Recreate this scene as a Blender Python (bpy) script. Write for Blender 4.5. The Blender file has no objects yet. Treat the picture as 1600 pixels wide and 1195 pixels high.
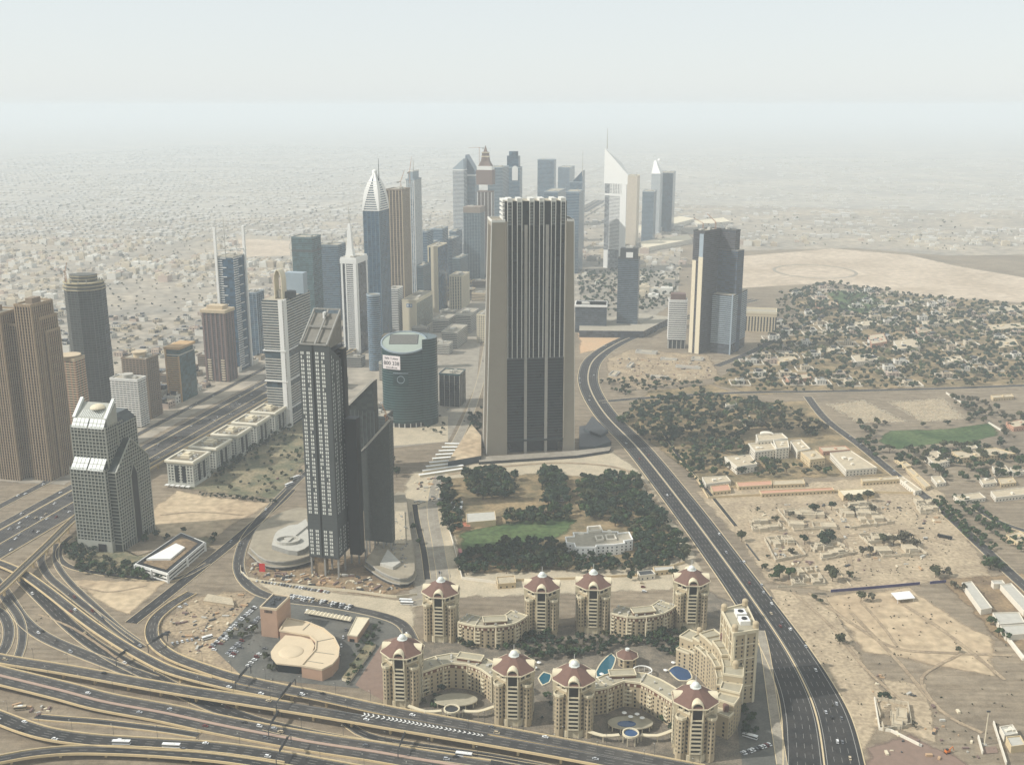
import bpy, math, random
from math import sin, cos, tan, atan, atan2, radians, hypot, pi, sqrt
random.seed(7)
sc = bpy.context.scene
COL = sc.collection

# ------------------------------------------------------------------ camera, sky, sun, exposure
FPX, HOR, CAMH = 1640.0, 165.0, 452.0          # focal length in photo pixels, eye-level row, eye height in metres
PITCH = atan((597.5 - HOR) / FPX)
CP, SP = cos(PITCH), sin(PITCH)
cam_d = bpy.data.cameras.new('camera'); cam = bpy.data.objects.new('camera', cam_d); COL.objects.link(cam)
cam.location = (0, 0, CAMH); cam.rotation_euler = (pi/2 - PITCH, 0, 0)
cam_d.sensor_width = 36; cam_d.lens = 36 * FPX / 1600; cam_d.clip_start = 1; cam_d.clip_end = 200000
sc.camera = cam
SUN_EL, SUN_AZ = radians(40), radians(-101)     # azimuth clockwise from the view direction (+Y)
w = bpy.data.worlds.new('World'); sc.world = w; w.use_nodes = True
nt = w.node_tree; bgn = nt.nodes['Background']
sky = nt.nodes.new('ShaderNodeTexSky'); sky.sky_type = 'NISHITA'; sky.sun_disc = False
sky.sun_elevation = SUN_EL; sky.sun_rotation = SUN_AZ
sky.air_density = 1.0; sky.dust_density = 0.5; sky.ozone_density = 1.0; sky.altitude = 0
veil = nt.nodes.new('ShaderNodeMix'); veil.data_type = 'RGBA'; veil.inputs[0].default_value = .88; veil.inputs[7].default_value = (5.35, 5.65, 5.7, 1)   # the milky dust veil over the whole sky
nt.links.new(sky.outputs[0], veil.inputs[6]); nt.links.new(veil.outputs[2], bgn.inputs[0]); bgn.inputs[1].default_value = 0.15
sl = bpy.data.lights.new('sun', 'SUN'); so = bpy.data.objects.new('sun', sl); COL.objects.link(so)
sl.energy = 4.8; sl.angle = radians(1.2); sl.color = (1.0, 0.975, 0.94)
so.rotation_euler = (pi/2 - SUN_EL, 0, pi - SUN_AZ)
so.location = (0, 0, 900)
vs = sc.view_settings; vs.view_transform = 'Standard'; vs.look = 'None'; vs.gamma = 1; vs.exposure = 0.0; vs.use_curve_mapping = False
cy = sc.cycles
cy.max_bounces = 6; cy.diffuse_bounces = 2; cy.glossy_bounces = 2; cy.transmission_bounces = 2; cy.volume_bounces = 2
cy.transparent_max_bounces = 6; cy.caustics_reflective = False; cy.caustics_refractive = False

# ------------------------------------------------------------------ measuring: photo pixel -> place on the ground
def G(x, y, z=0.0):
    u = (x - 800) / FPX; v = (597.5 - y) / FPX
    dy = CP + v*SP; dz = -SP + v*CP
    t = (z - CAMH) / dz
    return (u*t, dy*t)
def PJ(X, Y, Z=0.0):
    dz = Z - CAMH; d = Y*CP - dz*SP
    return (800 + FPX*X/d, 597.5 - FPX*(Y*SP + dz*CP)/d)
def GY(y): return G(800, y)[1]
def HT(Y, yt):
    v = (597.5 - yt) / FPX
    return CAMH + (v*Y*CP - Y*SP) / (CP + v*SP)
def CX(xt, Y, h): return (xt - 800) / FPX * (Y*CP - (h - CAMH)*SP)
def MPP(Y, h=0): return (Y*CP - (h - CAMH)*SP) / FPX
def DIR(a): return (cos(radians(a)), sin(radians(a)))
def reach(C, h, d, xp):
    k = (xp - 800) / FPX; d0 = C[1]*CP - (h - CAMH)*SP
    return (k*d0 - C[0]) / (d[0] - k*d[1]*CP)
def ccw(p):
    a = sum(p[i][0]*p[(i+1) % len(p)][1] - p[(i+1) % len(p)][0]*p[i][1] for i in range(len(p)))
    return list(p) if a > 0 else list(p)[::-1]
def rect(cx, cy_, wd, dp, a=0):
    u = DIR(a); v = (-u[1], u[0])
    return [(cx + u[0]*i*wd/2 + v[0]*j*dp/2, cy_ + u[1]*i*wd/2 + v[1]*j*dp/2) for i, j in ((-1,-1),(1,-1),(1,1),(-1,1))]
def PR(xc, yt, Y, xl, xr, ang=-13.3, dep=None, wid=None):
    """rectangle from its nearest top corner (xc,yt), distance Y and where its two faces end in the picture"""
    h = HT(Y, yt); C = (CX(xc, Y, h), Y); u = DIR(ang); v = (-u[1], u[0])
    if ang <= 0:
        a = (-u[0], -u[1]); L = reach(C, h, a, xl) if wid is None else wid; D = dep if dep else reach(C, h, v, xr)
    else:
        a = u; L = reach(C, h, a, xr) if wid is None else wid; D = dep if dep else reach(C, h, v, xl)
    p = [C, (C[0]+a[0]*L, C[1]+a[1]*L), (C[0]+a[0]*L+v[0]*D, C[1]+a[1]*L+v[1]*D), (C[0]+v[0]*D, C[1]+v[1]*D)]
    return ccw(p), h
def inset(p, d):
    """offset a ccw polygon inwards by d (outwards when negative)"""
    n = len(p); out = []
    for i in range(n):
        ax, ay = p[i-1]; bx, by = p[i]; cx_, cy_ = p[(i+1) % n]
        e1 = (bx-ax, by-ay); e2 = (cx_-bx, cy_-by)
        l1 = hypot(*e1) or 1e-6; l2 = hypot(*e2) or 1e-6
        n1 = (-e1[1]/l1, e1[0]/l1); n2 = (-e2[1]/l2, e2[0]/l2)
        k = 1 + n1[0]*n2[0] + n1[1]*n2[1]
        k = max(k, 0.35)
        out.append((bx + d*(n1[0]+n2[0])/k, by + d*(n1[1]+n2[1])/k))
    return out
def cen(p): return (sum(a for a, b in p)/len(p), sum(b for a, b in p)/len(p))
def lerp(a, b, t): return tuple(x + (y-x)*t for x, y in zip(a, b))
def oval(cx, cy_, rx, ry, n=32, a=0):
    u = DIR(a); v = (-u[1], u[0])
    return [(cx + u[0]*rx*cos(2*pi*i/n) + v[0]*ry*sin(2*pi*i/n), cy_ + u[1]*rx*cos(2*pi*i/n) + v[1]*ry*sin(2*pi*i/n)) for i in range(n)]
def inside(p, x, y):
    r = False; n = len(p)
    for i in range(n):
        x1, y1 = p[i]; x2, y2 = p[(i+1) % n]
        if (y1 > y) != (y2 > y) and x < (x2-x1)*(y-y1)/(y2-y1) + x1: r = not r
    return r

# ------------------------------------------------------------------ materials
def lin(c): return tuple(((v/255.0)/12.92 if v/255.0 <= .04045 else ((v/255.0+.055)/1.055)**2.4) for v in c)
MATS = {}
def mat(name, rgb, rough=.8, spec=.3, metal=0.0, var=.15, scale=.15, rgb2=None, fac=(.4, .6), bump=0.0, bscale=1.0, stretch=None, srgb=True, alpha=None, emit=None):
    if name in MATS: return MATS[name]
    m = bpy.data.materials.new(name); m.use_nodes = True; t = m.node_tree; b = t.nodes['Principled BSDF']
    c = lin(rgb) if srgb else rgb
    b.inputs['Roughness'].default_value = rough; b.inputs['Metallic'].default_value = metal
    b.inputs['Specular IOR Level'].default_value = spec
    geo = t.nodes.new('ShaderNodeNewGeometry'); vec = geo.outputs['Position']
    if stretch:
        mp = t.nodes.new('ShaderNodeMapping'); mp.inputs['Scale'].default_value = stretch
        t.links.new(vec, mp.inputs[0]); vec = mp.outputs[0]
    n = t.nodes.new('ShaderNodeTexNoise'); n.inputs['Scale'].default_value = scale; n.inputs['Detail'].default_value = 6; n.inputs['Roughness'].default_value = .65
    t.links.new(vec, n.inputs['Vector'])
    r = t.nodes.new('ShaderNodeValToRGB'); t.links.new(n.outputs[0], r.inputs[0])
    c2 = (lin(rgb2) if srgb else rgb2) if rgb2 else None
    r.color_ramp.elements[0].position = fac[0] if rgb2 else .25; r.color_ramp.elements[1].position = fac[1] if rgb2 else .75
    if c2: a0, a1 = c, c2
    else: a0, a1 = tuple(x*(1-var) for x in c), tuple(min(1, x*(1+var)) for x in c)
    r.color_ramp.elements[0].color = (*a0, 1); r.color_ramp.elements[1].color = (*a1, 1)
    col = r.outputs[0]
    if rgb2 and var:
        n3 = t.nodes.new('ShaderNodeTexNoise'); n3.inputs['Scale'].default_value = scale*9; n3.inputs['Detail'].default_value = 4; t.links.new(vec, n3.inputs['Vector'])
        mr = t.nodes.new('ShaderNodeMapRange'); mr.inputs[1].default_value = .3; mr.inputs[2].default_value = .7; mr.inputs[3].default_value = 1-var; mr.inputs[4].default_value = 1+var
        t.links.new(n3.outputs[0], mr.inputs[0])
        mx = t.nodes.new('ShaderNodeMix'); mx.data_type = 'RGBA'; mx.blend_type = 'MULTIPLY'; mx.inputs[0].default_value = 1
        t.links.new(col, mx.inputs[6]); t.links.new(mr.outputs[0], mx.inputs[7]); col = mx.outputs[2]
    t.links.new(col, b.inputs['Base Color'])
    if bump:
        n2 = t.nodes.new('ShaderNodeTexNoise'); n2.inputs['Scale'].default_value = bscale; t.links.new(vec, n2.inputs['Vector'])
        bp = t.nodes.new('ShaderNodeBump'); bp.inputs['Strength'].default_value = bump; bp.inputs['Distance'].default_value = .5
        t.links.new(n2.outputs[0], bp.inputs['Height']); t.links.new(bp.outputs[0], b.inputs['Normal'])
    MATS[name] = m
    return m
def glassmat(name, rgb, rough=.2, var=.8, cell=(.16, .16, .27), spec=.32):
    """dark facade glass: reflections with pane to pane variation (blinds, tint)"""
    if name in MATS: return MATS[name]
    m = mat(name, rgb, rough, spec, var=0, scale=1); t = m.node_tree; b = t.nodes['Principled BSDF']
    geo = t.nodes.new('ShaderNodeNewGeometry'); mp = t.nodes.new('ShaderNodeMapping'); mp.inputs['Scale'].default_value = cell
    t.links.new(geo.outputs['Position'], mp.inputs[0])
    sn = t.nodes.new('ShaderNodeVectorMath'); sn.operation = 'FLOOR'; t.links.new(mp.outputs[0], sn.inputs[0])
    wn = t.nodes.new('ShaderNodeTexWhiteNoise'); t.links.new(sn.outputs[0], wn.inputs[0])
    r = t.nodes.new('ShaderNodeValToRGB'); c = lin(rgb)
    r.color_ramp.elements[0].color = (*[x*(1-var*.5) for x in c], 1); r.color_ramp.elements[1].color = (*[min(1, x*(1+var)) for x in c], 1)
    t.links.new(wn.outputs[0], r.inputs[0]); t.links.new(r.outputs[0], b.inputs['Base Color'])
    return m

# ------------------------------------------------------------------ mesh building
OFF = {}
class MB:
    def __init__(s): s.v = []; s.f = []; s.m = []
    def poly(s, pts, m=0):
        i = len(s.v); s.v += [tuple(p) for p in pts]; s.f.append(tuple(range(i, i+len(pts)))); s.m.append(m); return s
    def prism(s, p, z0, z1, m=0, mt=None, top=True, bot=False):
        n = len(p); i = len(s.v); s.v += [(a, b, z0) for a, b in p] + [(a, b, z1) for a, b in p]
        for k in range(n):
            j = (k+1) % n; s.f.append((i+k, i+j, i+n+j, i+n+k)); s.m.append(m)
        if top: s.f.append(tuple(range(i+n, i+2*n))); s.m.append(m if mt is None else mt)
        if bot: s.f.append(tuple(range(i+n-1, i-1, -1))); s.m.append(m)
        return s
    def loft(s, p, z0, q, z1, m=0, mt=None, top=True, bot=False):
        n = len(p); i = len(s.v)
        zq = z1 if isinstance(z1, (list, tuple)) else [z1]*n
        s.v += [(a, b, z0) for a, b in p] + [(a, b, z) for (a, b), z in zip(q, zq)]
        for k in range(n):
            j = (k+1) % n; s.f.append((i+k, i+j, i+n+j, i+n+k)); s.m.append(m)
        if top: s.f.append(tuple(range(i+n, i+2*n))); s.m.append(m if mt is None else mt)
        if bot: s.f.append(tuple(range(i+n-1, i-1, -1))); s.m.append(m)
        return s
    def box(s, cx, cy_, z0, z1, wd, dp, a=0, m=0, mt=None, bot=True): return s.prism(rect(cx, cy_, wd, dp, a), z0, z1, m, mt, True, bot)
    def cyl(s, cx, cy_, r, z0, z1, n=12, m=0, r2=None, bot=False):
        if r2 is None: return s.prism(oval(cx, cy_, r, r, n), z0, z1, m, None, True, bot)
        return s.loft(oval(cx, cy_, r, r, n), z0, oval(cx, cy_, r2, r2, n), z1, m, None, True, bot)
    def dome(s, cx, cy_, z, r, h, n=16, k=5, m=0):
        pr = None
        for i in range(k+1):
            a = pi/2*i/k; q = oval(cx, cy_, max(r*cos(a), .02), max(r*cos(a), .02), n); zz = z + h*sin(a)
            if pr: s.loft(pr[0], pr[1], q, zz, m, None, i == k)
            pr = (q, zz)
        return s
    def bar(s, p, q, r, n=4, m=0, r2=None):
        d = [b-a for a, b in zip(p, q)]; L = sqrt(sum(x*x for x in d)) or 1e-6; d = [x/L for x in d]
        up = (0, 0, 1) if abs(d[2]) < .9 else (1, 0, 0)
        e = (d[1]*up[2]-d[2]*up[1], d[2]*up[0]-d[0]*up[2], d[0]*up[1]-d[1]*up[0]); l = sqrt(sum(x*x for x in e)); e = [x/l for x in e]
        g = (d[1]*e[2]-d[2]*e[1], d[2]*e[0]-d[0]*e[2], d[0]*e[1]-d[1]*e[0])
        i = len(s.v); r2 = r if r2 is None else r2
        for c, rr in ((p, r), (q, r2)):
            for k in range(n):
                a = 2*pi*(k+.5)/n; s.v.append(tuple(c[x] + rr*(cos(a)*e[x] + sin(a)*g[x]) for x in range(3)))
        for k in range(n):
            j = (k+1) % n; s.f.append((i+k, i+n+k, i+n+j, i+j)); s.m.append(m)
        s.f.append(tuple(range(i, i+n))); s.m.append(m); s.f.append(tuple(range(i+2*n-1, i+n-1, -1))); s.m.append(m)
        return s
    def bands(s, p, z0, z1, step, bh, proud, m=0, skip=None):
        o = inset(p, -proud); z = z0; k = 0
        while z + bh <= z1 + .01:
            if not (skip and skip(k, z)): s.prism(o, z, z+bh, m, None, True, True)
            z += step; k += 1
        return s
    def piers(s, p, z0, z1, sp, wd, proud, m=0, edges=None, ends=True):
        n = len(p)
        for i in range(n):
            if edges is not None and i not in edges: continue
            a, b = p[i], p[(i+1) % n]; L = hypot(b[0]-a[0], b[1]-a[1])
            if L < sp*.7: continue
            k = max(1, round(L/sp)); ang = math.degrees(atan2(b[1]-a[1], b[0]-a[0]))
            nx, ny = (b[1]-a[1])/L, -(b[0]-a[0])/L
            for j in range(0 if ends else 1, k+1 if ends else k):
                t = j/k; t = min(max(t, wd/2/L), 1-wd/2/L)
                c = lerp(a, b, t); s.box(c[0]+nx*(proud/2-.1), c[1]+ny*(proud/2-.1), z0, z1, wd, proud+.2, ang, m, bot=True)
        return s
    def build(s, name, mats, parent=None, kind=None, label=None, loc=None, smooth=False):
        if not isinstance(mats, (list, tuple)): mats = [mats]
        off = OFF.get(parent.name, (0, 0, 0)) if parent else (loc or (0, 0, 0))
        me = bpy.data.meshes.new(name)
        me.from_pydata([(a-off[0], b-off[1], c-off[2]) for a, b, c in s.v], [], s.f)
        for mm in mats: me.materials.append(mm)
        if len(mats) > 1: me.polygons.foreach_set('material_index', s.m)
        if smooth: me.polygons.foreach_set('use_smooth', [True]*len(s.f))
        me.update()
        o = bpy.data.objects.new(name, me); COL.objects.link(o)
        if parent: o.parent = parent
        else: o.location = off
        OFF[o.name] = off
        if kind: o['kind'] = kind
        if label: o['label'] = label
        return o
def tag(o, label=None, cat=None, group=None, kind=None):
    if label: o['label'] = label
    if cat: o['category'] = cat
    if group: o['group'] = group
    if kind: o['kind'] = kind
    return o
def thing(name, label, cat, loc=(0, 0, 0), group=None):
    if len(loc) == 2: loc = (loc[0], loc[1], 0.0)
    o = bpy.data.objects.new(name, None); COL.objects.link(o); o.location = loc; o.empty_display_size = 2
    OFF[o.name] = tuple(loc); return tag(o, label, cat, group)
def place(me, name, loc, rz=0, scl=(1, 1, 1), parent=None):
    o = bpy.data.objects.new(name, me); COL.objects.link(o); o.location = loc; o.rotation_euler = (0, 0, rz); o.scale = scl
    if parent: o.parent = parent
    return o
ORD = ['first','second','third','fourth','fifth','sixth','seventh','eighth','ninth','tenth','eleventh','twelfth','thirteenth','fourteenth','fifteenth','sixteenth','seventeenth','eighteenth','nineteenth','twentieth']
TENS = {20:'twenty',30:'thirty',40:'forty',50:'fifty',60:'sixty',70:'seventy',80:'eighty',90:'ninety'}
def nth(i):
    if i < 20: return ORD[i]
    n = i+1
    if n % 10 == 0: return TENS[n][:-1] + 'ieth'
    return TENS[n//10*10] + '-' + ORD[n % 10 - 1]
def rows(items, xy, per=12):
    """number things row by row (nearest row first), each row from the left: yields (item, place words)"""
    if len(items) == 1: return [(items[0], '')]
    it = sorted(items, key=lambda q: xy(q)[1]); n = max(1, math.ceil(len(it)/per)); k = math.ceil(len(it)/n); out = []
    for r in range(n):
        row_ = sorted(it[r*k:(r+1)*k], key=lambda q: PJ(*xy(q))[0])
        for i, q in enumerate(row_): out.append((q, f'{nth(i)} from the left' + (f', {nth(r)} row' if n > 1 else '')))
    return out
def smooth_path(pts, step=8.0):
    """Catmull-Rom through tuples"""
    out = []
    n = len(pts)
    for i in range(n-1):
        p0 = pts[max(i-1, 0)]; p1 = pts[i]; p2 = pts[i+1]; p3 = pts[min(i+2, n-1)]
        k = max(1, int(hypot(p2[0]-p1[0], p2[1]-p1[1])/step))
        for j in range(k):
            t = j/k; t2 = t*t; t3 = t2*t
            out.append(tuple(.5*((2*b) + (-a+c)*t + (2*a-5*b+4*c-d)*t2 + (-a+3*b-3*c+d)*t3) for a, b, c, d in zip(p0, p1, p2, p3)))
    out.append(tuple(pts[-1])); return out
def side(path):
    """unit left normals of a path"""
    r = []
    for i in range(len(path)):
        a = path[max(i-1, 0)]; b = path[min(i+1, len(path)-1)]; d = (b[0]-a[0], b[1]-a[1]); l = hypot(*d) or 1e-6
        r.append((-d[1]/l, d[0]/l))
    return r

HAZE_D = 0.00012
# shared materials
SAND = (188, 160, 122)
M_white = mat('white_paint', (222, 220, 212), .6, var=.06, scale=.4)
M_cream = mat('cream_render', (208, 196, 168), .8, var=.08, scale=.3)
M_beige = mat('beige_stone', (186, 168, 138), .85, var=.1, scale=.2)
M_tan = mat('tan_stone', (176, 146, 112), .85, var=.1, scale=.2)
M_grey = mat('grey_concrete', (140, 138, 130), .9, var=.15, scale=.3)
M_lgrey = mat('light_concrete', (176, 172, 160), .9, var=.12, scale=.2)
M_dgrey = mat('dark_metal', (62, 64, 64), .6, var=.2, scale=.3)
M_black = mat('black_panel', (24, 26, 26), .5, var=.2, scale=.3)
M_roof = mat('flat_roof', (158, 150, 132), .95, var=.2, scale=.25)
M_asph = mat('asphalt', (56, 55, 53), .9, var=.16, scale=.05, rgb2=(74, 71, 66), spec=.2)
M_asph2 = mat('dark_asphalt', (42, 42, 41), .9, var=.16, scale=.05, rgb2=(56, 54, 51), spec=.2)
M_line = mat('road_paint', (158, 155, 146), .7, var=.1, scale=1)
M_kerb = mat('kerb_concrete', (196, 178, 142), .9, var=.1, scale=.3)
M_parap = mat('parapet_concrete', (200, 178, 136), .9, var=.12, scale=.2)
M_glass = glassmat('facade_glass', (50, 64, 70))
M_blue = glassmat('blue_glass', (46, 68, 84))
M_teal = glassmat('teal_glass', (50, 72, 74))
M_dark = glassmat('dark_glass', (18, 24, 25), var=.9, spec=.2)
M_win = glassmat('window_glass', (40, 44, 44), var=.6)
# ------------------------------------------------------------------ ground
def ground_material():
    m = bpy.data.materials.new('desert_sand'); m.use_nodes = True; t = m.node_tree; b = t.nodes['Principled BSDF']
    b.inputs['Roughness'].default_value = .95; b.inputs['Specular IOR Level'].default_value = .1
    geo = t.nodes.new('ShaderNodeNewGeometry')
    def noise(s, d=6, r=.6):
        n = t.nodes.new('ShaderNodeTexNoise'); n.inputs['Scale'].default_value = s; n.inputs['Detail'].default_value = d; n.inputs['Roughness'].default_value = r
        t.links.new(geo.outputs['Position'], n.inputs['Vector']); return n.outputs[0]
    def ramp(src, stops):
        r = t.nodes.new('ShaderNodeValToRGB'); t.links.new(src, r.inputs[0]); e = r.color_ramp.elements
        e[0].position, e[0].color = stops[0][0], (*lin(stops[0][1]), 1); e[1].position, e[1].color = stops[-1][0], (*lin(stops[-1][1]), 1)
        for p, c in stops[1:-1]:
            x = e.new(p); x.color = (*lin(c), 1)
        return r.outputs[0]
    def mix(a, b_, fac, mode='MIX'):
        x = t.nodes.new('ShaderNodeMix'); x.data_type = 'RGBA'; x.blend_type = mode
        if isinstance(fac, float): x.inputs[0].default_value = fac
        else: t.links.new(fac, x.inputs[0])
        t.links.new(a, x.inputs[6]); t.links.new(b_, x.inputs[7]); return x.outputs[2]
    base = ramp(noise(.006), [(.3, (142, 130, 112)), (.5, (160, 146, 124)), (.7, (177, 161, 136))])
    fine = ramp(noise(.12, 8, .7), [(.3, (205, 205, 205)), (.7, (255, 255, 255))])
    grit = ramp(noise(.9, 3), [(.35, (215, 212, 208)), (.65, (255, 255, 255))])
    c = mix(mix(base, fine, 1.0, 'MULTIPLY'), grit, .8, 'MULTIPLY')
    # tyre tracks and graded streaks
    mp = t.nodes.new('ShaderNodeMapping'); mp.inputs['Rotation'].default_value = (0, 0, .5); mp.inputs['Scale'].default_value = (.02, .16, 1)
    t.links.new(geo.outputs['Position'], mp.inputs[0]); ns = t.nodes.new('ShaderNodeTexNoise'); ns.inputs['Scale'].default_value = 1; ns.inputs['Detail'].default_value = 5; t.links.new(mp.outputs[0], ns.inputs['Vector'])
    c = mix(c, ramp(ns.outputs[0], [(.35, (200, 196, 190)), (.6, (255, 255, 255))]), .7, 'MULTIPLY')
    t.links.new(c, b.inputs['Base Color']); return m
M_sand = ground_material()
g = MB(); g.poly([(-70000, -3000, 0), (70000, -3000, 0), (70000, 90000, 0), (-70000, 90000, 0)])
tag(g.build('ground', M_sand), 'pale desert sand plain under the whole city', kind='structure')

ZL = [0.03]
def sheet(name, pix, m, label, z=None, world=False, kind='structure'):
    if z is None: ZL[0] += .006; z = ZL[0]
    p = ccw(pix if world else [G(*q) for q in pix])
    if name == 'pavement':
        o = MB().poly([(a, b, z) for a, b in p]).build(name, m); tag(o, label, kind=kind); return o
    # natural ground cover: ragged outline that thins out towards its edge
    q = []
    for i in range(len(p)):
        a, b = p[i], p[(i+1) % len(p)]; k = max(2, min(24, int(hypot(b[0]-a[0], b[1]-a[1])/12))); q += [lerp(a, b, j/k) for j in range(k)]
    c = cen(p); rr = random.Random(len(pix)*31+int(c[0])); n = len(q); inn = []; out = []
    for a in q:
        d = hypot(a[0]-c[0], a[1]-c[1]); f = min(.4, 16/max(d, 1)); inn.append(lerp(a, c, f*rr.uniform(.7, 1.2))); out.append(lerp(a, c, -min(.12, 7/max(d, 1))*rr.uniform(.2, 1)))
    mb = MB(); mb.v = [(a, b, z) for a, b in out] + [(a, b, z) for a, b in inn]
    for i in range(n): j = (i+1) % n; mb.f.append((i, j, n+j, n+i)); mb.m.append(0)
    mb.f.append(tuple(range(n, 2*n))); mb.m.append(0)
    o = mb.build(name, feathered(m)); me = o.data; at = me.attributes.new('cover', 'FLOAT', 'POINT'); at.data.foreach_set('value', [0.0]*n+[1.0]*n)
    tag(o, label, kind=kind); return o
FEATH = {}
def feathered(m):
    if m.name in FEATH: return FEATH[m.name]
    f = m.copy(); f.name = m.name + '_thinning'; t = f.node_tree; b = t.nodes['Principled BSDF']; out = t.nodes['Material Output']
    at = t.nodes.new('ShaderNodeAttribute'); at.attribute_name = 'cover'; geo = t.nodes.new('ShaderNodeNewGeometry'); nz = t.nodes.new('ShaderNodeTexNoise'); nz.inputs['Scale'].default_value = .07; nz.inputs['Detail'].default_value = 6; nz.inputs['Roughness'].default_value = .7; t.links.new(geo.outputs['Position'], nz.inputs['Vector'])
    ad = t.nodes.new('ShaderNodeMath'); ad.operation = 'MULTIPLY_ADD'; ad.inputs[1].default_value = 1.3; ad.inputs[2].default_value = -.65; t.links.new(at.outputs['Fac'], ad.inputs[0])
    a2 = t.nodes.new('ShaderNodeMath'); t.links.new(ad.outputs[0], a2.inputs[0]); t.links.new(nz.outputs[0], a2.inputs[1])
    mr = t.nodes.new('ShaderNodeMapRange'); mr.inputs[1].default_value = .32; mr.inputs[2].default_value = .68; t.links.new(a2.outputs[0], mr.inputs[0])
    tr = t.nodes.new('ShaderNodeBsdfTransparent'); mx = t.nodes.new('ShaderNodeMixShader'); t.links.new(mr.outputs[0], mx.inputs[0]); t.links.new(tr.outputs[0], mx.inputs[1]); t.links.new(b.outputs[0], mx.inputs[2]); t.links.new(mx.outputs[0], out.inputs['Surface'])
    FEATH[m.name] = f; return f
M_lawn = mat('lawn', (56, 76, 44), .95, .1, var=.4, scale=.02, rgb2=(84, 98, 62))
M_lawn2 = mat('dry_lawn', (98, 98, 76), .95, .1, var=.3, scale=.04, rgb2=(136, 124, 98))
M_scrub = mat('scrub_soil', (108, 98, 74), .95, .1, var=.25, scale=.03, rgb2=(150, 130, 98))
M_pave = mat('paving', (132, 124, 110), .9, .2, var=.15, scale=.08, rgb2=(150, 142, 126))
M_cityf = mat('haze_paled_urban_ground', (150, 146, 136), .95, .1, var=.2, scale=.002, rgb2=(172, 165, 150), fac=(.35, .65))  # paler copy of the urban ground, distance haze put into its colour
M_pave2 = mat('pale_paving', (168, 156, 132), .9, .2, var=.15, scale=.06, rgb2=(182, 168, 142))
M_brick = mat('brown_paving', (128, 108, 94), .9, .2, var=.15, scale=.2)
M_dirt = mat('dark_dirt', (112, 96, 76), .95, .1, var=.25, scale=.04, rgb2=(142, 122, 94))
M_bsand = mat('bright_sand', (182, 163, 133), .95, .1, var=.25, scale=.012, rgb2=(168, 148, 120))
M_osand = mat('orange_sand', (190, 156, 120), .95, .1, var=.1, scale=.02, rgb2=(182, 156, 124))
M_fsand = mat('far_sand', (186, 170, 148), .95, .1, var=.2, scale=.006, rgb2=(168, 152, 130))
M_city = mat('urban_ground', (136, 130, 118), .95, .1, var=.3, scale=.004, rgb2=(168, 156, 136), fac=(.35, .65))
M_plots = mat('stony_plots', (152, 136, 112), .95, .1, var=.3, scale=.03, rgb2=(170, 153, 126))
M_pool = mat('pool_water', (34, 88, 102), .05, .5, var=.1, scale=.3)
M_pool2 = mat('deep_pool_water', (28, 66, 104), .05, .5, var=.1, scale=.3)
M_park = mat('parking_asphalt', (84, 84, 78), .9, .2, var=.15, scale=.06, rgb2=(100, 98, 90))
M_gyard = mat('construction_yard', (138, 122, 100), .95, .1, var=.35, scale=.04, rgb2=(164, 146, 118))

M_hotelground = mat('hotel_paving', (98, 92, 80), .9, .2, var=.3, scale=.1, rgb2=(124, 114, 98))
# ground cover of the districts (outline pixels measured in the photograph)
sheet('ground', [(735, 480), (760, 205), (1060, 205), (1065, 360), (1060, 470), (900, 520)], M_city, 'grey built-up ground beyond the huge slab')
sheet('ground', [(430, 700), (470, 600), (560, 548), (735, 465), (760, 480), (750, 560), (700, 690), (610, 700), (560, 720), (480, 730)], M_city, 'grey ground between the highway towers and the oval tower')
sheet('ground', [(-500, 720), (-500, 205), (760, 205), (735, 470), (560, 560), (430, 585), (300, 650), (100, 760)], M_city, 'grey brown built-up ground of the hazy suburb')
sheet('ground', [(1030, 205), (2200, 205), (2200, 390), (1480, 400), (1330, 388), (1160, 392), (1060, 360)], M_city, 'grey built-up ground beyond the racecourse sand')
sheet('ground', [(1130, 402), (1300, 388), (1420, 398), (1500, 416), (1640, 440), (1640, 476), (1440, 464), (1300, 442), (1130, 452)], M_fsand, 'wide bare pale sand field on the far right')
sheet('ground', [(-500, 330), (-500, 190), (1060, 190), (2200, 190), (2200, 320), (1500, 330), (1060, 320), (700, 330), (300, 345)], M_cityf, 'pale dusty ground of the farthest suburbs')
sheet('ground', [(370, 372), (455, 376), (455, 400), (375, 402)], M_fsand, 'small bare sand lot behind the twin-masted tower')
sheet('ground', [(900, 520), (990, 525), (965, 540), (905, 553)], M_osand, 'orange sand lot under the low dark glass block')
sheet('ground', [(905, 520), (985, 520), (1060, 470), (1060, 400), (905, 420)], M_pave, 'grey paved ground around the far towers')
sheet('ground', [(965, 655), (1010, 610), (1110, 600), (1190, 628), (1260, 625), (1340, 690), (1420, 745), (1260, 748), (1130, 770), (1080, 745)], M_scrub, 'scrubby soil under the palace woodland')
sheet('ground', [(1110, 600), (1250, 500), (1230, 455), (1440, 462), (1640, 480), (1640, 602), (1330, 610), (1180, 618)], M_scrub, 'dry soil under the wooded villa district')
sheet('grass', [(1290, 455), (1345, 452), (1400, 480), (1360, 492), (1310, 485)], M_lawn, 'small green lawn among the far villas')
sheet('grass', [(1365, 690), (1385, 672), (1490, 668), (1552, 660), (1565, 680), (1520, 692), (1440, 697), (1400, 703)], M_lawn, 'large rectangular green field beside the cemetery')
sheet('ground', [(1290, 632), (1350, 625), (1420, 660), (1340, 662)], M_plots, 'stony graveyard plot with rows of small graves')
sheet('ground', [(1385, 628), (1475, 622), (1510, 655), (1440, 660)], M_plots, 'second stony graveyard plot with scattered graves')
sheet('ground', [(1080, 765), (1420, 740), (1480, 770), (1560, 905), (1300, 928), (1195, 912), (1155, 850)], M_plots, 'dusty ground of the half demolished villa quarter')
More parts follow.
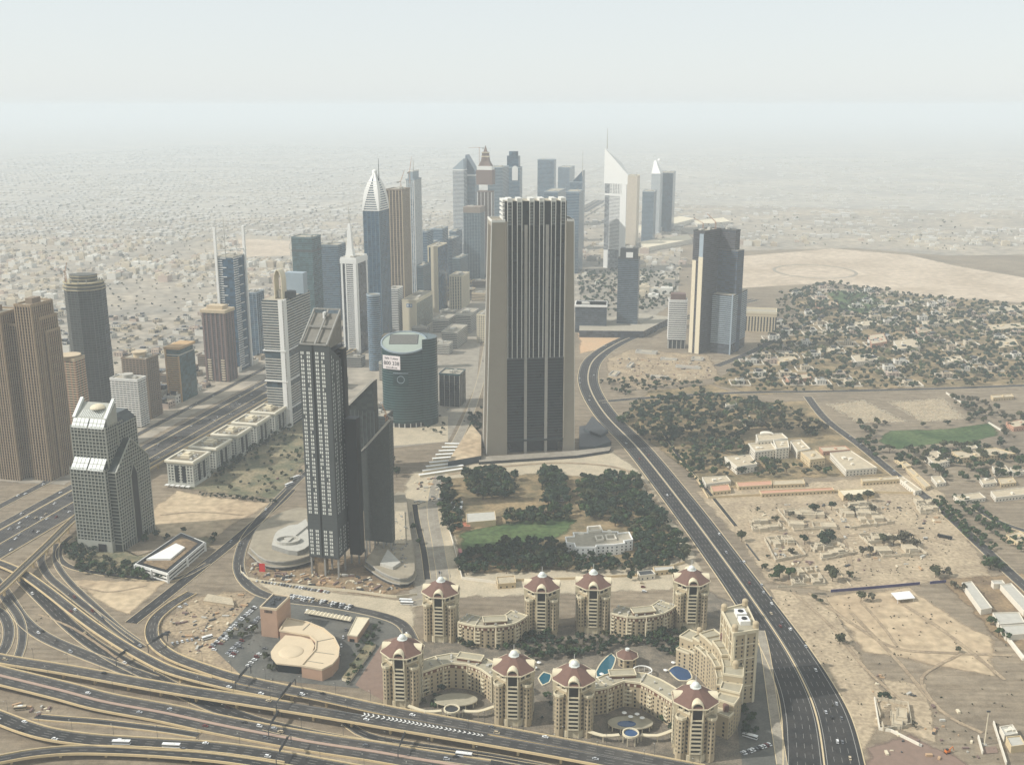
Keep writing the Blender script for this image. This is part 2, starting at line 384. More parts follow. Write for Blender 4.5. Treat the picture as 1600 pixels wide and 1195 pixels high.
sheet('ground', [(1275, 928), (1420, 915), (1560, 1000), (1560, 1060), (1345, 1020)], M_bsand, 'levelled bright sand lot beside the white canopy')
sheet('ground', [(1200, 915), (1290, 930), (1400, 1100), (1345, 1195), (1310, 1195), (1290, 1080), (1240, 1000)], M_plots, 'tracked grey sand along the curving highway')
sheet('ground', [(1460, 900), (1660, 890), (1660, 1050), (1560, 1005)], M_dirt, 'brown yard between the long sheds')
sheet('ground', [(1345, 1165), (1420, 1140), (1530, 1195), (1480, 1240), (1345, 1240)], M_brick, 'reddish paved forecourt at the lower right')
sheet('ground', [(620, 780), (640, 735), (700, 735), (760, 715), (960, 705), (1010, 740), (1080, 850), (1110, 905), (1050, 925), (640, 940)], M_pave2, 'sandy ground around the walled garden')
sheet('ground', [(700, 745), (850, 738), (1000, 750), (1075, 860), (1050, 880), (880, 895), (718, 898), (690, 790)], M_scrub, 'dark soil under the walled garden trees')
sheet('grass', [(712, 832), (776, 818), (872, 800), (905, 812), (885, 838), (800, 862), (720, 862)], M_lawn, 'green lawn in the walled garden')
sheet('pavement', [(612, 700), (700, 690), (745, 600), (755, 470), (735, 470), (690, 560), (640, 640)], M_pave, 'grey paved ground along the oval glass tower')
sheet('pavement', [(640, 800), (665, 790), (705, 900), (690, 930), (640, 940)], M_pave, 'pale paved lane between the podium and the garden')
sheet('ground', [(375, 880), (390, 860), (640, 870), (655, 920), (600, 935), (392, 905)], M_dirt, 'churned earth of the construction site')
sheet('ground', [(395, 908), (600, 932), (660, 940), (650, 985), (590, 975), (430, 935)], M_pave2, 'pale sandy parking strip in front of the construction site')
sheet('ground', [(225, 800), (275, 765), (430, 785), (330, 845), (245, 838)], M_bsand, 'empty bright sand lot beside the silver tower')
sheet('ground', [(330, 735), (470, 635), (485, 720), (430, 782), (275, 765)], M_lawn2, 'dry gardens in front of the white office blocks')
sheet('grass', [(95, 870), (130, 830), (215, 870), (330, 835), (340, 850), (250, 905), (150, 900)], M_lawn2, 'planted ground around the silver tower')
sheet('ground', [(105, 905), (210, 905), (270, 905), (205, 965), (160, 950)], M_bsand, 'triangular bright sand lot between the ramps')
sheet('ground', [(240, 975), (300, 930), (375, 918), (430, 940), (420, 1030), (380, 1062), (280, 1028)], M_gyard, 'sandy site yard inside the loop road')
sheet('pavement', [(330, 1010), (400, 930), (545, 945), (640, 975), (560, 1075), (380, 1058)], M_park, 'grey asphalt car park around the tan showroom')
sheet('pavement', [(555, 1070), (600, 1000), (640, 990), (600, 1095)], M_brick, 'brown paved driveway beside the showroom hedge')
sheet('ground', [(590, 1100), (665, 990), (1050, 960), (1110, 920), (1170, 950), (1215, 1200), (1120, 1200), (900, 1165)], M_hotelground, 'paved grounds of the red roofed hotel complex')
sheet('pavement', [(1195, 960), (1215, 975), (1240, 1195), (1160, 1195), (1150, 1120)], M_park, 'grey forecourt beside the hotel')
sheet('pavement', [(580, 660), (700, 650), (700, 690), (610, 697)], M_pave2, 'pale podium apron in front of the oval glass tower')
sheet('ground', [(945, 560), (985, 545), (1110, 555), (1130, 590), (1000, 610), (945, 590)], M_gyard, 'building site in the bend of the highway')
sheet('ground', [(1375, 1055), (1450, 1062), (1470, 1170), (1392, 1140)], M_plots, 'dusty plot inside the small ruined compound')

# ------------------------------------------------------------------ roads
def strip(mb, path, nrm, o0, o1, z, m=0, i0=0, i1=None):
    i1 = len(path)-1 if i1 is None else i1; b = len(mb.v)
    for i in range(i0, i1+1):
        p = path[i]; n = nrm[i]; zz = (p[2] if len(p) > 2 else 0) + z
        mb.v += [(p[0]+n[0]*o0, p[1]+n[1]*o0, zz), (p[0]+n[0]*o1, p[1]+n[1]*o1, zz)]
    for k in range(i1-i0):
        q = b + 2*k; mb.f.append((q, q+2, q+3, q+1) if o0 > o1 else (q+1, q+3, q+2, q)); mb.m.append(m)
def wallstrip(mb, path, nrm, o, wd, z0, z1, m=0):
    """continuous kerb / parapet of rectangular section"""
    b = len(mb.v)
    for p, n in zip(path, nrm):
        zz = p[2] if len(p) > 2 else 0
        for s_, z_ in ((o-wd/2, z0), (o-wd/2, z1), (o+wd/2, z1), (o+wd/2, z0)): mb.v.append((p[0]+n[0]*s_, p[1]+n[1]*s_, zz+z_))
    k = len(path)
    for i in range(k-1):
        for j in range(4):
            a = b+4*i+j; c = b+4*i+(j+1) % 4; mb.f.append((a, c, c+4, a+4)); mb.m.append(m)
    mb.f.append((b, b+3, b+2, b+1)); mb.m.append(m); e = b+4*(k-1); mb.f.append((e, e+1, e+2, e+3)); mb.m.append(m)
def dashes(mb, path, nrm, o, z, wd=.25, on=1, off=1, m=0):
    for i in range(0, len(path)-1, on+off):
        strip(mb, path, nrm, o+wd/2, o-wd/2, z, m, i, min(i+on, len(path)-1))
ROADS = {}
def world_path(pts, step=6.0, world=False):
    out = []
    for p in pts:
        z = p[2] if len(p) > 2 else 0.0
        xy = (p[0], p[1]) if world else G(p[0], p[1], z)
        out.append((xy[0], xy[1], z) + tuple(p[3:4]))
    return smooth_path(out, step)
def road(name, pts, width, label, m=M_asph, lanes=2, edge=True, kerb=True, world=False, z=None, step=6.0, median=None, var=False, kw=.5):
    if z is None: ZL[0] += .006; z = ZL[0]
    path = world_path(pts, step, world); nrm = side(path); W = width/2
    if var:      # width as fourth coordinate
        o = MB(); b = 0
        for p, n in zip(path, nrm): o.v += [(p[0]+n[0]*p[3]/2, p[1]+n[1]*p[3]/2, z), (p[0]-n[0]*p[3]/2, p[1]-n[1]*p[3]/2, z)]
        for k in range(len(path)-1): o.f.append((2*k, 2*k+2, 2*k+3, 2*k+1)[::-1]); o.m.append(0)
    else:
        o = MB(); strip(o, path, nrm, W, -W, z)
    ro = tag(o.build('road', m), label, kind='structure'); mk = MB()
    wd = lambda i: (path[i][3] if var else width)
    if not var:
        if edge:
            for s_ in (1, -1): strip(mk, path, nrm, s_*(W-.8)+.12, s_*(W-.8)-.12, z+.01)
        for l in range(1, lanes):
            oo = -W + .8 + (width-1.6)*l/lanes
            if median and abs(oo) < 1.0: continue
            dashes(mk, path, nrm, oo, z+.01, .22)
    else:
        for fr in (.44, -.44, .04, -.04):
            b = len(mk.v)
            for p, n in zip(path, nrm):
                for e in (.18, -.18): mk.v.append((p[0]+n[0]*(p[3]*fr+e), p[1]+n[1]*(p[3]*fr+e), z+.01))
            for k in range(len(path)-1): mk.f.append((b+2*k+1, b+2*k+3, b+2*k+2, b+2*k)); mk.m.append(0)
        for fr in (.33, .23, .13, -.13, -.23, -.33):
            for k in range(0, len(path)-1, 2):
                b = len(mk.v)
                for q in (k, k+1):
                    p, n = path[q], nrm[q]
                    for e in (.09, -.09): mk.v.append((p[0]+n[0]*(p[3]*fr+e), p[1]+n[1]*(p[3]*fr+e), z+.01))
                mk.f.append((b+1, b+3, b+2, b)); mk.m.append(0)
    if mk.f: mk.build('lane_marking', M_line, ro, kind='stuff')
    if kerb:
        kb = MB()
        if not var:
            for s_ in (1, -1): wallstrip(kb, path, nrm, s_*(W+kw/2), kw, 0, z+.14)
        else:
            for s_ in (1, -1):
                pp = [(p[0]+n[0]*s_*p[3]/2, p[1]+n[1]*s_*p[3]/2, 0) for p, n in zip(path, nrm)]
                wallstrip(kb, pp, nrm, s_*.4, .8, 0, z+.14)
            wallstrip(kb, [(p[0], p[1], 0) for p in path], nrm, 0, 1.2, 0, z+.3)
        kb.build('kerb', M_kerb, ro)
    if median:
        md = MB(); wallstrip(md, path, nrm, 0, median, 0, z+.4); md.build('median', M_kerb, ro)
    ROADS[name] = (path, nrm, width, z)
    return ro
def flyover(name, pts, width, label, lanes=3, m=M_asph, world=False, thick=1.3, pier_step=30, pier_from=3.5, step=6.0, pw=.6, ph=1.0, cut=None):
    path = world_path(pts, step, world); nrm = side(path); W = width/2
    mid = path[len(path)//2]
    t = thing('flyover', label, 'flyover', (mid[0], mid[1], 0))
    d = MB(); strip(d, path, nrm, W, -W, 0); deck_ = d.build('road_deck', m, t)
    g_ = MB(); wallstrip(g_, path, nrm, 0, width-.1, -thick, -.05); g_.build('girder', M_parap, t)
    for s_ in (1, -1):
        sel = [i for i in range(len(path)) if not (cut and cut[0] == s_ and i > 20 and PJ(*path[i][:3])[0] > cut[1])]
        k = MB(); wallstrip(k, [path[i] for i in sel], [nrm[i] for i in sel], s_*(W+pw/2), pw, -.9, ph); k.build('parapet', M_parap, t)
    mk = MB()
    for s_ in (1, -1): strip(mk, path, nrm, s_*(W-.9)+.12, s_*(W-.9)-.12, .02)
    for l in range(1, lanes): dashes(mk, path, nrm, -W+.9+(width-1.8)*l/lanes, .02, .22)
    mk.build('lane_marking', M_line, deck_, kind='stuff')
    acc = 0
    for i in range(1, len(path)):
        acc += hypot(path[i][0]-path[i-1][0], path[i][1]-path[i-1][1])
        if acc > pier_step and path[i][2] > pier_from:
            acc = 0; p = path[i]; n = nrm[i]; a = math.degrees(atan2(n[1], n[0])); q = MB()
            q.box(p[0], p[1], 0, p[2]-thick-.8, 2.2, 1.6, a); q.box(p[0], p[1], p[2]-thick-.8, p[2]-thick-.02, min(width*.75, 9), 1.7, a)
            q.build('pier', M_parap, t)
    ROADS[name] = (path, nrm, width, None)
    return t

# the twelve-lane highway, laid out along its own axis (heading 13.3 degrees)
HA = 13.3; U = (cos(radians(HA)), -sin(radians(HA))); V = (sin(radians(HA)), cos(radians(HA)))
def UV(s, t): return (U[0]*s + V[0]*t, U[1]*s + V[1]*t)
def SZ(s, t0=500, t1=5200): return [(*UV(s, t), 0) for t in (t0, t0+400, (t0+t1)/2, t1)]
road('szr_a', SZ(-782.5), 23.5, 'far carriageway of the wide city highway', lanes=6, world=True, step=9, kerb=False)
road('szr_b', SZ(-757), 23.5, 'near carriageway of the wide city highway', lanes=6, world=True, step=9, kerb=False)
road('szr_c', SZ(-804), 13, 'collector lanes beside the wide city highway', lanes=3, world=True, step=9)
road('szr_d', SZ(-845), 11, 'service road in front of the far tower row', lanes=2, world=True, step=9)
road('szr_e', SZ(-722, 1180, 5200), 10, 'service road in front of the white office blocks', lanes=2, world=True, step=9)
bar = MB(); pth = world_path(SZ(-769.8), 20, True); wallstrip(bar, pth, side(pth), 0, .9, 0, 1.0); tag(bar.build('highway_barrier', M_kerb), 'concrete median barrier along the middle of the wide highway', 'barrier')
bar = MB(); pth = world_path(SZ(-795.5), 20, True); wallstrip(bar, pth, side(pth), 0, .9, 0, .9); tag(bar.build('highway_barrier', M_kerb), 'concrete barrier between the highway and its collector lanes', 'barrier')
bar = MB(); pth = world_path(SZ(-743.0), 20, True); wallstrip(bar, pth, side(pth), 0, .9, 0, .9); tag(bar.build('highway_barrier', M_kerb), 'concrete barrier on the office block edge of the highway', 'barrier')

# the curving highway on the right
road('right', [(1180, 468, 0, 26), (1060, 500, 0, 28), (1010, 518, 0, 30), (965, 536, 0, 32), (930, 560, 0, 34), (919, 585, 0, 34), (924, 612, 0, 34), (948, 650, 0, 35), (998, 702, 0, 36), (1068, 790, 0, 37),
      (1135, 880, 0, 37), (1178, 940, 0, 38), (1222, 1005, 0, 41), (1255, 1065, 0, 46), (1276, 1120, 0, 52), (1288, 1195, 0, 56), (1292, 1260, 0, 58)], 36, 'dark highway curving from the far towers to the lower right', m=M_asph2, var=True)
road('turn', [(1035, 672, 0), (1060, 712, 0), (1100, 760, 0), (1150, 822, 0)], 4.5, 'narrow dark slip lane beside the curving highway', m=M_asph2, lanes=1, edge=False)
road('cross', [(938, 628, 0), (1010, 622, 0), (1150, 614, 0), (1330, 611, 0), (1480, 607, 0), (1660, 600, 0)], 13, 'street crossing behind the palace woodland', lanes=2)
road('wood', [(1262, 620, 0), (1290, 655, 0), (1345, 697, 0), (1400, 742, 0), (1470, 795, 0), (1530, 850, 0), (1600, 915, 0), (1680, 985, 0)], 13, 'road running down along the palace wall and green field', lanes=2)
road('r1road', [(1120, 572, 0), (1170, 552, 0), (1225, 524, 0), (1290, 492, 0)], 16, 'road leading past the tower with the cream stripes', lanes=3)
road('loopr', [(1520, 790, 0), (1560, 815, 0), (1620, 835, 0)], 9, 'side street near the right edge', lanes=2)
road('gardenlane', [(668, 905, 0), (662, 860, 0), (652, 815, 0), (648, 788, 0)], 6, 'sunken dark lane beside the podium', m=M_asph2, lanes=1, edge=False)
road('boulevard', [(640, 945, 0), (690, 925, 0), (686, 860, 0), (676, 790, 0), (690, 735, 0), (728, 660, 0), (752, 590, 0), (764, 520, 0)], 12, 'boulevard between the garden and the oval glass tower', lanes=2, m=M_pave)
road('main', [(520, 700, 0), (470, 745, 0), (425, 790, 0), (388, 835, 0), (374, 870, 0), (376, 898, 0), (398, 922, 0), (440, 936, 0), (520, 946, 0), (590, 960, 0), (628, 975, 0), (644, 1000, 0)], 11, 'street bending round the construction site', lanes=2)
road('backst', [(470, 748, 0), (500, 718, 0), (560, 660, 0), (600, 640, 0)], 9, 'street passing behind the grid windowed tower', lanes=2)
road('trench', [(205, 973, 0), (250, 938, 0), (300, 898, 0), (360, 850, 0), (430, 790, 0), (455, 765, 0)], 12, 'straight dark service road beside the bright sand lot', lanes=2, m=M_asph2, edge=False)
road('towerloop', [(325, 880, 0), (270, 905, 0), (190, 900, 0), (125, 890, 0), (98, 878, 0), (92, 862, 0), (102, 846, 0), (112, 838, 0)], 6, 'service loop round the planting of the silver tower', lanes=1, edge=False)
road('ramp_x', [(70, 858, 0), (64, 876, 0), (76, 900, 0), (104, 924, 0), (140, 952, 0), (190, 990, 0), (222, 1012, 0)], 7.5, 'narrow ramp dropping along the triangular sand lot', lanes=1)
road('ramp_y', [(88, 850, 0), (88, 878, 0), (108, 908, 0), (150, 948, 0), (185, 980, 0), (215, 1002, 0)], 6, 'narrow slip road along the edge of the sand triangle', lanes=1)
road('ramp_c', [(28, 896, 0), (54, 923, 0), (78, 947, 0), (104, 973, 0), (135, 999, 0), (162, 1017, 0), (195, 1036, 0), (240, 1058, 0), (290, 1084, 0), (340, 1106, 0), (400, 1128, 0), (480, 1147, 0), (560, 1162, 0), (650, 1175, 0), (740, 1187, 0), (850, 1205, 0)], 13, 'lower road passing under the long flyover', lanes=3, m=M_asph2)
road('ramp_d', [(-10, 905, 0), (8, 928, 0), (32, 964, 0), (54, 985, 0), (81, 1001, 0), (123, 1019, 0), (162, 1034, 0), (205, 1050, 0), (240, 1062, 0)], 12, 'curving slip road above the sandy triangle at the left edge', lanes=3)
road('loop_l', [(-10, 950, 0), (6, 962, 0), (14, 985, 0), (8, 1012, 0), (-10, 1035, 0)], 9, 'tight loop ramp at the left edge', lanes=2)
road('loop_m', [(12, 940, 0), (28, 962, 0), (35, 985, 0), (33, 1012, 0), (20, 1045, 0)], 7, 'outer lane of the loop at the left edge', lanes=1)
road('ramp_u', [(540, 1128, 0), (560, 1143, 0), (590, 1154, 0), (640, 1163, 0), (700, 1172, 0), (780, 1184, 0), (860, 1200, 0)], 7, 'slip road emerging beneath the chevron flyover', lanes=2, m=M_asph2)
road('drive', [(1222, 1195, 0), (1212, 1130, 0), (1204, 1075, 0), (1196, 1020, 0), (1188, 985, 0)], 7, 'narrow drive between the hotel and the highway', lanes=1, m=M_pave, edge=False)

# flyovers of the interchange
flyover('A', [(-60, 1015, 8), (0, 1029, 8), (110, 1047, 8), (260, 1074, 8), (380, 1093, 8), (501, 1112, 8), (610, 1130.5, 8), (740, 1152, 8), (850, 1171, 8), (960, 1191, 8), (1100, 1216, 8)], 12, 'long flyover with pale parapets, lower deck of the chevron junction', lanes=3, cut=(1, 455))
flyover('L', [(300, 926, 0.3), (264, 948, 0.5), (240, 972, 1), (240, 1000, 2), (268, 1024, 4), (325, 1046, 6), (375, 1061, 8), (444, 1076, 8), (501, 1087, 8.05), (610, 1110.5, 8.05), (740, 1134.5, 8.05), (850, 1155, 8.05), (960, 1176, 8.05), (1100, 1203, 8.05)], 10.5, 'loop flyover passing the tan showroom and the hotel', lanes=3, cut=(-1, 385))
flyover('B', [(-40, 868, 6.5), (0, 880, 6.5), (32, 894, 6.5), (54, 908, 6.5), (81, 928, 6.5), (114, 954, 6.5), (146, 978, 6.5), (187, 1005, 6.8), (227, 1028, 7.2), (262, 1045, 7.6), (305, 1058, 8), (372, 1074, 8.1), (440, 1087, 8.1)], 9, 'curving flyover ramp coming from the left under the rail viaduct', lanes=2, cut=(1, 330))
flyover('F', [(-60, 1040, 7), (0, 1055, 7), (98, 1079, 6), (163, 1096, 4.5), (260, 1114, 2.0), (338, 1131, .8), (420, 1147, .5), (500, 1161, .5), (580, 1173, .5), (650, 1185, .5), (760, 1203, .5)], 22, 'wide flyover with a pinkish median ramping down to the ground', lanes=6, pier_step=40)
flyover('G1', [(-60, 1098, 5), (0, 1121, 5), (40, 1136, 5), (81, 1147, 5), (146, 1156, 5), (240, 1162, 5), (330, 1168, 5), (420, 1180, 5), (520, 1198, 5), (640, 1220, 5)], 13, 'flyover along the bottom edge carrying the white buses', lanes=4, m=M_asph2)
flyover('G2', [(-60, 1198, 5.1), (0, 1186, 5.1), (50, 1177, 5.1), (110, 1171.5, 5.1), (180, 1172, 5.1), (260, 1176, 5.1), (350, 1184, 5.1), (440, 1197, 5.1)], 9, 'slip flyover joining at the bottom left corner', lanes=2, m=M_asph2)
flyover('H', [(55, 1119, .6), (100, 1123, .6), (146, 1126.5, .6), (203, 1133, .6), (260, 1140, .6), (310, 1148, .6)], 6.5, 'short slip road between the two lower flyovers', lanes=1, m=M_asph2, ph=.4)
fm = MB(); pth, nr, _w, _z = ROADS['F']; wallstrip(fm, pth, nr, 0, 2.6, .02, .5); fmo = fm.build('central_reservation', mat('pink_reservation', (164, 140, 122), .9, var=.1, scale=.3)); tag(fmo, 'pinkish paved central reservation of the wide flyover', 'median')
# chevron gore between decks A and L
cv = MB(); pa, na = ROADS['A'][0], ROADS['A'][1]
def chev(c, d, n, wd, z):
    for s_ in (1, -1):
        a = (c[0], c[1]); b = (c[0]-d[0]*1.8+n[0]*s_*wd, c[1]-d[1]*1.8+n[1]*s_*wd)
        cv.poly([(a[0], a[1], z), (a[0]-d[0]*1.1, a[1]-d[1]*1.1, z), (b[0]-d[0]*1.1, b[1]-d[1]*1.1, z), (b[0], b[1], z)][::1 if s_ > 0 else -1])
gp = [(567, 1115.5), (610, 1122.5), (660, 1131.5), (700, 1138.5), (760, 1149.5)]
gpath = smooth_path([(*G(x, y, 8.08), 8.14) for x, y in gp], 3.2); gn = side(gpath)
gore = MB(); strip(gore, gpath, gn, 3.2, -3.2, -.02); gob = gore.build('gore_area', M_asph); tag(gob, 'hatched asphalt gore where the two flyover decks join', kind='structure')
for i in range(1, len(gpath)-1):
    d = (gn[i][1], -gn[i][0]); chev(gpath[i], d, gn[i], 2.4*(1-.5*i/len(gpath)), gpath[i][2]+.02)
cv.build('chevron', M_white, gob, kind='stuff')

# elevated rail viaduct beside the highway
flyover('metro', [(-50, 962, 9), (0, 922, 9), (38, 886, 9), (76, 850, 9), (117, 810, 9), (160, 777, 9), (218, 738, 9)] , 8.5, 'rail viaduct crossing in front of the silver tower', lanes=1, m=mat('track_bed', (120, 112, 98), .9, var=.15, scale=.2), ph=1.3, pier_step=26)
v2 = G(218, 738, 9); s0 = v2[0]*U[0]+v2[1]*U[1]; t0 = v2[0]*V[0]+v2[1]*V[1]
flyover('metro2', [(*UV(s0, t0+1), 9), (*UV((s0-733)/2, t0+130), 9), (*UV(-733, t0+330), 9), (*UV(-733, t0+900), 9), (*UV(-733, t0+2500), 9)], 8.5, 'rail viaduct running beside the highway behind the white office blocks', lanes=1, m=mat('track_bed', (0, 0, 0)), ph=1.3, pier_step=32, world=True, step=12)
for nm in ('metro', 'metro2'):
    pth, nr, _w, _z = ROADS[nm]; tr = MB()
    for o_ in (-2.7, -1.3, 1.3, 2.7): wallstrip(tr, pth, nr, o_, .18, 0.02, .2)
    wallstrip(tr, pth, nr, 0, .5, .02, .5)
    par = [o for o in COL.objects if o.name.startswith('flyover') and o.type == 'EMPTY'][-2 if nm == 'metro' else -1]
    tr.build('rail_track', M_dgrey, par, kind='stuff')

# vehicle tracks worn into the sand
M_track = mat('worn_track', (140, 124, 102), .95, .1, var=.25, scale=.05, rgb2=(160, 142, 116))
for k, (pts, w_) in enumerate((([(1262, 925), (1340, 980), (1402, 1013), (1480, 1020), (1580, 1024)], 3), ([(1330, 958), (1400, 1030), (1470, 1110), (1535, 1145)], 3), ([(1238, 925), (1300, 980), (1350, 1042), (1420, 1105)], 2.5), ([(1412, 945), (1480, 990), (1570, 1062)], 3), ([(1345, 940), (1380, 980), (1405, 1014)], 2), ([(1470, 1110), (1440, 1060), (1500, 1022)], 2.2), ([(700, 742), (800, 728), (900, 724), (985, 738), (1030, 790)], 4), ([(1200, 830), (1300, 838), (1400, 832), (1480, 850)], 4), ([(1240, 885), (1262, 850), (1240, 800), (1222, 785)], 4), ([(1330, 890), (1320, 850), (1296, 815), (1280, 785)], 4), ([(60, 960), (120, 985), (200, 1040)], 2), ([(120, 915), (170, 925), (230, 915)], 2), ([(250, 805), (310, 800), (380, 805)], 2.2), ([(270, 985), (320, 975), (380, 935)], 3))):
    pth = world_path([(x, y, 0) for x, y in pts], 6); nr = side(pth); mb = MB(); n = len(pth); rr = random.Random(k)
    for p, q in zip(pth, nr):
        for o_ in (-w_, -w_*.35, w_*.35, w_): j = rr.uniform(-.3, .3); mb.v.append((p[0]+q[0]*(o_+j), p[1]+q[1]*(o_+j), .46+.004*k))
    for i in range(n-1):
        for c in range(3): mb.f.append((4*i+c+1, 4*i+c+5, 4*i+c+4, 4*i+c)); mb.m.append(0)
    o = mb.build('dirt_track', feathered(M_track)); at = o.data.attributes.new('cover', 'FLOAT', 'POINT'); at.data.foreach_set('value', [.15, .8, .8, .15]*n); tag(o, f'faint vehicle track worn into the sandy ground, {nth(k)} of the plain', kind='structure')
# ------------------------------------------------------------------ tower kit
def ringwall(mb, p, th, z0, z1, m=0):
    q = inset(p, th); n = len(p); i = len(mb.v)
    mb.v += [(a, b, z0) for a, b in p] + [(a, b, z1) for a, b in p] + [(a, b, z1) for a, b in q] + [(a, b, z0) for a, b in q]
    for k in range(n):
        j = (k+1) % n
        for r in range(3): mb.f.append((i+r*n+k, i+r*n+j, i+(r+1)*n+j, i+(r+1)*n+k)); mb.m.append(m)
    return mb
def roofplant(p, z, t, k=3, m=None, hs=(2, 5), sz=.16, seed=None):
    rr = random.Random(seed if seed is not None else int(abs(p[0][0]*7+p[0][1]))); c = cen(p)
    a = math.degrees(atan2(p[1][1]-p[0][1], p[1][0]-p[0][0])); W = hypot(p[1][0]-p[0][0], p[1][1]-p[0][1]); D = hypot(p[2][0]-p[1][0], p[2][1]-p[1][1])
    u = DIR(a); v = (-u[1], u[0])
    b = MB()
    for i in range(k):
        x, y = rr.uniform(-.28, .28)*W, rr.uniform(-.28, .28)*D
        b.box(c[0]+u[0]*x+v[0]*y, c[1]+u[1]*x+v[1]*y, z-.05+i*.01, z+rr.uniform(*hs), W*rr.uniform(sz*.7, sz*1.6), D*rr.uniform(sz*.7, sz*1.6), a)
    b.build('roof_plant', m or M_lgrey, t)
def tower(name, label, p, h, core=M_glass, fl=3.7, band=None, bh=1.2, proud=.3, pier=None, psp=5, pw=.7, pd=.45, z0=0.0, roof=M_roof, para=1.6, cap=None, plant=3, cat='tower', group=None, skip=None, base=None, t=None):
    if t is None: t = thing(name, label, cat, cen(p), group)
    fac = MB().prism(p, z0, h, 0, 1).build('facade', [core, roof], t)
    if band: MB().bands(p, z0+fl-bh, h-bh*.5, fl, bh, proud, 0, skip).build('floor_band', band, fac, kind='stuff')
    if pier: MB().piers(p, z0+.2, h+.25, psp, pw, pd).build('pier', pier, fac, kind='stuff')
    if para: ringwall(MB(), inset(p, -max(proud, pd if pier else 0)-.12), .8, h-1.2, h+para).build('parapet', cap or band or pier or M_lgrey, t)
    if base: MB().prism(inset(p, -1.5), 0.0, base, 0, 1).build('podium', [M_lgrey, M_roof], t)
    if plant: roofplant(p, h, t, plant)
    return t
def mast(t, c, z0, z1, r=.8, m=M_lgrey, name='mast'): MB().bar((c[0], c[1], z0), (c[0], c[1], z1), r, 6, 0, r*.35).build(name, m, t)
def crane(label, x, y, z0, hm, ja, jl=42, slope=.55):
    t = thing('tower_crane', label, 'crane', (x, y, z0), 'cranes on the unfinished towers'); m = M_crane
    b = MB()
    for i in (-1, 1):
        for j in (-1, 1): b.bar((x+i, y+j, z0), (x+i, y+j, z0+hm), .22)
    for k in range(int(hm//3)):
        z = z0+3*k; b.bar((x-1, y-1, z), (x+1, y-1, z+3), .14); b.bar((x+1, y-1, z), (x+1, y+1, z+3), .14); b.bar((x+1, y+1, z), (x-1, y+1, z+3), .14); b.bar((x-1, y+1, z), (x-1, y-1, z+3), .14)
    b.build('mast', m, t); d = DIR(ja); n = (-d[1], d[0]); zt = z0+hm
    b = MB(); tip = (x+d[0]*jl*cos(slope), y+d[1]*jl*cos(slope), zt+1+jl*sin(slope))
    for s_ in (-1, 1): b.bar((x+n[0]*s_*.8, y+n[1]*s_*.8, zt+1), tip, .24)
    b.bar((x, y, zt+2.6), (tip[0], tip[1], tip[2]+.3), .22)
    for k in range(10):
        q = k/10; c = lerp((x, y, zt+1), tip, q); c2 = lerp((x, y, zt+2.6), tip, min(1, q+.1)); b.bar(c, c2, .12)
    b.build('jib', m, t)
    b = MB(); e = (x-d[0]*10, y-d[1]*10, zt+1); b.bar((x, y, zt+1), e, .6); b.box(e[0], e[1], zt-1.5, zt+1.5, 3, 3, ja); b.build('counterweight', M_grey, t)
    b = MB(); b.box(x+n[0]*1.6, y+n[1]*1.6, zt-.5, zt+2, 1.8, 1.8, ja); b.build('cab', m, t)
    return t
M_crane = mat('crane_paint', (170, 128, 96), .6, var=.1)
M_stone_br = mat('brown_cladding', (126, 110, 92), .85, var=.12, scale=.1)
M_stone_rd = mat('red_brown_cladding', (116, 96, 88), .85, var=.12, scale=.1)
M_gold = mat('ochre_cladding', (178, 146, 104), .8, var=.12, scale=.1)
M_pale = mat('pale_blue_panel', (146, 158, 164), .5, var=.08, scale=.1)
M_silver = mat('silver_panel', (170, 172, 168), .4, .5, var=.08, scale=.2, metal=.2)
M_red = mat('red_sheet', (196, 44, 36), .7, var=.1)
S = 'towers along the highway'

# 1 far left ribbed brown tower -----------------------------------------------------------------
Y0 = GY(752)
p, h = PR(64, 500, Y0, -40, 108); C = p[0]
c0 = cen(p); t = thing('apartment_tower', 'brown ribbed stepped tower cut by the left edge of the picture', 'tower', c0)
h1, h2, h3 = HT(Y0, 520), HT(Y0, 494), HT(Y0, 478)
WW = hypot(p[1][0]-p[0][0], p[1][1]-p[0][1])
M_rib = mat('brown_rib', (154, 134, 108), .85, var=.12, scale=.1); bg_ = glassmat('brown_glass', (62, 55, 48))
for xa, xb, yt_, d0, dp in ((-48, 20, 490, 8, 36), (18, 46, 508, 14, 30), (37, 67, 478, 3, 40), (58, 76, 499, 12, 34), (66, 84, 519, 18, 26)):
    hh_ = HT(Y0+d0, yt_); w_ = (xb-xa)*MPP(Y0+d0, hh_); q = rect(CX((xa+xb)/2, Y0+d0+dp/2, hh_), Y0+d0+dp/2, w_, dp, -13.3)
    fac = MB().prism(q, 0, hh_, 0, 1).build('wing', [bg_, M_roof], t)
    MB().piers(q, 0, hh_+1.5, 3.6, 1.2, .8).build('rib', M_rib, fac, kind='stuff'); MB().bands(q, 3, hh_, 3.6, .7, .25).build('floor_band', M_stone_br, fac, kind='stuff')
    ringwall(MB(), inset(q, -.4), 1, hh_-1, hh_+2).build('parapet', M_rib, t)
    if yt_ < 500: c_ = cen(q); MB().box(c_[0], c_[1], hh_, hh_+7, w_*.4, dp*.4, -13.3).build('roof_house', M_stone_br, t)
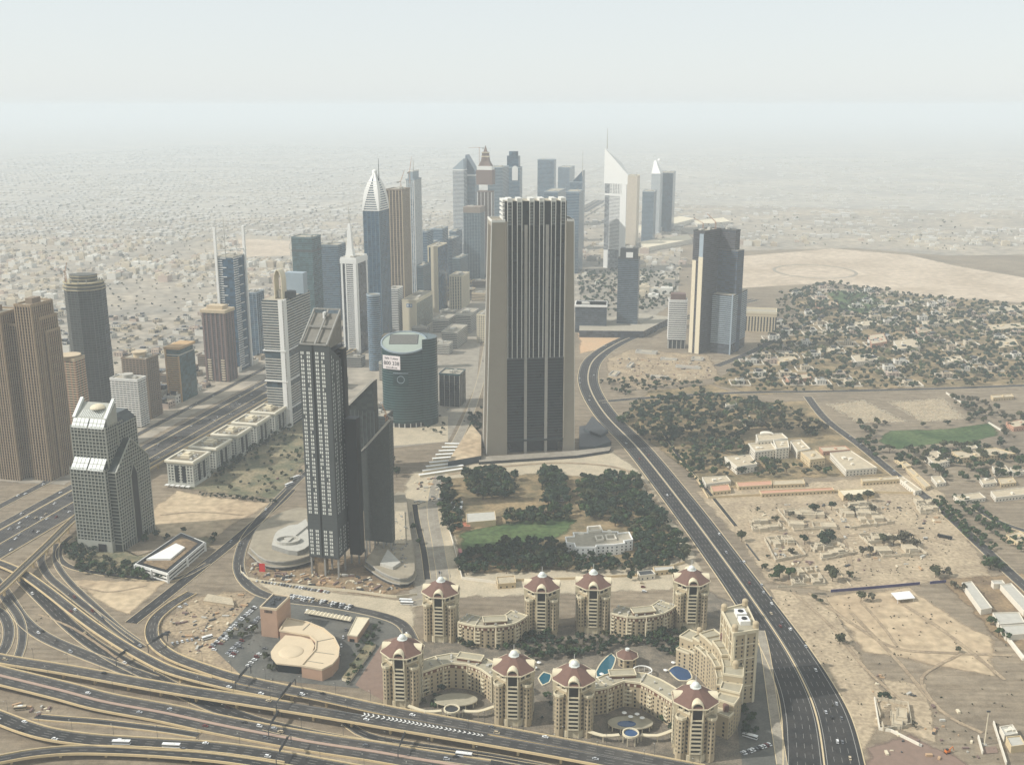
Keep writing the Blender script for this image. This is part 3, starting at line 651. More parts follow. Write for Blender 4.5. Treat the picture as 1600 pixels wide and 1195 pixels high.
# 2 dark unfinished tower ------------------------------------------------------------------------
Y2 = GY(640); hh = HT(Y2, 452); cx = CX(130, Y2+16, hh); R_ = 31*MPP(Y2, hh)
def ngon(cx, cy_, r, n, a=0): return oval(cx, cy_, r, r, n, a)
p = [(cx+R_*x*1.0, Y2+18+R_*y*.8) for x, y in ((-.95,-.2),(-.6,-.8),(0,-1),(.6,-.8),(.95,-.2),(.95,.5),(.4,1),(-.4,1),(-.95,.5))]
M_dgr = glassmat('dark_green_glass', (40, 46, 44), var=.7)
t = tower('unfinished_tower', 'dark unfinished tower with cream collar rings at its top, behind the silver tower', p, hh, M_dgr, band=mat('raw_slab', (92, 92, 86), .9), bh=.7, proud=.25, pier=mat('raw_slab', (92, 92, 86)), psp=6, pw=.4, pd=.3, plant=0)
for k, (z, e) in enumerate(((hh-2, 1.6), (hh+3, 1.6), (hh+8, 1.2))):
    MB().prism(inset(p, -e), z, z+1.2, bot=True).build('collar_ring', mat('formwork', (166, 154, 122), .9, var=.2), t)
for z, z1_, ins in ((hh+1.6, hh+9, 1.0), (hh+9, hh+20, 9)): MB().prism(inset(p, ins), z, z1_, 0, 0).build('crown', mat('raw_slab', (0,0,0)), t)
for z in (hh+13, hh+17.5): MB().prism(inset(p, 8.2), z, z+1.1, bot=True).build('collar_ring', mat('formwork', (0,0,0)), t)
rq_ = random.Random(4)
for k in range(14): q = lerp(inset(p, 1.5)[k % 9], inset(p, 1.5)[(k+1) % 9], rq_.random()); MB().box(q[0], q[1], hh+8.9, hh+rq_.uniform(11, 15), 1.1, 1.1).build('column_stub', M_grey, t)
crane('thin tower crane rising above the dark unfinished tower', cx-R_*.75, Y2+10, 0.0+hh, 24, 80, 14, 1.1)
# 3..6 low towers left of the highway
Y3 = GY(700)
p, h = PR(116, 562, Y3, 86, 131); t = tower('apartment_tower', 'beige and rust balconied tower with round roof rim behind the silver tower', p, h, M_win, fl=3.4, band=M_beige, bh=1.5, proud=.8, pier=mat('rust_render', (142, 92, 70), .85), psp=7, pw=2.2, pd=.6, cat='tower')
c = cen(p); MB().cyl(c[0], c[1], 13, h+.2, h+3, 20).cyl(c[0], c[1], 15, h+3, h+4.2, 20, bot=True).build('roof_rim', M_beige, t)
Y4 = GY(668)
p, h = PR(214, 594, Y4, 173, 216, dep=20); t = tower('apartment_block', 'white apartment block with rounded balconies beside the silver tower', p, h, M_win, fl=3.3, band=M_white, bh=1.4, proud=1.2, pier=M_lgrey, psp=6, pw=1.2, pd=.5)
c = cen(p); MB().cyl(c[0], c[1], 8, h, h+6, 16).build('stair_drum', M_lgrey, t)
Y5 = GY(655)
p, h = PR(228, 562, Y5, 190, 246); t = tower('apartment_tower', 'brown balconied tower with a round drum on its roof', p, h, M_win, fl=3.4, band=M_stone_br, bh=1.6, proud=.9, pier=M_stone_br, psp=5.5, pw=1.6, pd=.6)
c = cen(p); MB().cyl(c[0], c[1], 9, h, h+7, 16).cyl(c[0], c[1], 11, h+7, h+8.5, 20, bot=True).build('roof_drum', M_beige, t)
Y6 = GY(628)
p, h = PR(279, 545, Y6, 257, 303); t = tower('office_tower', 'ochre framed tower with green glass side and open top arch', p, h-10, M_teal, fl=3.5, plant=1, para=.6)
q = [p[0], lerp(p[0], p[1], .42), lerp(p[3], p[2], .42), p[3]]
u_ = DIR(-13.3); a_ = p
def facebox(mb, p0, p1, z0, z1, proud, m=0):
    """box laid against the face p0-p1 (ccw), standing proud of it"""
    L = hypot(p1[0]-p0[0], p1[1]-p0[1]); n = ((p1[1]-p0[1])/L, -(p1[0]-p0[0])/L); c = lerp(p0, p1, .5)
    mb.box(c[0]+n[0]*(proud/2-.15), c[1]+n[1]*(proud/2-.15), z0, z1, L, proud+.3, math.degrees(atan2(p1[1]-p0[1], p1[0]-p0[0])), m); return mb
def frontedge(p):
    """index of the face turned most towards the camera"""
    best = None
    for i in range(len(p)):
        a, b = p[i], p[(i+1) % len(p)]; L = hypot(b[0]-a[0], b[1]-a[1])
        n = ((b[1]-a[1])/L, -(b[0]-a[0])/L); s_ = -n[1]
        if best is None or s_ > best[0]: best = (s_, i)
    return best[1]
i = frontedge(p); A, B = p[i], p[(i+1) % 4]; D_ = p[(i+2) % 4]
b = MB()
for k in range(int((h-14)/3.5)): facebox(b, lerp(A, B, .12), lerp(A, B, .92), 4+3.5*k, 5.9+3.5*k, 1.2)
b.build('balcony', M_gold, t, kind='stuff')
b = MB(); facebox(b, A, lerp(A, B, .1), 0, h, 1.6); facebox(b, lerp(A, B, .92), B, 0, h-12, 1.4); b.build('frame_pier', M_gold, t)
MB().prism(inset(p, 1.5), h-10, h-1, 0).build('top_storey', M_teal, t)
MB().prism(inset(p, -1.6), h-1.5, h+2, 0, 0, bot=True).build('roof_beam', M_gold, t)
# 7 red brown tower
Y7 = GY(597)
p, h = PR(350, 487, Y7, 315, 364); t = tower('apartment_tower', 'red brown tower with cream corner windows at the highway', p, h, glassmat('slate_glass', (58, 62, 66)), fl=3.6, band=M_stone_rd, bh=1.1, proud=.3, pier=M_stone_rd, psp=9, pw=3, pd=.8, plant=2)
MB().prism(inset(p, -2.2), h-3, h+2, bot=True).prism(inset(p, 6), h+2, h+8).build('cornice', M_beige, t)
i = frontedge(p); A, B = p[i], p[(i+1) % 4]; b = MB()
for f0, f1 in ((.12, .28), (.72, .88)):
    for k in range(9): facebox(b, lerp(A, B, f0), lerp(A, B, f1), 3+4.2*k, 4.6+4.2*k, 1.4)
b.build('cream_window_surround', M_cream, t)
# 8 twin-masted tower
Y8 = GY(580)
p, h = PR(364, 402, Y8, 339, 381); t = tower('office_tower', 'blue glass tower framed by two white masts with a needle on top', p, h, M_blue, fl=4.0, plant=1, para=1)
i = frontedge(p); A, B = p[i], p[(i+1) % 4]; Cc, Dd = p[(i+2) % 4], p[(i+3) % 4]
b = MB()
for k in range(int(h/4)-1):
    z = 6+4*k; w_ = .55 if k % 4 == 0 else .32
    facebox(b, A, lerp(A, B, w_), z, z+1.1, 1.3); facebox(b, lerp(B, Cc, .0), lerp(B, Cc, .4 if k % 4 else .75), z, z+1.1, 1.3)
b.build('white_fin', M_white, t, kind='stuff')
hm = HT(Y8, 357)
for q_ in (A, Cc):
    c = lerp(q_, cen(p), -.06); MB().box(c[0], c[1], 0, hm, 4.2, 4.2, -13.3).build('frame_mast', M_white, t)
b = MB(); c1 = lerp(A, cen(p), -.06); c2 = lerp(Cc, cen(p), -.06); b.bar((c1[0], c1[1], h+10), (c2[0], c2[1], h+10), 1.2).build('frame_beam', M_white, t)
mast(t, lerp(A, B, .55), h, HT(Y8, 338), 1.0)
# 9 blue block beside it
p, h = PR(400, 458, 1905, 383, 412); tower('office_tower', 'plain blue glass block beside the twin-masted tower', p, h, M_blue, fl=4, band=M_pale, bh=.5, proud=.15, pier=M_pale, psp=8, pw=.6, pd=.3)
# 10 banded hotel with arched crown
Y10 = GY(668)
p, h = PR(441, 470, Y10, 409, 483)
t = thing('hotel_tower', 'white banded hotel tower with a pale arched crown', 'tower', cen(p))
i = frontedge(p); A, B = p[i], p[(i+1) % 4]; Cc, Dd = p[(i+2) % 4], p[(i+3) % 4]
MB().prism(p, 0, h, 0, 1).build('glazing', [M_glass, M_roof], t)
sk = lambda k, z: any(abs(z-q) < 5.0 for q in (h*.58, h*.34, h*.12))
MB().bands(p, 3, h, 3.9, 1.6, .6, 0, sk).build('floor_band', M_lgrey, t, kind='stuff')
b = MB(); facebox(b, lerp(A, B, .8), B, 0, h+1, 1.8); facebox(b, B, lerp(B, Cc, .1), 0, h+1, 1.8); b.build('corner_pier', M_white, t)
for z in (h*.58+5, h*.34+5, h*.12+5): MB().prism(inset(p, -2.4), z, z+1.2, bot=True).build('sky_lobby_ledge', M_white, t)
hc = HT(Y10, 424); wl = hypot(B[0]-A[0], B[1]-A[1]); cv_ = lerp(lerp(A, B, .62), lerp(Dd, Cc, .62), .22)
arch = MB(); u_ = DIR(-13.3); v_ = (-u_[1], u_[0]); hw = wl*.2
def archvault(mb, c, u, v, hw, dp, z0, zs, zt, n=10, th=1.2):
    """open vault: two walls and a round top, extruded along v"""
    out = [(-hw, z0), (-hw, zs)] + [(-hw*cos(pi*k/n), zs+(zt-zs)*sin(pi*k/n)) for k in range(1, n)] + [(hw, zs), (hw, z0)]
    inn = [(-hw+th, z0), (-hw+th, zs)] + [(-(hw-th)*cos(pi*k/n), zs+(zt-zs-th)*sin(pi*k/n)) for k in range(1, n)] + [(hw-th, zs), (hw-th, z0)]
    P3 = lambda s_, z, d: (c[0]+u[0]*s_+v[0]*d, c[1]+u[1]*s_+v[1]*d, z)
    for k in range(len(out)-1):
        a, b_, c_, d_ = out[k], out[k+1], inn[k+1], inn[k]
        mb.poly([P3(*a, -dp/2), P3(*d_, -dp/2), P3(*c_, -dp/2), P3(*b_, -dp/2)])
        mb.poly([P3(*a, dp/2), P3(*b_, dp/2), P3(*c_, dp/2), P3(*d_, dp/2)])
        mb.poly([P3(*a, -dp/2), P3(*b_, -dp/2), P3(*b_, dp/2), P3(*a, dp/2)])
        mb.poly([P3(*d_, -dp/2), P3(*d_, dp/2), P3(*c_, dp/2), P3(*c_, -dp/2)])
    return mb
archvault(arch, cv_, u_, v_, hw, 15, h, h+(hc-h)*.6, hc).build('crown_arch', M_cream, t)
MB().cyl(cv_[0], cv_[1], hw*.55, h, h+12, 12).build('crown_drum', M_lgrey, t); mast(t, cv_, hc-2, hc+9, .5)
c = lerp(lerp(A, B, .75), lerp(Dd, Cc, .75), .72); hb = HT(Y10+30, 428)
MB().prism(rect(*c, wl*.9, wl*.45, -13.3), h, hb-3, 0).build('rear_crown', M_pale, t)
c = lerp(lerp(B, Cc, .3), cen(p), .1); MB().cyl(c[0], c[1], 9, h, h+9, 14).build('roof_drum', M_dgrey, t)
# 11, 12 glass towers on the far row
p, h = PR(487, 372, 2118, 455, 501); t = tower('office_tower', 'plain teal glass box tower with a darker upper rim', p, h, M_teal, fl=4, band=mat('teal_spandrel', (92, 112, 112), .4), bh=.6, proud=.12, plant=1)
MB().prism(inset(p, -.5), HT(2118, 394), HT(2118, 391), bot=True).build('rim', M_dgrey, t)
p, h = PR(528, 384, 2243, 494, 540); tower('office_tower', 'blue grey glass tower with fine floor lines behind the banded hotel', p, h, M_blue, fl=4, band=mat('grey_spandrel', (112, 124, 128), .5), bh=1.3, proud=.25, plant=2)
# 13 white lattice tower with pyramid spire
Y13 = 1925
p, h = PR(556, 405, Y13, 532, 573); t = tower('office_tower', 'white framed tower with a ladder facade and obelisk spire', p, h, glassmat('slate_glass', (0,0,0)), fl=3.8, plant=2, cap=M_white, para=2.5)
i = frontedge(p); A, B = p[i], p[(i+1) % 4]; Cc = p[(i+2) % 4]; b = MB()
for k in range(int(h/3.8)): facebox(b, lerp(A, B, .36), lerp(A, B, .8), 2+3.8*k, 3.7+3.8*k, .7)
b.build('ladder_rung', M_white, t, kind='stuff')
b = MB()
for f0, f1 in ((0, .12), (.28, .36), (.8, 1.0)): facebox(b, lerp(A, B, f0), lerp(A, B, f1), 0, h, 1.0)
facebox(b, B, lerp(B, Cc, .12), 0, h, 1.0); facebox(b, lerp(B, Cc, .88), Cc, 0, h, 1.0); b.build('white_pier', M_white, t)
MB().prism(inset(p, -1.2), h-9, h-.5, bot=True).build('top_band', M_white, t)
c = lerp(cen(p), A, .25); b = MB(); hp = HT(Y13, 352)
b.loft(rect(*c, 16, 13, -13.3), h, rect(*c, 12, 10, -13.3), h+16).loft(rect(*c, 11, 9, -13.3), h+16, rect(*c, 5, 4, -13.3), hp).build('spire_base', M_white, t); mast(t, c, hp, HT(Y13, 324), 1.0)
# 14 bullet shaped glass tower
Y14 = 2044
p, h = PR(592, 330, Y14, 567, 607); c = cen(p); t = thing('hotel_tower', 'tallest slender blue tower with a white bullet-shaped crown and ball', 'tower', c)
W_, D_ = hypot(p[1][0]-p[0][0], p[1][1]-p[0][1]), hypot(p[2][0]-p[1][0], p[2][1]-p[1][1])
MB().prism(p, 0, h, 0, 0).build('glazing', M_blue, t)
MB().piers(p, 0, h, W_*.25, 1.2, .5).build('fin', mat('slate_fin', (96, 112, 122), .4), t, kind='stuff')
MB().bands(p, 3, h, 3.7, .5, .15).build('floor_band', mat('slate_fin', (0,0,0)), t, kind='stuff')
ht = HT(Y14, 272); prof = [1, .985, .96, .92, .86, .78, .66, .5, .3, .14]
sh = MB()
for k in range(len(prof)-1):
    s0_, s1_ = prof[k], prof[k+1]
    sc_ = lambda f_: [lerp(c, q, f_) for q in p]
    sh.loft(sc_(s0_*1.0), h+(ht-h)*k/9, sc_(s1_*1.0), h+(ht-h)*(k+1)/9, 0)
sh.build('crown_glazing', M_blue, t)
sh = MB()
for k in range(13):
    f0 = k/16; z = h+(ht-h)*f0; i0 = f0*9; a = int(i0); s_ = prof[a]+(prof[a+1]-prof[a])*(i0-a)
    sh.prism([lerp(c, q, s_*1.03) for q in p], z, z+(ht-h)/16*.55, bot=True)
sh.build('crown_band', M_white, t, kind='stuff')
for a in range(4):        # the four white petals
    b = MB(); q0, q1 = p[a], p[(a+1) % 4]
    for k in range(9):
        z0_, z1_ = h+(ht-h)*k/9, h+(ht-h)*(k+1)/9
        wa, wb = .08+.42*k/9, .08+.42*(k+1)/9
        for s_ in (0, 1):
            e0 = [lerp(c, lerp(q0, q1, f_ if s_ == 0 else 1-f_), prof[k]*1.05) for f_ in (0, wa)]; e1 = [lerp(c, lerp(q0, q1, f_ if s_ == 0 else 1-f_), prof[k+1]*1.05) for f_ in (0, wb)]
            pts = [(*e0[0], z0_), (*e0[1], z0_), (*e1[1], z1_), (*e1[0], z1_)]
            b.poly(pts if s_ == 0 else pts[::-1])
    b.build('petal', M_white, t)
MB().dome(c[0], c[1], ht+2, 5, 5, 14).loft(oval(*c, 2, 2, 14), ht-6, oval(*c, 5, 5, 14), ht+2, 0).build('ball', M_white, t, smooth=True)
mast(t, (c[0]+8, c[1]), ht-14, HT(Y14, 249), .9, M_dgrey)
# 15 brown grid tower, 16 pale pinnacled tower
p, h = PR(628, 297, 2162, 603, 640); t = tower('apartment_tower', 'brown grid-faced unfinished tower beside the bullet crown', p, h, glassmat('brown_glass', (0,0,0)), fl=3.8, band=mat('taupe', (132, 118, 104), .85), bh=1.0, proud=.25, pier=M_beige, psp=6.5, pw=1.4, pd=.6, plant=3)
c = cen(p); crane('luffing crane on the brown grid-faced tower, lower of two', c[0]+6, c[1], h, 14, 60, 26, 1.0); 
p, h = PR(647, 281, 2272, 634, 658); t = tower('apartment_tower', 'pale slender tower with a stepped pinnacle crown', p, h, glassmat('pale_glass', (118, 128, 134)), fl=3.6, band=M_pale, bh=1.3, proud=.2, pier=M_white, psp=5, pw=1.2, pd=.5, plant=0)
q = inset(p, 4); MB().prism(q, h, HT(2272, 268)).build('crown', M_pale, t); ringwall(MB(), inset(q, -.5), 1, HT(2272, 268)-1, HT(2272, 268)+2).build('crown_rim', M_white, t); mast(t, cen(p), HT(2272, 268), HT(2272, 249), 1.0)
crane('luffing crane leaning over the pale pinnacled tower', c[0]+22, c[1]+30, h-4, 22, 75, 34, 1.15)
# 17 bluish mid towers
for nm, (xc, yt, Y, xl, xr), lb in (('office_tower', (667, 362, 2500, 657, 677), 'small blue tower just right of the pale pinnacled tower'), ('office_tower', (691, 358, 2700, 676, 700), 'hazy blue tower behind the cream edged slab'), ('office_tower', (712, 362, 2900, 702, 722), 'narrow hazy tower left of the tall grey slab')):
    p, h = PR(xc, yt, Y, xl, xr); tower(nm, lb, p, h, M_blue, fl=4, band=M_pale, bh=1, proud=.2)
for (xc, yt, Y, xl, xr), lb in (((674, 380, 2600, 662, 684), 'hazy blue mid-rise just left of the cream edged slab'), ((706, 374, 2760, 693, 717), 'hazy blue mid-rise between the cream edged slab and the tall grey slab'), ((719, 404, 2480, 707, 731), 'grey mid-rise above the sunlit beige tower'), ((648, 402, 2350, 637, 658), 'grey mid-rise at the foot of the pale pinnacled tower'), ((661, 416, 2240, 651, 672), 'small grey block above the cream hotel'), ((736, 384, 2950, 724, 746), 'hazy mid-rise behind the foot of the tall grey slab'), ((594, 420, 2300, 580, 606), 'dark block behind the short rounded blue tower')):
    p, h = PR(xc, yt, Y, xl, xr); tower('office_tower', lb, p, h, M_blue if 'blue' in lb else M_glass, fl=4, band=M_pale if 'blue' in lb else mat('grey_spandrel', (112, 124, 128)), bh=1.1, proud=.2)
# 18 cream edged dark slab
p, h = PR(684, 386, 2330, 668, 698); t = tower('office_tower', 'dark blue slab tower with broad cream edge', p, h, M_blue, fl=4, plant=2, cap=M_cream)
i = frontedge(p); A, B = p[i], p[(i+1) % 4]; b = MB(); facebox(b, lerp(A, B, .3), B, 0, h+1, .8); facebox(b, A, lerp(A, B, .12), 0, h+1, .8); b.build('cream_wall', M_cream, t)
# 19 cream hotel with blue emblem
Y19 = GY(520)
p, h = PR(650, 470, Y19, 628, 676); t = tower('hotel', 'cream hotel block with a small blue emblem and green glass fins', p, h, mat('cream_render', (0,0,0)), fl=3.6, plant=4, cap=M_cream)
i = frontedge(p); A, B = p[i], p[(i+1) % 4]; Cc = p[(i+2) % 4]
MB().piers([B, Cc, lerp(Cc, A, .01)], 2, h-6, 5, 2.2, .4, edges=[0], ends=False).build('glazed_strip', M_teal, t, kind='stuff')
b = MB(); facebox(b, lerp(A, B, .32), lerp(A, B, .72), h-14, h-7, .3); b.build('emblem', mat('emblem_blue', (70, 116, 160), .6), t)
b = MB()
for k in range(2):
    q0 = .36+.2*k; facebox(b, lerp(A, B, q0), lerp(A, B, q0+.12), h-12.5, h-8.5, .55)
b.build('emblem_mark', M_white, t)
# 20 striped white, 21 curved small
p, h = PR(621, 452, 2120, 607, 629); tower('apartment_tower', 'white striped apartment tower left of the cream hotel', p, h, M_win, fl=3.6, band=M_white, bh=1.7, proud=.5, plant=2)
Yq = GY(580); hq = HT(Yq, 462); cx_ = CX(582, Yq, hq); p = oval(cx_, Yq+11, 11.5, 10, 20); tower('office_tower', 'short rounded blue tower in front of the bullet crowned tower', p, hq, M_blue, fl=3.7, band=M_pale, bh=1.1, proud=.3, plant=1)
# 22 beige residential
p, h = PR(722, 432, GY(483), 702, 733); tower('apartment_tower', 'sunlit beige apartment tower with vertical ribs', p, h, M_win, fl=3.5, band=M_cream, bh=1.3, proud=.3, pier=M_cream, psp=6, pw=2.4, pd=.7, plant=3)
# 23 tall grey slab
p, h = PR(750, 325, 2742, 724, 757); t = tower('office_tower', 'tall grey slab with a brownish blank top band', p, h, M_glass, fl=3.8, band=mat('grey_spandrel', (0,0,0)), bh=1.2, proud=.2, pier=mat('grey_spandrel', (0,0,0)), psp=7, pw=1, pd=.3)
MB().prism(inset(p, -.6), HT(2742, 333), h+2, bot=True).build('blank_band', mat('taupe', (0,0,0)), t)
# 24 twin with shard top
p, h = PR(724, 248, 3268, 707, 731); t = tower('office_tower', 'white louvred tower with a raked top, left of the brown pagoda spire', p, h-34, M_blue, fl=4, band=M_white, bh=1.6, proud=.5, plant=0)
b = MB(); zz = [h-34 if k in (1, 2) else h for k in range(4)]; i = frontedge(p); zz = [0]*4; zz[i] = h-30; zz[(i+3) % 4] = h-30; zz[(i+1) % 4] = h; zz[(i+2) % 4] = h
b.loft(p, h-33, p, zz).build('raked_top', M_pale, t)
p, h = PR(742, 262, 3300, 727, 748); t = tower('office_tower', 'blue glass shard topped tower behind the pagoda spire', p, h-22, M_blue, fl=4, band=M_pale, bh=.8, proud=.2, plant=0)
i = frontedge(p); zz = [0]*4; zz[i] = h+38; zz[(i+3) % 4] = h+38; zz[(i+1) % 4] = h-10; zz[(i+2) % 4] = h-10
MB().loft(inset(p, .5), h-22, inset(p, .5), zz).build('shard', M_blue, t); MB().prism(inset(p, -1), h-26, h-21, bot=True).build('white_belt', M_white, t)
# 25 pagoda spire tower
Y25 = 2850; hb = HT(Y25, 300); p, _ = PR(768, 300, Y25, 746, 772); M_pag = mat('pagoda_brown', (118, 100, 90), .85, var=.1)
t = tower('apartment_tower', 'brown tower wearing a pagoda-like stepped spire', p, hb, glassmat('brown_glass', (0,0,0)), fl=3.8, band=M_pag, bh=1.0, proud=.2, pier=M_white, psp=9, pw=1.2, pd=.5, plant=0)
c = cen(p); MB().prism(inset(p, -2.5), HT(Y25, 289), HT(Y25, 266), bot=True).build('upper_block', M_pag, t)
MB().prism(inset(p, -1), HT(Y25, 266), HT(Y25, 260), bot=True).build('white_gallery', M_white, t)
b = MB(); rr = hypot(p[0][0]-c[0], p[0][1]-c[1]); y_ = [260, 252, 246, 240, 237, 228]; f_ = [.9, .55, .48, .42, .22, .03]
for k in range(5): b.loft([lerp(c, q, f_[k]) for q in p], HT(Y25, y_[k]), [lerp(c, q, f_[k+1]) for q in p], HT(Y25, y_[k+1]), 0)
b.build('spire', M_pag, t)
for k in (2, 3): MB().prism([lerp(c, q, f_[k]*1.15) for q in p], HT(Y25, y_[k]), HT(Y25, y_[k])+3, bot=True).build('spire_band', M_cream, t)
crane('tower crane standing beside the pagoda spire', c[0]-16, c[1]-10, HT(Y25, 262), 50, 170, 30, .0)
# 26 arch topped tower
p, h = PR(812, 262, 3180, 789, 814, dep=34); t = tower('office_tower', 'hazy tower with a white arched window at its top, above the big slab', p, h, M_blue, fl=4, band=M_pale, bh=.9, proud=.2, plant=0)
c = cen(p); MB().prism(inset(p, 5), h, HT(3180, 244)).cyl(c[0], c[1], 14, HT(3180, 244), HT(3180, 237), 16).build('crown', M_blue, t)
i = frontedge(p); A, B = p[i], p[(i+1) % 4]; b = MB(); u_ = DIR(-13.3); cc = lerp(A, B, .68)
b.poly([(cc[0]+u_[0]*s_, cc[1]+u_[1]*s_-1.0, z) for s_, z in [(-9, h-38), (9, h-38), (9, h-4)] + [(9*cos(k*pi/8), h-4+9*sin(k*pi/8)) for k in range(1, 8)] + [(-9, h-4)]]); b.build('arched_window', M_white, t)
p, h = PR(785, 262, 3050, 762, 795); tower('office_tower', 'wide grey tower between the pagoda spire and the arch topped tower', p, h, M_glass, fl=4, band=M_pale, bh=1.3, proud=.3, plant=1)
# 27.. hazy background towers
far = [((866, 250, 3600, 840, 869), 'flat topped hazy blue slab rising above the big slab'), ((890, 262, 4100, 872, 898), 'faint bluish tower beside the hazy flat topped slab'),
       ((905, 300, 2900, 884, 912), 'blue grey tower peeking out right of the big slab'), ((872, 300, 3000, 850, 884), 'hidden hazy tower behind the big slab')]
for (xc, yt, Y, xl, xr), lb in far:
    p, h = PR(xc, yt, Y, xl, xr); tower('office_tower', lb, p, h, M_blue, fl=4.2, band=M_pale, bh=1, proud=.2, plant=1)
p, h = PR(910, 285, 3400, 890, 914); t = tower('office_tower', 'faint tower ending in a sloped blade and thin needle', p, h, M_blue, fl=4.2, band=M_pale, bh=.8, proud=.2, plant=0)
i = frontedge(p); zz = [0]*4; zz[i] = h-8; zz[(i+3) % 4] = h-8; zz[(i+1) % 4] = h+36; zz[(i+2) % 4] = h+36
MB().loft(inset(p, .5), h-10, inset(p, .5), zz).build('blade', M_blue, t); mast(t, p[(i+1) % 4], h+20, HT(3400, 236), 1.2)
# 30 triangular white tower
Y30 = 2990; h = HT(Y30, 268); hA = HT(Y30, 232); mp_ = MPP(Y30, h)
xa, xb = CX(951, Y30, hA), CX(979, Y30, h)
F0 = (CX(947, Y30, h), Y30+22); F1 = (CX(979, Y30, h), Y30-14); F2 = (CX(975, Y30, h), Y30+44); p = ccw([F0, F1, F2])
t = thing('office_tower', 'white triangular tower with a raked blade top and tall needle', 'tower', cen(p))
MB().prism(p, 0, h-35, 0, 0).build('glazing', glassmat('grey_louvre', (110, 112, 112)), t)
F0i, F1i = lerp(F0, F1, .3), lerp(F0, F1, .8); b = MB()
for k in range(56): facebox(b, lerp(F0, F1, .22), lerp(F0, F1, .82), 55+3.9*k, 57.0+3.9*k, .9)
b.build('louvre', M_white, t, kind='stuff')
b = MB(); facebox(b, lerp(F0, F1, .0), lerp(F0, F1, .2), 0, 52, 1.0); facebox(b, lerp(F0, F1, .72), F1, 0, h-12, 1.4); facebox(b, F1, lerp(F1, F2, .96), 0, h-12, .6); facebox(b, F0, lerp(F0, F1, .85), h-68, h-62, 1.6); b.build('white_pier', M_white, t)
cf = lerp(F2, lerp(F0, F1, .5), .1)
b = MB(); q = inset(p, -1.5); zz = []
for k_ in q: d0 = hypot(k_[0]-F0[0], k_[1]-F0[1]); d1 = hypot(k_[0]-F1[0], k_[1]-F1[1]); zz.append(hA if d0 < d1 and d0 < 20 else (h-8 if d1 < 20 else hA-45))
b.loft(q, h-35, q, zz).build('blade_top', M_white, t)
b = MB()
for k in range(6): facebox(b, lerp(F0, F1, .35+.08*k), lerp(F0, F1, .38+.08*k), h-62, h-33, 2.2)
b.build('top_fin', M_white, t, kind='stuff'); MB().prism(inset(p, 3), h-64, h-34).build('top_recess', M_dgrey, t)
mast(t, lerp(F0, F1, .06), hA-2, HT(Y30, 201), 1.3, M_lgrey)
# hazy towers right of it
p, h = PR(996, 276, 3500, 980, 1000); t = tower('hotel_tower', 'pale beige tower just right of the needle blade tower', p, h, mat('pale_beige', (206, 192, 176), .8), fl=4, band=M_cream, bh=1.6, proud=.3, plant=1)
p, h = PR(1052, 271, 3900, 1026, 1056); tower('office_tower', 'hazy deep blue slab at the right end of the skyline', p, h, M_blue, fl=4.2, band=mat('slate_fin', (0,0,0)), bh=.6, proud=.2, plant=1)
p, h = PR(1032, 272, 3800, 1018, 1036); t = tower('hotel_tower', 'hazy white edged tower with a ball on its raked top', p, h, M_pale, fl=4, band=M_white, bh=1.4, proud=.4, plant=0); c = cen(p); MB().loft(p, h, [lerp(q, p[1], .75) for q in p], h+42).build('raked_top', M_white, t); MB().dome(c[0]+6, c[1], h+44, 7, 7).build('ball', M_white, t)
p, h = PR(1022, 300, 3600, 1004, 1026); tower('office_tower', 'low hazy block between the beige tower and the deep blue slab', p, h, M_blue, fl=4.2, band=M_pale, bh=1.2, proud=.2)
# 33 dark tower with notched head
Y33 = GY(517); p, h = PR(998, 405, Y33, 966, 1001, dep=26); t = tower('office_tower', 'dark slate tower with a notched head on the right of the big slab', p, h, glassmat('slate_glass', (0,0,0)), fl=3.9, band=mat('slate_fin', (0,0,0)), bh=1.3, proud=.25, plant=0, cap=M_dgrey)
q = inset(p, 3.5); MB().prism(q, h, HT(Y33, 389)).build('head', M_dgrey, t); c = cen(p); i = frontedge(q); A, B = q[i], q[(i+1) % 4]
b = MB(); facebox(b, lerp(A, B, .35), lerp(A, B, .75), h+2, h+13, 1.2); b.build('notch', M_white, t); MB().box(c[0], c[1], HT(Y33, 389)-.05, HT(Y33, 389)+3, 14, 10, -13.3).build('roof_plant', M_lgrey, t)
# 34 low glass block, and neighbours
p, h = PR(948, 478, GY(520), 899, 952, ang=-6, dep=50); t = tower('office_block', 'low dark glass block with a white cornice behind the big slab', p, h, glassmat('slate_glass', (0,0,0)), fl=4, band=mat('slate_fin', (0,0,0)), bh=.6, proud=.15, plant=2, cap=M_white)
MB().prism(inset(p, -1.6), h-3, h, bot=True).build('cornice', M_white, t)
c = G(1000, 522); tt = thing('podium_block', 'long dark podium at the foot of the slate tower', 'building', c); MB().prism(ccw([G(905, 527), G(1005, 528), G(1050, 505), G(1000, 500), G(905, 512)]), 0, 14, 0, 1).build('wall', [glassmat('slate_glass', (0,0,0)), M_roof], tt); MB().prism(ccw([G(955, 515), G(1000, 516), G(1020, 506), G(975, 505)]), 14, 18, 0, 1).build('upper_floor', [M_lgrey, M_roof], tt)
# 35 pair of towers with cream stripes
Y35 = GY(553)
p, h = PR(1101, 362, Y35, 1084, 1127, ang=-42); t = tower('residential_tower', 'dark tower with two broad cream stripes and cranes on top', p, h, glassmat('slate_glass', (0,0,0)), fl=3.8, band=mat('brown_grey', (84, 78, 76), .8), bh=1.5, proud=.3, plant=2, cap=M_dgrey)
i = frontedge(p)
A, B = p[i], p[(i+1) % 4]
lf = [k for k in range(4) if (p[(k+1) % 4][1]-p[k][1]) / hypot(p[(k+1) % 4][0]-p[k][0], p[(k+1) % 4][1]-p[k][1]) < -.3 or k == i]
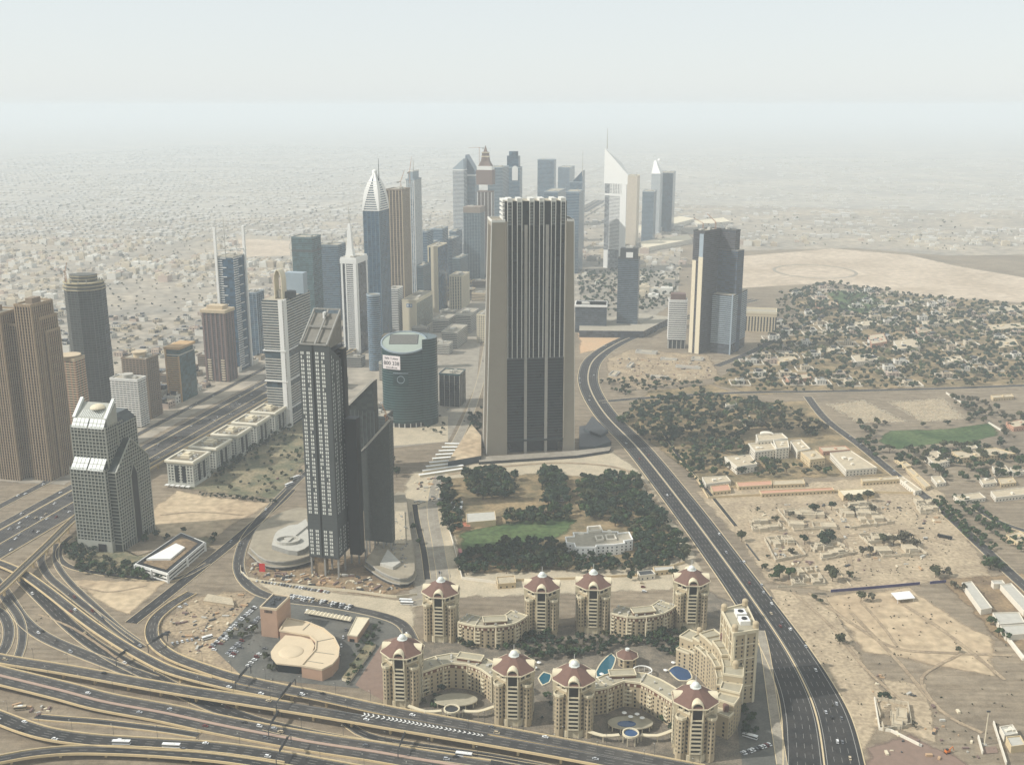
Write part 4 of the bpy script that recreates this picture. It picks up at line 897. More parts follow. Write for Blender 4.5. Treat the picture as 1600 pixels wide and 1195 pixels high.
# the sunlit face is the one whose outward normal points left
best = None
for k in range(4):
    a, b_ = p[k], p[(k+1) % 4]; L = hypot(b_[0]-a[0], b_[1]-a[1]); n = ((b_[1]-a[1])/L, -(b_[0]-a[0])/L); s_ = -n[0]*.8-n[1]*.6
    if best is None or s_ > best[0]: best = (s_, k)
k = best[1]; A, B = p[k], p[(k+1) % 4]; hs = HT(Y35, 404)
b = MB(); facebox(b, lerp(A, B, .02), lerp(A, B, .36), 0, HT(Y35, 408), 1.2); facebox(b, lerp(A, B, .58), lerp(A, B, .98), 0, HT(Y35, 402), 1.2); b.build('cream_stripe', M_cream, t)
b = MB(); facebox(b, lerp(A, B, .6), lerp(A, B, .96), HT(Y35, 402), HT(Y35, 366), 1.0); b.build('grey_stripe', M_pale, t)
c = cen(p); crane('luffing crane on the tower with cream stripes, leftmost', c[0]-8, c[1]+4, h, 10, 170, 20, .5); crane('luffing crane on the tower with cream stripes, rightmost', c[0]+16, c[1]+8, h, 12, 150, 24, .7)
p2, h2 = PR(1150, 361, Y35+18, 1127, 1157, ang=-42); t = tower('residential_tower', 'dark stepped twin tower standing right of the cream stripes', p2, h2, glassmat('slate_glass', (0,0,0)), fl=3.8, band=mat('brown_grey', (0,0,0)), bh=1.5, proud=.3, plant=2, cap=M_dgrey)
q, hq = PR(1153, 392, Y35+10, 1122, 1163, ang=-42); MB().prism(q, 0, hq, 0, 1).build('lower_step', [M_blue, M_roof], t); MB().bands(q, 4, hq, 3.8, 1.4, .3).build('floor_band', mat('brown_grey', (0,0,0)), t, kind='stuff')
q, hq = PR(1146, 462, Y35-6, 1114, 1168, ang=-30); MB().prism(q, 0, hq, 0, 1).build('annex', [glassmat('slate_glass', (0,0,0)), M_roof], t); MB().bands(q, 20, hq, 3.8, 1.5, .4).build('floor_band', M_pale, t, kind='stuff'); i = frontedge(q); b = MB(); facebox(b, lerp(q[i], q[(i+1) % 4], .94), q[(i+1) % 4], 0, hq+2, 1.4); b.build('edge_pier', M_pale, t)
p, h = PR(1074, 470, GY(545), 1046, 1078, ang=-6, dep=26); t = tower('parking_block', 'pale banded mid-rise left of the tower with cream stripes', p, h, M_dgrey, fl=4.2, band=M_white, bh=2.3, proud=.6, plant=2, z0=16); MB().prism(inset(p, 1.5), 0, 16).build('base_storey', M_dgrey, t); MB().piers(inset(p, .6), 0, 17, 8, 1.4, .6).build('column', M_lgrey, t, kind='stuff'); MB().prism(inset(p, 3), h, HT(GY(545), 460)).build('attic', M_stone_rd, t)
p, h = PR(1214, 490, GY(521), 1162, 1222, ang=-12, dep=45); t = tower('office_block', 'broad flat beige block with a sunken roof behind the twin tower', p, h, M_beige, fl=4.5, band=M_cream, bh=1.2, proud=.2, plant=0, para=3, cap=M_cream); MB().piers(p, 3, h-8, 6, 2.5, .25).build('window', M_win, t, kind='stuff')
# ------------------------------------------------------------------ the big slab with fins
YI = 1338; M_idx = mat('slab_stone', (140, 132, 116), .85, var=.06, scale=.08); M_fin = mat('fin_white', (206, 204, 194), .6, var=.05)
p, h = PR(789, 311, YI, 760, 886, ang=8, dep=40); i = frontedge(p); A, B = p[i], p[(i+1) % 4]; Cc, Dd = p[(i+2) % 4], p[(i+3) % 4]
t = thing('office_tower', 'huge dark slab with thin white fins between two beige buttress walls', 'tower', cen(p)); OI = cen(p)
u = DIR(8); v = (-u[1], u[0]); W = hypot(B[0]-A[0], B[1]-A[1])
zmid = HT(YI, 560); zc = HT(YI, 352)
MB().prism(p, 14, h-3, 0, 1).build('glazing', [M_dark, M_roof], t)
L_ = lambda f_, o=0: (A[0]+u[0]*W*f_-v[0]*o, A[1]+u[1]*W*f_-v[1]*o)
for f_ in (.041, .113, .196, .27, .396, .464, .555, .624, .747, .817, .902, .976):
    c = L_(f_, 1.0); MB().box(c[0], c[1], zmid, h, .85, 2.2, 8).build('fin', M_fin, t)
for f0, f1 in ((.041, .113), (.196, .27), (.396, .464), (.555, .624), (.747, .817), (.902, .976)):
    a, b_ = L_(f0), L_(f1); b = MB(); z = zc
    while z < h-1: facebox(b, a, b_, z, z+1.7, 1.2); z += 3.9
    facebox(b, lerp(a, b_, .45), lerp(a, b_, .55), zc, h, 1.3)
    b.build('crown_grille', mat('grille_grey', (112, 116, 112), .6), t)
    c = L_((f0+f1)/2, -9); MB().box(c[0], c[1], h-4, h+.7, W*(f1-f0)+.6, 21, 8).build('crown_bay', M_fin, t)
b = MB(); z = 20
while z < zmid: b.prism(inset(p, -.35), z, z+1.5, bot=True); z += 3.9
b.build('lower_louvre', mat('louvre_dark', (36, 44, 43), .5), t, kind='stuff')
b = MB(); z = zmid
while z < zc:
    b.prism(inset(p, -.15), z, z+.7, bot=True); z += 3.9
b.build('floor_line', mat('louvre_dark', (0,0,0)), t, kind='stuff')
MB().prism(inset(p, -.7), zmid-2, zmid+1, bot=True).build('transfer_band', M_dgrey, t)
for f_ in (.336, .683):
    c = L_(f_, 1.2); MB().box(c[0], c[1], 0, zc, 3.6, 3.4, 8).build('column', mat('column_grey', (150, 146, 136), .8), t)
MB().prism(inset(p, 7), 0, 14.1).build('lobby', M_dark, t)
MB().prism([L_(.02, 4), L_(.98, 4), L_(.98, -3), L_(.02, -3)], 18, 20, bot=True).build('canopy', mat('louvre_dark', (0,0,0)), t)
hb = HT(YI, 346)
def buttress(side_):
    s_ = -1 if side_ == 'l' else 1
    f0, f1, g1 = (0.0, -.215, -.32) if s_ < 0 else (1.0, 1.11, 1.17)
    top = [L_(f0, 3.2), L_(f1, 3.2), L_(f1, -44), L_(f0, -44)]; bot = [L_(f0, 4.5), L_(g1, 4.5), L_(g1, -50), L_(f0, -50)]
    if s_ < 0: top, bot = top[::-1], bot[::-1]
    if ccw(top) != top: top, bot = top[::-1], bot[::-1]
    MB().loft(bot, 0, top, hb, 0, 0).build('buttress_wall', M_idx, t)
    # recessed dark strip with white edge trims on the outer side
    ob, ot = (L_(g1, 0), L_(f1, 0))
    for d0, d1, mm, pr, nm in ((1, 34, mat('recess_brown', (92, 84, 70), .8), .25, 'side_strip'), (-3.5, -.5, M_fin, .6, 'edge_trim'), (35, 38, M_fin, .6, 'edge_trim')):
        q = MB(); o = s_*pr
        P_ = lambda f_, d, z, e: (L_(f_, -d)[0]+u[0]*e, L_(f_, -d)[1]+u[1]*e, z)
        pts = [P_(g1, d0, 0.5, o), P_(g1, d1, .5, o), P_(f1, d1, hb-6 if nm == 'side_strip' else hb+1, o), P_(f1, d0, hb-6 if nm == 'side_strip' else hb+1, o)]
        ins_ = [P_(g1, d0, .5, -s_*.3), P_(g1, d1, .5, -s_*.3), P_(f1, d1, pts[2][2], -s_*.3), P_(f1, d0, pts[3][2], -s_*.3)]
        if s_ < 0: pts, ins_ = pts[::-1], ins_[::-1]
        q.poly(pts)
        for k in range(4): q.poly([pts[k], ins_[k], ins_[(k+1) % 4], pts[(k+1) % 4]])
        q.build(nm, mm, t)
    c = L_((f0+f1)/2, -20); b_ = MB(); ringwall(b_, [lerp(q_, cen(top), -.01) for q_ in top], 1, hb-1, hb+2); b_.build('buttress_coping', M_fin, t)
    f_ = .012 if s_ < 0 else .988; c = L_(f_, 2.0); MB().box(c[0], c[1], 0, hb, 1.6, 5, 8).build('inner_rib', M_idx, t)
buttress('l'); buttress('r')
b = MB()
for k in range(6): b.prism([L_(-.03, -4), L_(.06, -4), L_(.06, -36), L_(-.03, -36)], zc+1+(h-zc)/6*k, zc+1+(h-zc)/6*(k+.55), bot=True)
b.build('crown_side_fin', M_fin, t)
# plinth wall around its foot
pl = thing('plinth_wall', 'low dark plinth and wedge walls at the foot of the huge slab', 'wall', G(830, 722))
MB().prism(ccw([G(748, 726), G(900, 716), G(952, 708), G(955, 702), G(900, 708), G(750, 718)]), 0, 4, 0, 1).build('front_wall', [M_dgrey, M_pave], pl)
MB().prism(ccw([G(700, 731), G(752, 722), G(752, 690), G(737, 672)]), 0, 9, 0, 1).build('wedge_block', [mat('slate_wall', (66, 74, 76), .7), M_bsand], pl)
MB().prism(ccw([G(905, 704), G(930, 704), G(955, 696), G(930, 668), G(905, 672)]), 0, 6, 0, 1).build('side_block', [mat('slate_wall', (0,0,0)), M_dgrey], pl)
MB().prism(ccw([G(912, 680), G(938, 690), G(950, 683), G(925, 660)]), 6, 10, 0, 1).build('upper_block', [mat('slate_wall', (0,0,0)), M_dgrey], pl)

# ------------------------------------------------------------------ grid windowed construction tower and its sisters
M_frame = mat('grey_frame', (70, 74, 72), .7, var=.1); M_sheet = mat('pale_blind', (206, 206, 196), .7, var=.1)
YG = GY(903); p, h = PR(514, 541, YG, 466, 538); i = frontedge(p); A, B = p[i], p[(i+1) % 4]; Cc, Dd = p[(i+2) % 4], p[(i+3) % 4]
t = thing('unfinished_tower', 'tall dark tower gridded with small bright windows, standing on stilts', 'tower', cen(p)); zb = HT(YG, 872); OG = cen(p)
b = MB(); zz = [h]*4; zz[(i+2) % 4] = h-26
b.loft(p, zb, p, zz, 0, 0).build('facade', M_frame, t)
MB().prism(inset(p, -.1), zb-1.2, zb+.1, bot=True).build('base_slab', M_dgrey, t)
def windows(mb, p0, p1, z0, z1, cols, fl=3.9, wh=2.5, ww=1.1, proud=.12, skip=None):
    L = hypot(p1[0]-p0[0], p1[1]-p0[1]); n = ((p1[1]-p0[1])/L, -(p1[0]-p0[0])/L); k = 0; z = z0
    while z+wh < z1:
        for f_ in cols:
            if skip and skip(f_, z): continue
            a, c = lerp(p0, p1, f_-ww/2/L), lerp(p0, p1, f_+ww/2/L); o = proud; i_ = len(mb.v)
            for q, zz_ in ((a, z), (c, z), (c, z+wh), (a, z+wh)): mb.v += [(q[0]+n[0]*o, q[1]+n[1]*o, zz_), (q[0]-n[0]*.1, q[1]-n[1]*.1, zz_)]
            mb.f.append((i_, i_+2, i_+4, i_+6)); mb.m.append(0)
            for e in range(4):
                q = i_+2*e; r = i_+2*((e+1) % 4); mb.f.append((q, q+1, r+1, r)); mb.m.append(0)
        z += fl; k += 1
    return mb
skz = lambda f_, z: zb+ (h-zb)*.135 < z < zb+(h-zb)*.2 or random.random() < .03
fr = [.08, .14, .28, .34, .56, .62, .75, .81]
windows(MB(), A, B, zb+2, h-6, fr, 3.9, 2.6, 1.25, skip=skz).build('window', M_sheet, t, kind='stuff')
windows(MB(), B, Cc, zb+2, h-8, [.12, .22, .42, .52, .72, .82], 3.9, 2.6, 1.25, skip=lambda f_, z: skz(f_, z) or z > h-8-24*f_).build('window', mat('grey_blind', (176, 178, 170), .6), t, kind='stuff')
b = MB(); facebox(b, lerp(A, B, .435), lerp(A, B, .485), zb, h+.1, .25); b.build('slit', M_black, t)
b = MB(); z = zb
while z < h-4: b.prism(inset(p, -.06), z+.1, z+.4, bot=True); z += 3.9
b.build('floor_line', M_dgrey, t, kind='stuff')
for f_ in (.04, .5, .96):
    for g_ in (.05, .5, .95):
        c = lerp(lerp(A, B, f_), lerp(Dd, Cc, f_), g_); MB().box(c[0], c[1], 0, zb-1.2, 1.6, 1.6, -13.3).build('stilt', M_grey, t)
c = lerp(A, B, .35); MB().box(c[0], c[1]+8, 0, zb-1.2, 11, 9, -13.3).build('core_shaft', M_dirt, t)
# raked open roof frame
a3, b3 = lerp(A, B, .06), lerp(A, B, .92); P3 = lambda q, z: (q[0], q[1], z)
hr = HT(YG+30, 486); b = MB(); e0, e1 = lerp(Dd, Cc, .04), lerp(Dd, Cc, .9)
for q0, q1 in ((P3(a3, h+1), P3(e0, hr)), (P3(b3, h+1), P3(e1, hr)), (P3(e0, hr), P3(e1, hr)), (P3(a3, h+1), P3(b3, h+1)), (P3(lerp(a3, b3, .55), h+1), P3(lerp(e0, e1, .55), hr)), (lerp(P3(a3, h+1), P3(e0, hr), .5), lerp(P3(b3, h+1), P3(e1, hr), .5))): b.bar(q0, q1, .9)
for q in (e0, e1, lerp(e0, e1, .5)): b.bar(P3(q, h-10), P3(q, hr), .8)
b.build('raked_roof_frame', M_grey, t)
b = MB(); b.loft([lerp(a3, e0, .15), lerp(b3, e1, .15), lerp(b3, e1, .97), lerp(a3, e0, .97)], h-4, [lerp(a3, e0, .15), lerp(b3, e1, .15), lerp(b3, e1, .97), lerp(a3, e0, .97)], [h+2, h+2, hr-4, hr-4]).build('raked_roof', mat('raw_concrete', (118, 114, 104), .9, var=.2), t)
c = lerp(lerp(a3, b3, .5), lerp(e0, e1, .5), .8); MB().box(c[0], c[1], hr-7, hr-1.5, 1.6, 5, -13.3).build('hoist', M_white, t)
# black rear slab of the same tower
q, hq = PR(536, 545, YG+26, 512, 541); MB().prism(q, zb, hq, 0, 1).build('rear_slab', [M_black, M_pave2], t)
q, hq = PR(556, 655, YG+16, 538, 562); MB().prism(q, zb-4, hq, 0, 1).build('lower_black_slab', [M_black, M_dgrey], t)
for f_ in (.2, .8): c = lerp(q[0], q[1], f_); MB().box(c[0]+2, c[1]+6, 0, zb-4, 1.6, 1.6, -13.3).build('stilt', M_grey, t)
# right sister with raked roof
YR = GY(872); p, h = PR(607, 662, YR, 563, 612); i = frontedge(p); A, B = p[i], p[(i+1) % 4]; hl = HT(YR, 712); z2 = HT(YR, 848)
t = thing('unfinished_tower', 'grey unfinished tower with a steeply raked roof, right of the gridded tower', 'tower', cen(p))
zz = [0]*4; zz[i] = hl; zz[(i+3) % 4] = hl; zz[(i+1) % 4] = h; zz[(i+2) % 4] = h
MB().loft(p, z2, p, zz, 0, 1).build('facade', [mat('mesh_grey', (74, 78, 74), .8, var=.2), M_dgrey], t)
windows(MB(), A, B, z2+2, h, [.07+.0955*k for k in range(10)], 3.9, 2.4, 1.8, skip=lambda f_, z: z+4 > hl+(h-hl)*f_ or random.random() < .08).build('window', mat('grime_glass', (72, 76, 70), .5, var=.4, scale=.4), t, kind='stuff')
windows(MB(), B, p[(i+2) % 4], z2+2, h-6, [.2, .5, .8], 3.9, 2.4, 2.0).build('window', mat('grime_glass', (0,0,0)), t, kind='stuff')
b = MB(); b.bar((A[0], A[1], hl+3), (B[0], B[1], h+3), 1.0); Dd, Cc = p[(i+3) % 4], p[(i+2) % 4]; b.bar((Dd[0], Dd[1], hl+3), (Cc[0], Cc[1], h+3), 1.0); b.bar((B[0], B[1], h+3), (Cc[0], Cc[1], h+3), 1.0)
for k in range(9): q0, q1 = lerp((*A, hl+3), (*B, h+3), k/8), lerp((*Dd, hl+3), (*Cc, h+3), k/8); b.bar(q0, q1, .5)
b.build('raked_roof_frame', M_lgrey, t)
for f_ in (.05, .37, .68, .95):
    for g_ in (.06, .94): c = lerp(lerp(A, B, f_), lerp(Dd, Cc, f_), g_); MB().box(c[0], c[1], 0, z2, 1.5, 1.5, -13.3).build('stilt', M_grey, t)
c = B; crane('short crane on the raked roof of the grey unfinished tower', c[0]-2, c[1]+3, h+2, 5, 125, 12, .8)
# dark sister behind
p, h = PR(583, 596, GY(800), 540, 587, dep=12); i = frontedge(p); A, B = p[i], p[(i+1) % 4]; zz = [0]*4; hl = HT(GY(800), 640); zz[i] = hl; zz[(i+3) % 4] = hl; zz[(i+1) % 4] = h; zz[(i+2) % 4] = h
t = thing('unfinished_tower', 'dark glass tower with a raked top behind the gridded tower', 'tower', cen(p)); MB().loft(p, 0, p, zz, 0, 1).build('facade', [M_dgr, M_black], t)
MB().piers(p, 2, hl-2, 5, .9, .4).build('mullion', M_frame, t, kind='stuff')
b = MB(); b.bar((A[0], A[1]-1, hl+2), (B[0], B[1]-1, h+2), 1.2); b.build('raked_edge', M_lgrey, t)
p, h = PR(598, 560, GY(742), 556, 606, dep=30); tower('office_block', 'dark glass block left of the oval tower', p, h*.5, M_dgr, fl=4, band=M_frame, bh=.8, proud=.2)
# podiums of the construction site
def podium(label, pix, levels, red=False):
    pp = ccw([G(*q) for q in pix]); t = thing('podium', label, 'building', cen(pp)); z = 0
    for k, (ins_, hh) in enumerate(levels):
        q = inset(pp, ins_); MB().prism(q, z, z+hh-1.2, 0).build('storey', M_dgrey if k % 2 == 0 else M_grey, t)
        MB().prism(inset(q, -1.6), z+hh-1.2, z+hh, 0, 1, bot=True).build('slab', [M_lgrey, mat('slab_top', (146, 136, 116), .9, var=.25, scale=.1)], t); z += hh
    return t, pp, z
def curve(pts, n=5): return [q[:2] for q in smooth_path(pts + pts[:1], 9)][:-1]
t, pp, z = podium('layered unfinished podium with a sweeping ramp left of the gridded tower', curve([(390, 868), (402, 838), (435, 815), (478, 806), (500, 835), (500, 872), (455, 890), (415, 888)]), [(0, 5), (2, 5)])
c = cen(pp); MB().prism(curve([G(425, 858, 10), G(435, 835, 10), G(470, 825, 10), G(488, 850, 10), G(465, 868, 10)]), z, z+5, 0, 1).build('drum', [M_grey, M_lgrey], t)
c = G(450, 846, 15); ringwall(MB(), oval(*c, 13, 10, 20), 1.6, z+5, z+8).build('ring_wall', M_lgrey, t)
MB().prism(ccw([G(440, 838, 15), G(478, 812, 15), G(482, 822, 15), G(450, 848, 15)]), z+4, z+6.5, bot=True).build('ramp', M_lgrey, t)
c = G(410, 893); rs = thing('banner', 'bright red sheet hanging on the construction site hoarding', 'banner', c); MB().box(c[0], c[1], 0, 9, 6, .5, -8).build('sheet', M_red, rs); MB().box(c[0]-3.2, c[1]+.3, 0, 9.6, .3, .3).build('pole', M_dgrey, rs)
t, pp, z = podium('prow shaped unfinished podium right of the gridded tower', curve([(572, 890), (585, 870), (600, 835), (612, 790), (632, 782), (640, 835), (648, 890), (645, 912), (625, 918), (598, 908)]), [(0, 5), (1.5, 5)])
MB().prism(ccw([G(594, 884, 10), G(606, 862, 10), G(626, 882, 10), G(614, 890, 10)]), z, z+3).build('roof_slab', M_lgrey, t)
MB().prism(ccw([G(612, 850, 10), G(618, 800, 10), G(632, 800, 10), G(634, 850, 10)]), z, z+1.2).build('roof_deck', M_pave2, t)
rr = random.Random(3); b = MB()
for k in range(60): f_, g_ = rr.random(), rr.random(); c = lerp(lerp(G(604, 885, 10), G(640, 890, 10), f_), lerp(G(618, 800, 10), G(633, 800, 10), f_), g_); b.box(c[0], c[1], z, z+rr.uniform(.5, 2), rr.uniform(.6, 2.5), rr.uniform(.6, 2.5), rr.uniform(0, 90))
b.build('site_clutter', M_grey, t, kind='stuff')
hw = MB(); pth = world_path([(376, 886, 0), (388, 905, 0), (480, 918, 0), (560, 926, 0), (620, 934, 0), (652, 930, 0)], 12); wallstrip(hw, pth, side(pth), 0, .4, 0, 2.6); tag(hw.build('hoarding', M_cream), 'long pale hoarding along the front of the construction site', 'fence')

# ------------------------------------------------------------------ oval glass tower
M_ov = glassmat('oval_glass', (34, 58, 58), var=.3); M_ovb = mat('oval_band', (66, 90, 88), .4, .5)
Yo = GY(669); hf = HT(Yo, 552); rx = 36.5*MPP(Yo, hf); ry = 23; cx_ = CX(632, Yo+ry, hf); co = (cx_, Yo+ry)
p = oval(*co, rx, ry, 48); hbk = HT(Yo+2*ry, 518); zz = [hf+(hbk-hf)*(q[1]-Yo)/(2*ry) for q in p]
t = thing('oval_tower', 'oval dark green glass tower with a pale sloping roof and lettered banner', 'tower', co)
MB().loft(p, 7, p, zz, 0, 1).build('glazing', [M_ov, mat('oval_roof', (150, 158, 146), .8, var=.06)], t)
MB().bands(p, 11, hf-3, 3.8, .9, .25).build('floor_band', M_ovb, t, kind='stuff')
b = MB(); q = inset(p, -.8); n = len(p); i0 = len(b.v)
b.v += [(x, y, z-1) for (x, y), z in zip(q, zz)] + [(x, y, z+1.2) for (x, y), z in zip(q, zz)] + [(x, y, z+1.2) for (x, y), z in zip(inset(p, .9), zz)] + [(x, y, z-.5) for (x, y), z in zip(inset(p, .9), zz)]
for k in range(n):
    j = (k+1) % n
    for r in range(3): b.f.append((i0+r*n+k, i0+r*n+j, i0+(r+1)*n+j, i0+(r+1)*n+k)); b.m.append(0)
b.build('roof_rim', M_pale, t)
rq = rect(co[0]-1, co[1]+6, rx*1.25, 20, 0); zf = lambda q: hf+(hbk-hf)*(q[1]-Yo)/(2*ry)
MB().loft(rq, hf, rq, [zf(q)+.4 for q in rq]).build('roof_louvre', M_dgrey, t)
b = MB()
for k in range(9): y_ = rq[0][1]+1.2+2.1*k; b.bar((rq[0][0]+1, y_, zf((0, y_))+.5), (rq[1][0]-1, y_, zf((0, y_))+.5), .45)
b.build('louvre_blade', M_lgrey, t, kind='stuff')
arc = [2*pi*k/48 for k in range(-5, 17)]; inn_ = [(co[0]+(rx+.4)*cos(a), co[1]+(ry+.4)*sin(a)) for a in arc]; out_ = [(co[0]+(rx+.4+17*max(.02, sin(pi*(k+.0)/21)))*cos(a), co[1]+(ry+.4+17*max(.02, sin(pi*k/21)))*sin(a)) for k, a in enumerate(arc)]
p2 = ccw(out_ + inn_[::-1]); MB().prism(p2, 0, hbk-4, 0, 0).build('rear_shell', M_ov, t); MB().bands(p2, 11, hbk-6, 3.8, .8, .2).build('floor_band', M_ovb, t, kind='stuff')
MB().prism(inset(p, 3), 0, 7.1).build('lobby', M_dgrey, t)
for k in range(24):
    a = 2*pi*k/24
    if sin(a) < .35: MB().cyl(co[0]+(rx-1)*cos(a), co[1]+(ry-1)*sin(a), .7, 0, 7.1, 8).build('column', M_white, t)
# banner, lettering and ring emblem on the curved glass
def onoval(px, py):
    """point on the glass seen at a picture position"""
    u_ = (px-800)/FPX; v_ = (597.5-py)/FPX; d = (u_, CP+v_*SP, -SP+v_*CP)
    A_ = (d[0]/rx)**2+(d[1]/ry)**2; B_ = 2*(-co[0]*d[0]/rx**2-co[1]*d[1]/ry**2); C_ = (co[0]/rx)**2+(co[1]/ry)**2-1
    disc = max(B_*B_-4*A_*C_, 0); s_ = (-B_-sqrt(disc))/(2*A_); return (d[0]*s_, d[1]*s_, CAMH+d[2]*s_)
tl, tr, bl = onoval(600.5, 552), onoval(627.5, 557), onoval(601, 573)
bw = hypot(tr[0]-tl[0], tr[1]-tl[1]); ba = math.degrees(atan2(tr[1]-tl[1], tr[0]-tl[0])); hbn = tl[2]-bl[2]; zt_ = (tl[2]+tr[2])/2
bc = lerp(tl, tr, .5); nn = (sin(radians(ba)), -cos(radians(ba)))
MB().box(bc[0]+nn[0]*5, bc[1]+nn[1]*5, zt_-hbn, zt_, bw, .3, ba).build('banner', mat('banner_white', (226, 216, 212), .7, var=.03), t)
bo = (bc[0]+nn[0]*5.25, bc[1]+nn[1]*5.25)
for txt, fz, size, nm in (('Sale / Lease', .24, 4.6, 'lettering'), ('800 338', .66, 7.6, 'lettering'), ('www.uffc.net', .9, 3.4, 'lettering')):
    cu = bpy.data.curves.new('lettering', 'FONT'); cu.body = txt; cu.size = size; cu.align_x = 'CENTER'; cu.extrude = .05; cu.offset = .06 if size > 6 else 0.03; cu.materials.append(M_black)
    tmp = bpy.data.objects.new('lettering_curve', cu); COL.objects.link(tmp); dg = bpy.context.evaluated_depsgraph_get(); me = bpy.data.meshes.new_from_object(tmp.evaluated_get(dg)); bpy.data.objects.remove(tmp)
    o = bpy.data.objects.new('lettering', me); COL.objects.link(o); o.parent = t; o['kind'] = 'stuff'; OFF[o.name] = (0, 0, 0)
    o.location = (bo[0]-co[0], bo[1]-co[1], zt_-hbn*fz-0.5); o.rotation_euler = (pi/2, 0, radians(ba))
rc = onoval(626.5, 593); b = MB(); n_ = ((rc[0]-co[0])/rx**2, (rc[1]-co[1])/ry**2); l_ = hypot(*n_); n_ = (n_[0]/l_, n_[1]/l_); tx = (-n_[1], n_[0])
for k in range(24):
    a0, a1 = 2*pi*k/24, 2*pi*(k+1)/24; R_ = 5.2
    b.bar((rc[0]+n_[0]*1.2+tx[0]*R_*cos(a0), rc[1]+n_[1]*1.2+tx[1]*R_*cos(a0), rc[2]+R_*sin(a0)), (rc[0]+n_[0]*1.2+tx[0]*R_*cos(a1), rc[1]+n_[1]*1.2+tx[1]*R_*cos(a1), rc[2]+R_*sin(a1)), .5)
b.build('ring_emblem', M_pale, t); MB().box(rc[0]+n_[0]*.8, rc[1]+n_[1]*.8, rc[2]-8, rc[2]+9, 22, .5, math.degrees(atan2(tx[1], tx[0]))).build('emblem_panel', M_ov, t)
MB().box(rc[0]+n_[0]*1.2, rc[1]+n_[1]*1.2, rc[2]+9, rc[2]+9.9, 22, .8, math.degrees(atan2(tx[1], tx[0]))).build('emblem_lintel', M_pale, t)
p, h = PR(718, 586, GY(636), 686, 727, dep=None); tower('office_block', 'black glass block with white mullions right of the oval tower', p, h, M_dark, fl=4, band=M_dgrey, bh=.6, proud=.12, pier=M_lgrey, psp=9, pw=.6, pd=.4, plant=2, cap=M_teal)
p, h = PR(760, 493, GY(535), 745, 768); tower('apartment_block', 'white window-gridded mid-rise left of the huge slab', p, h, M_win, fl=3.6, band=M_cream, bh=1.6, proud=.3, pier=M_cream, psp=4, pw=1.4, pd=.4)
for (xc, yt, yb, xl, xr), lb in (((735, 492, 520, 712, 748), 'low grey block behind the oval tower, nearest the slab'), ((700, 500, 520, 676, 712), 'low grey block directly behind the oval tower'), ((612, 568, 595, 592, 625), 'pale low block left of the oval tower'), ((714, 520, 545, 690, 730), 'low flat building in the paved area behind the oval tower')):
    p, h = PR(xc, yt, GY(yb), xl, xr); tower('low_block', lb, p, h, M_win, fl=3.6, band=M_lgrey, bh=1.7, proud=.3, cat='building')

# ------------------------------------------------------------------ silver tower with stepped skylights
M_sv = mat('silver_grid', (150, 150, 138), .55, .4, var=.08); M_sky = mat('skylight_white', (208, 210, 202), .5, .4, var=.06)
YS = 1016; p, h1 = PR(163, 734, YS, 109, 216); i = frontedge(p); A, B = p[i], p[(i+1) % 4]; Cc, Dd = p[(i+2) % 4], p[(i+3) % 4]
t = thing('office_tower', 'silver gridded tower with white sloping skylights and a dark pointed arch', 'tower', cen(p)); OSV = cen(p)
W = hypot(B[0]-A[0], B[1]-A[1]); D = hypot(Cc[0]-B[0], Cc[1]-B[1]); u = (U[0], U[1]); v = (V[0], V[1])
Q = lambda s_, d: (B[0]-u[0]*s_+v[0]*d, B[1]-u[1]*s_+v[1]*d)       # s from the right corner leftwards, d into the depth
h2 = HT(YS+8, 668); h3 = HT(YS+30, 630)
glz = glassmat('silver_glass', (52, 58, 54), var=.6)
lo = ccw([Q(0, 0), Q(W, 0), Q(W, D*.62), Q(0, D*.62)]); up = ccw([Q(0, 8), Q(W, 8), Q(W, D*.62), Q(0, D*.62)])
MB().prism(lo, 12, h1, 0, 0).prism(up, h1, h2, 0, 0).build('glazing', glz, t)
b = MB(); b.bands(lo, 14, h1, 3.75, .8, .35); b.bands(up, h1+4, h2, 3.75, .8, .35); b.build('grid_rail', M_sv, t, kind='stuff')
b = MB(); b.piers(lo, 12, h1, 4.0, .8, .45); b.piers(up, h1, h2, 4.0, .8, .45); b.build('grid_mullion', M_sv, t, kind='stuff')
MB().prism(inset(lo, -.4), 0, 12, 0).build('base_storey', M_sv, t)
c = Q(W*.28, -.7); MB().box(c[0], c[1], .5, 9, 9, .5, -13.3).build('entrance', M_black, t)
for s0_, s1_ in ((.04, .48), (.52, .96)):
    for (z0_, z1_, d0, d1) in ((h1-1, h1+9, -.6, 8), (h2-1, h2+7, 7.4, 13)):
        pts = [(*Q(W*s1_, d0), z0_), (*Q(W*s0_, d0), z0_), (*Q(W*s0_, d1), z1_), (*Q(W*s1_, d1), z1_)]
        bot = [(x, y, z-1.2) for x, y, z in pts]; b = MB(); b.poly(pts)
        for k in range(4): b.poly([pts[k], bot[k], bot[(k+1) % 4], pts[(k+1) % 4]])
        b.build('skylight', M_sky, t)
        b = MB()
        for k in range(1, 4): b.bar(lerp(pts[0], pts[1], k/4), lerp(pts[3], pts[2], k/4), .28)
        b.bar(lerp(pts[0], pts[3], .5), lerp(pts[1], pts[2], .5), .28); b.build('glazing_bar', M_sv, t)
b = MB(); facebox(b, Q(W*.515, 0), Q(W*.485, 0), 12, h1, .1); b.build('slit', M_black, t)
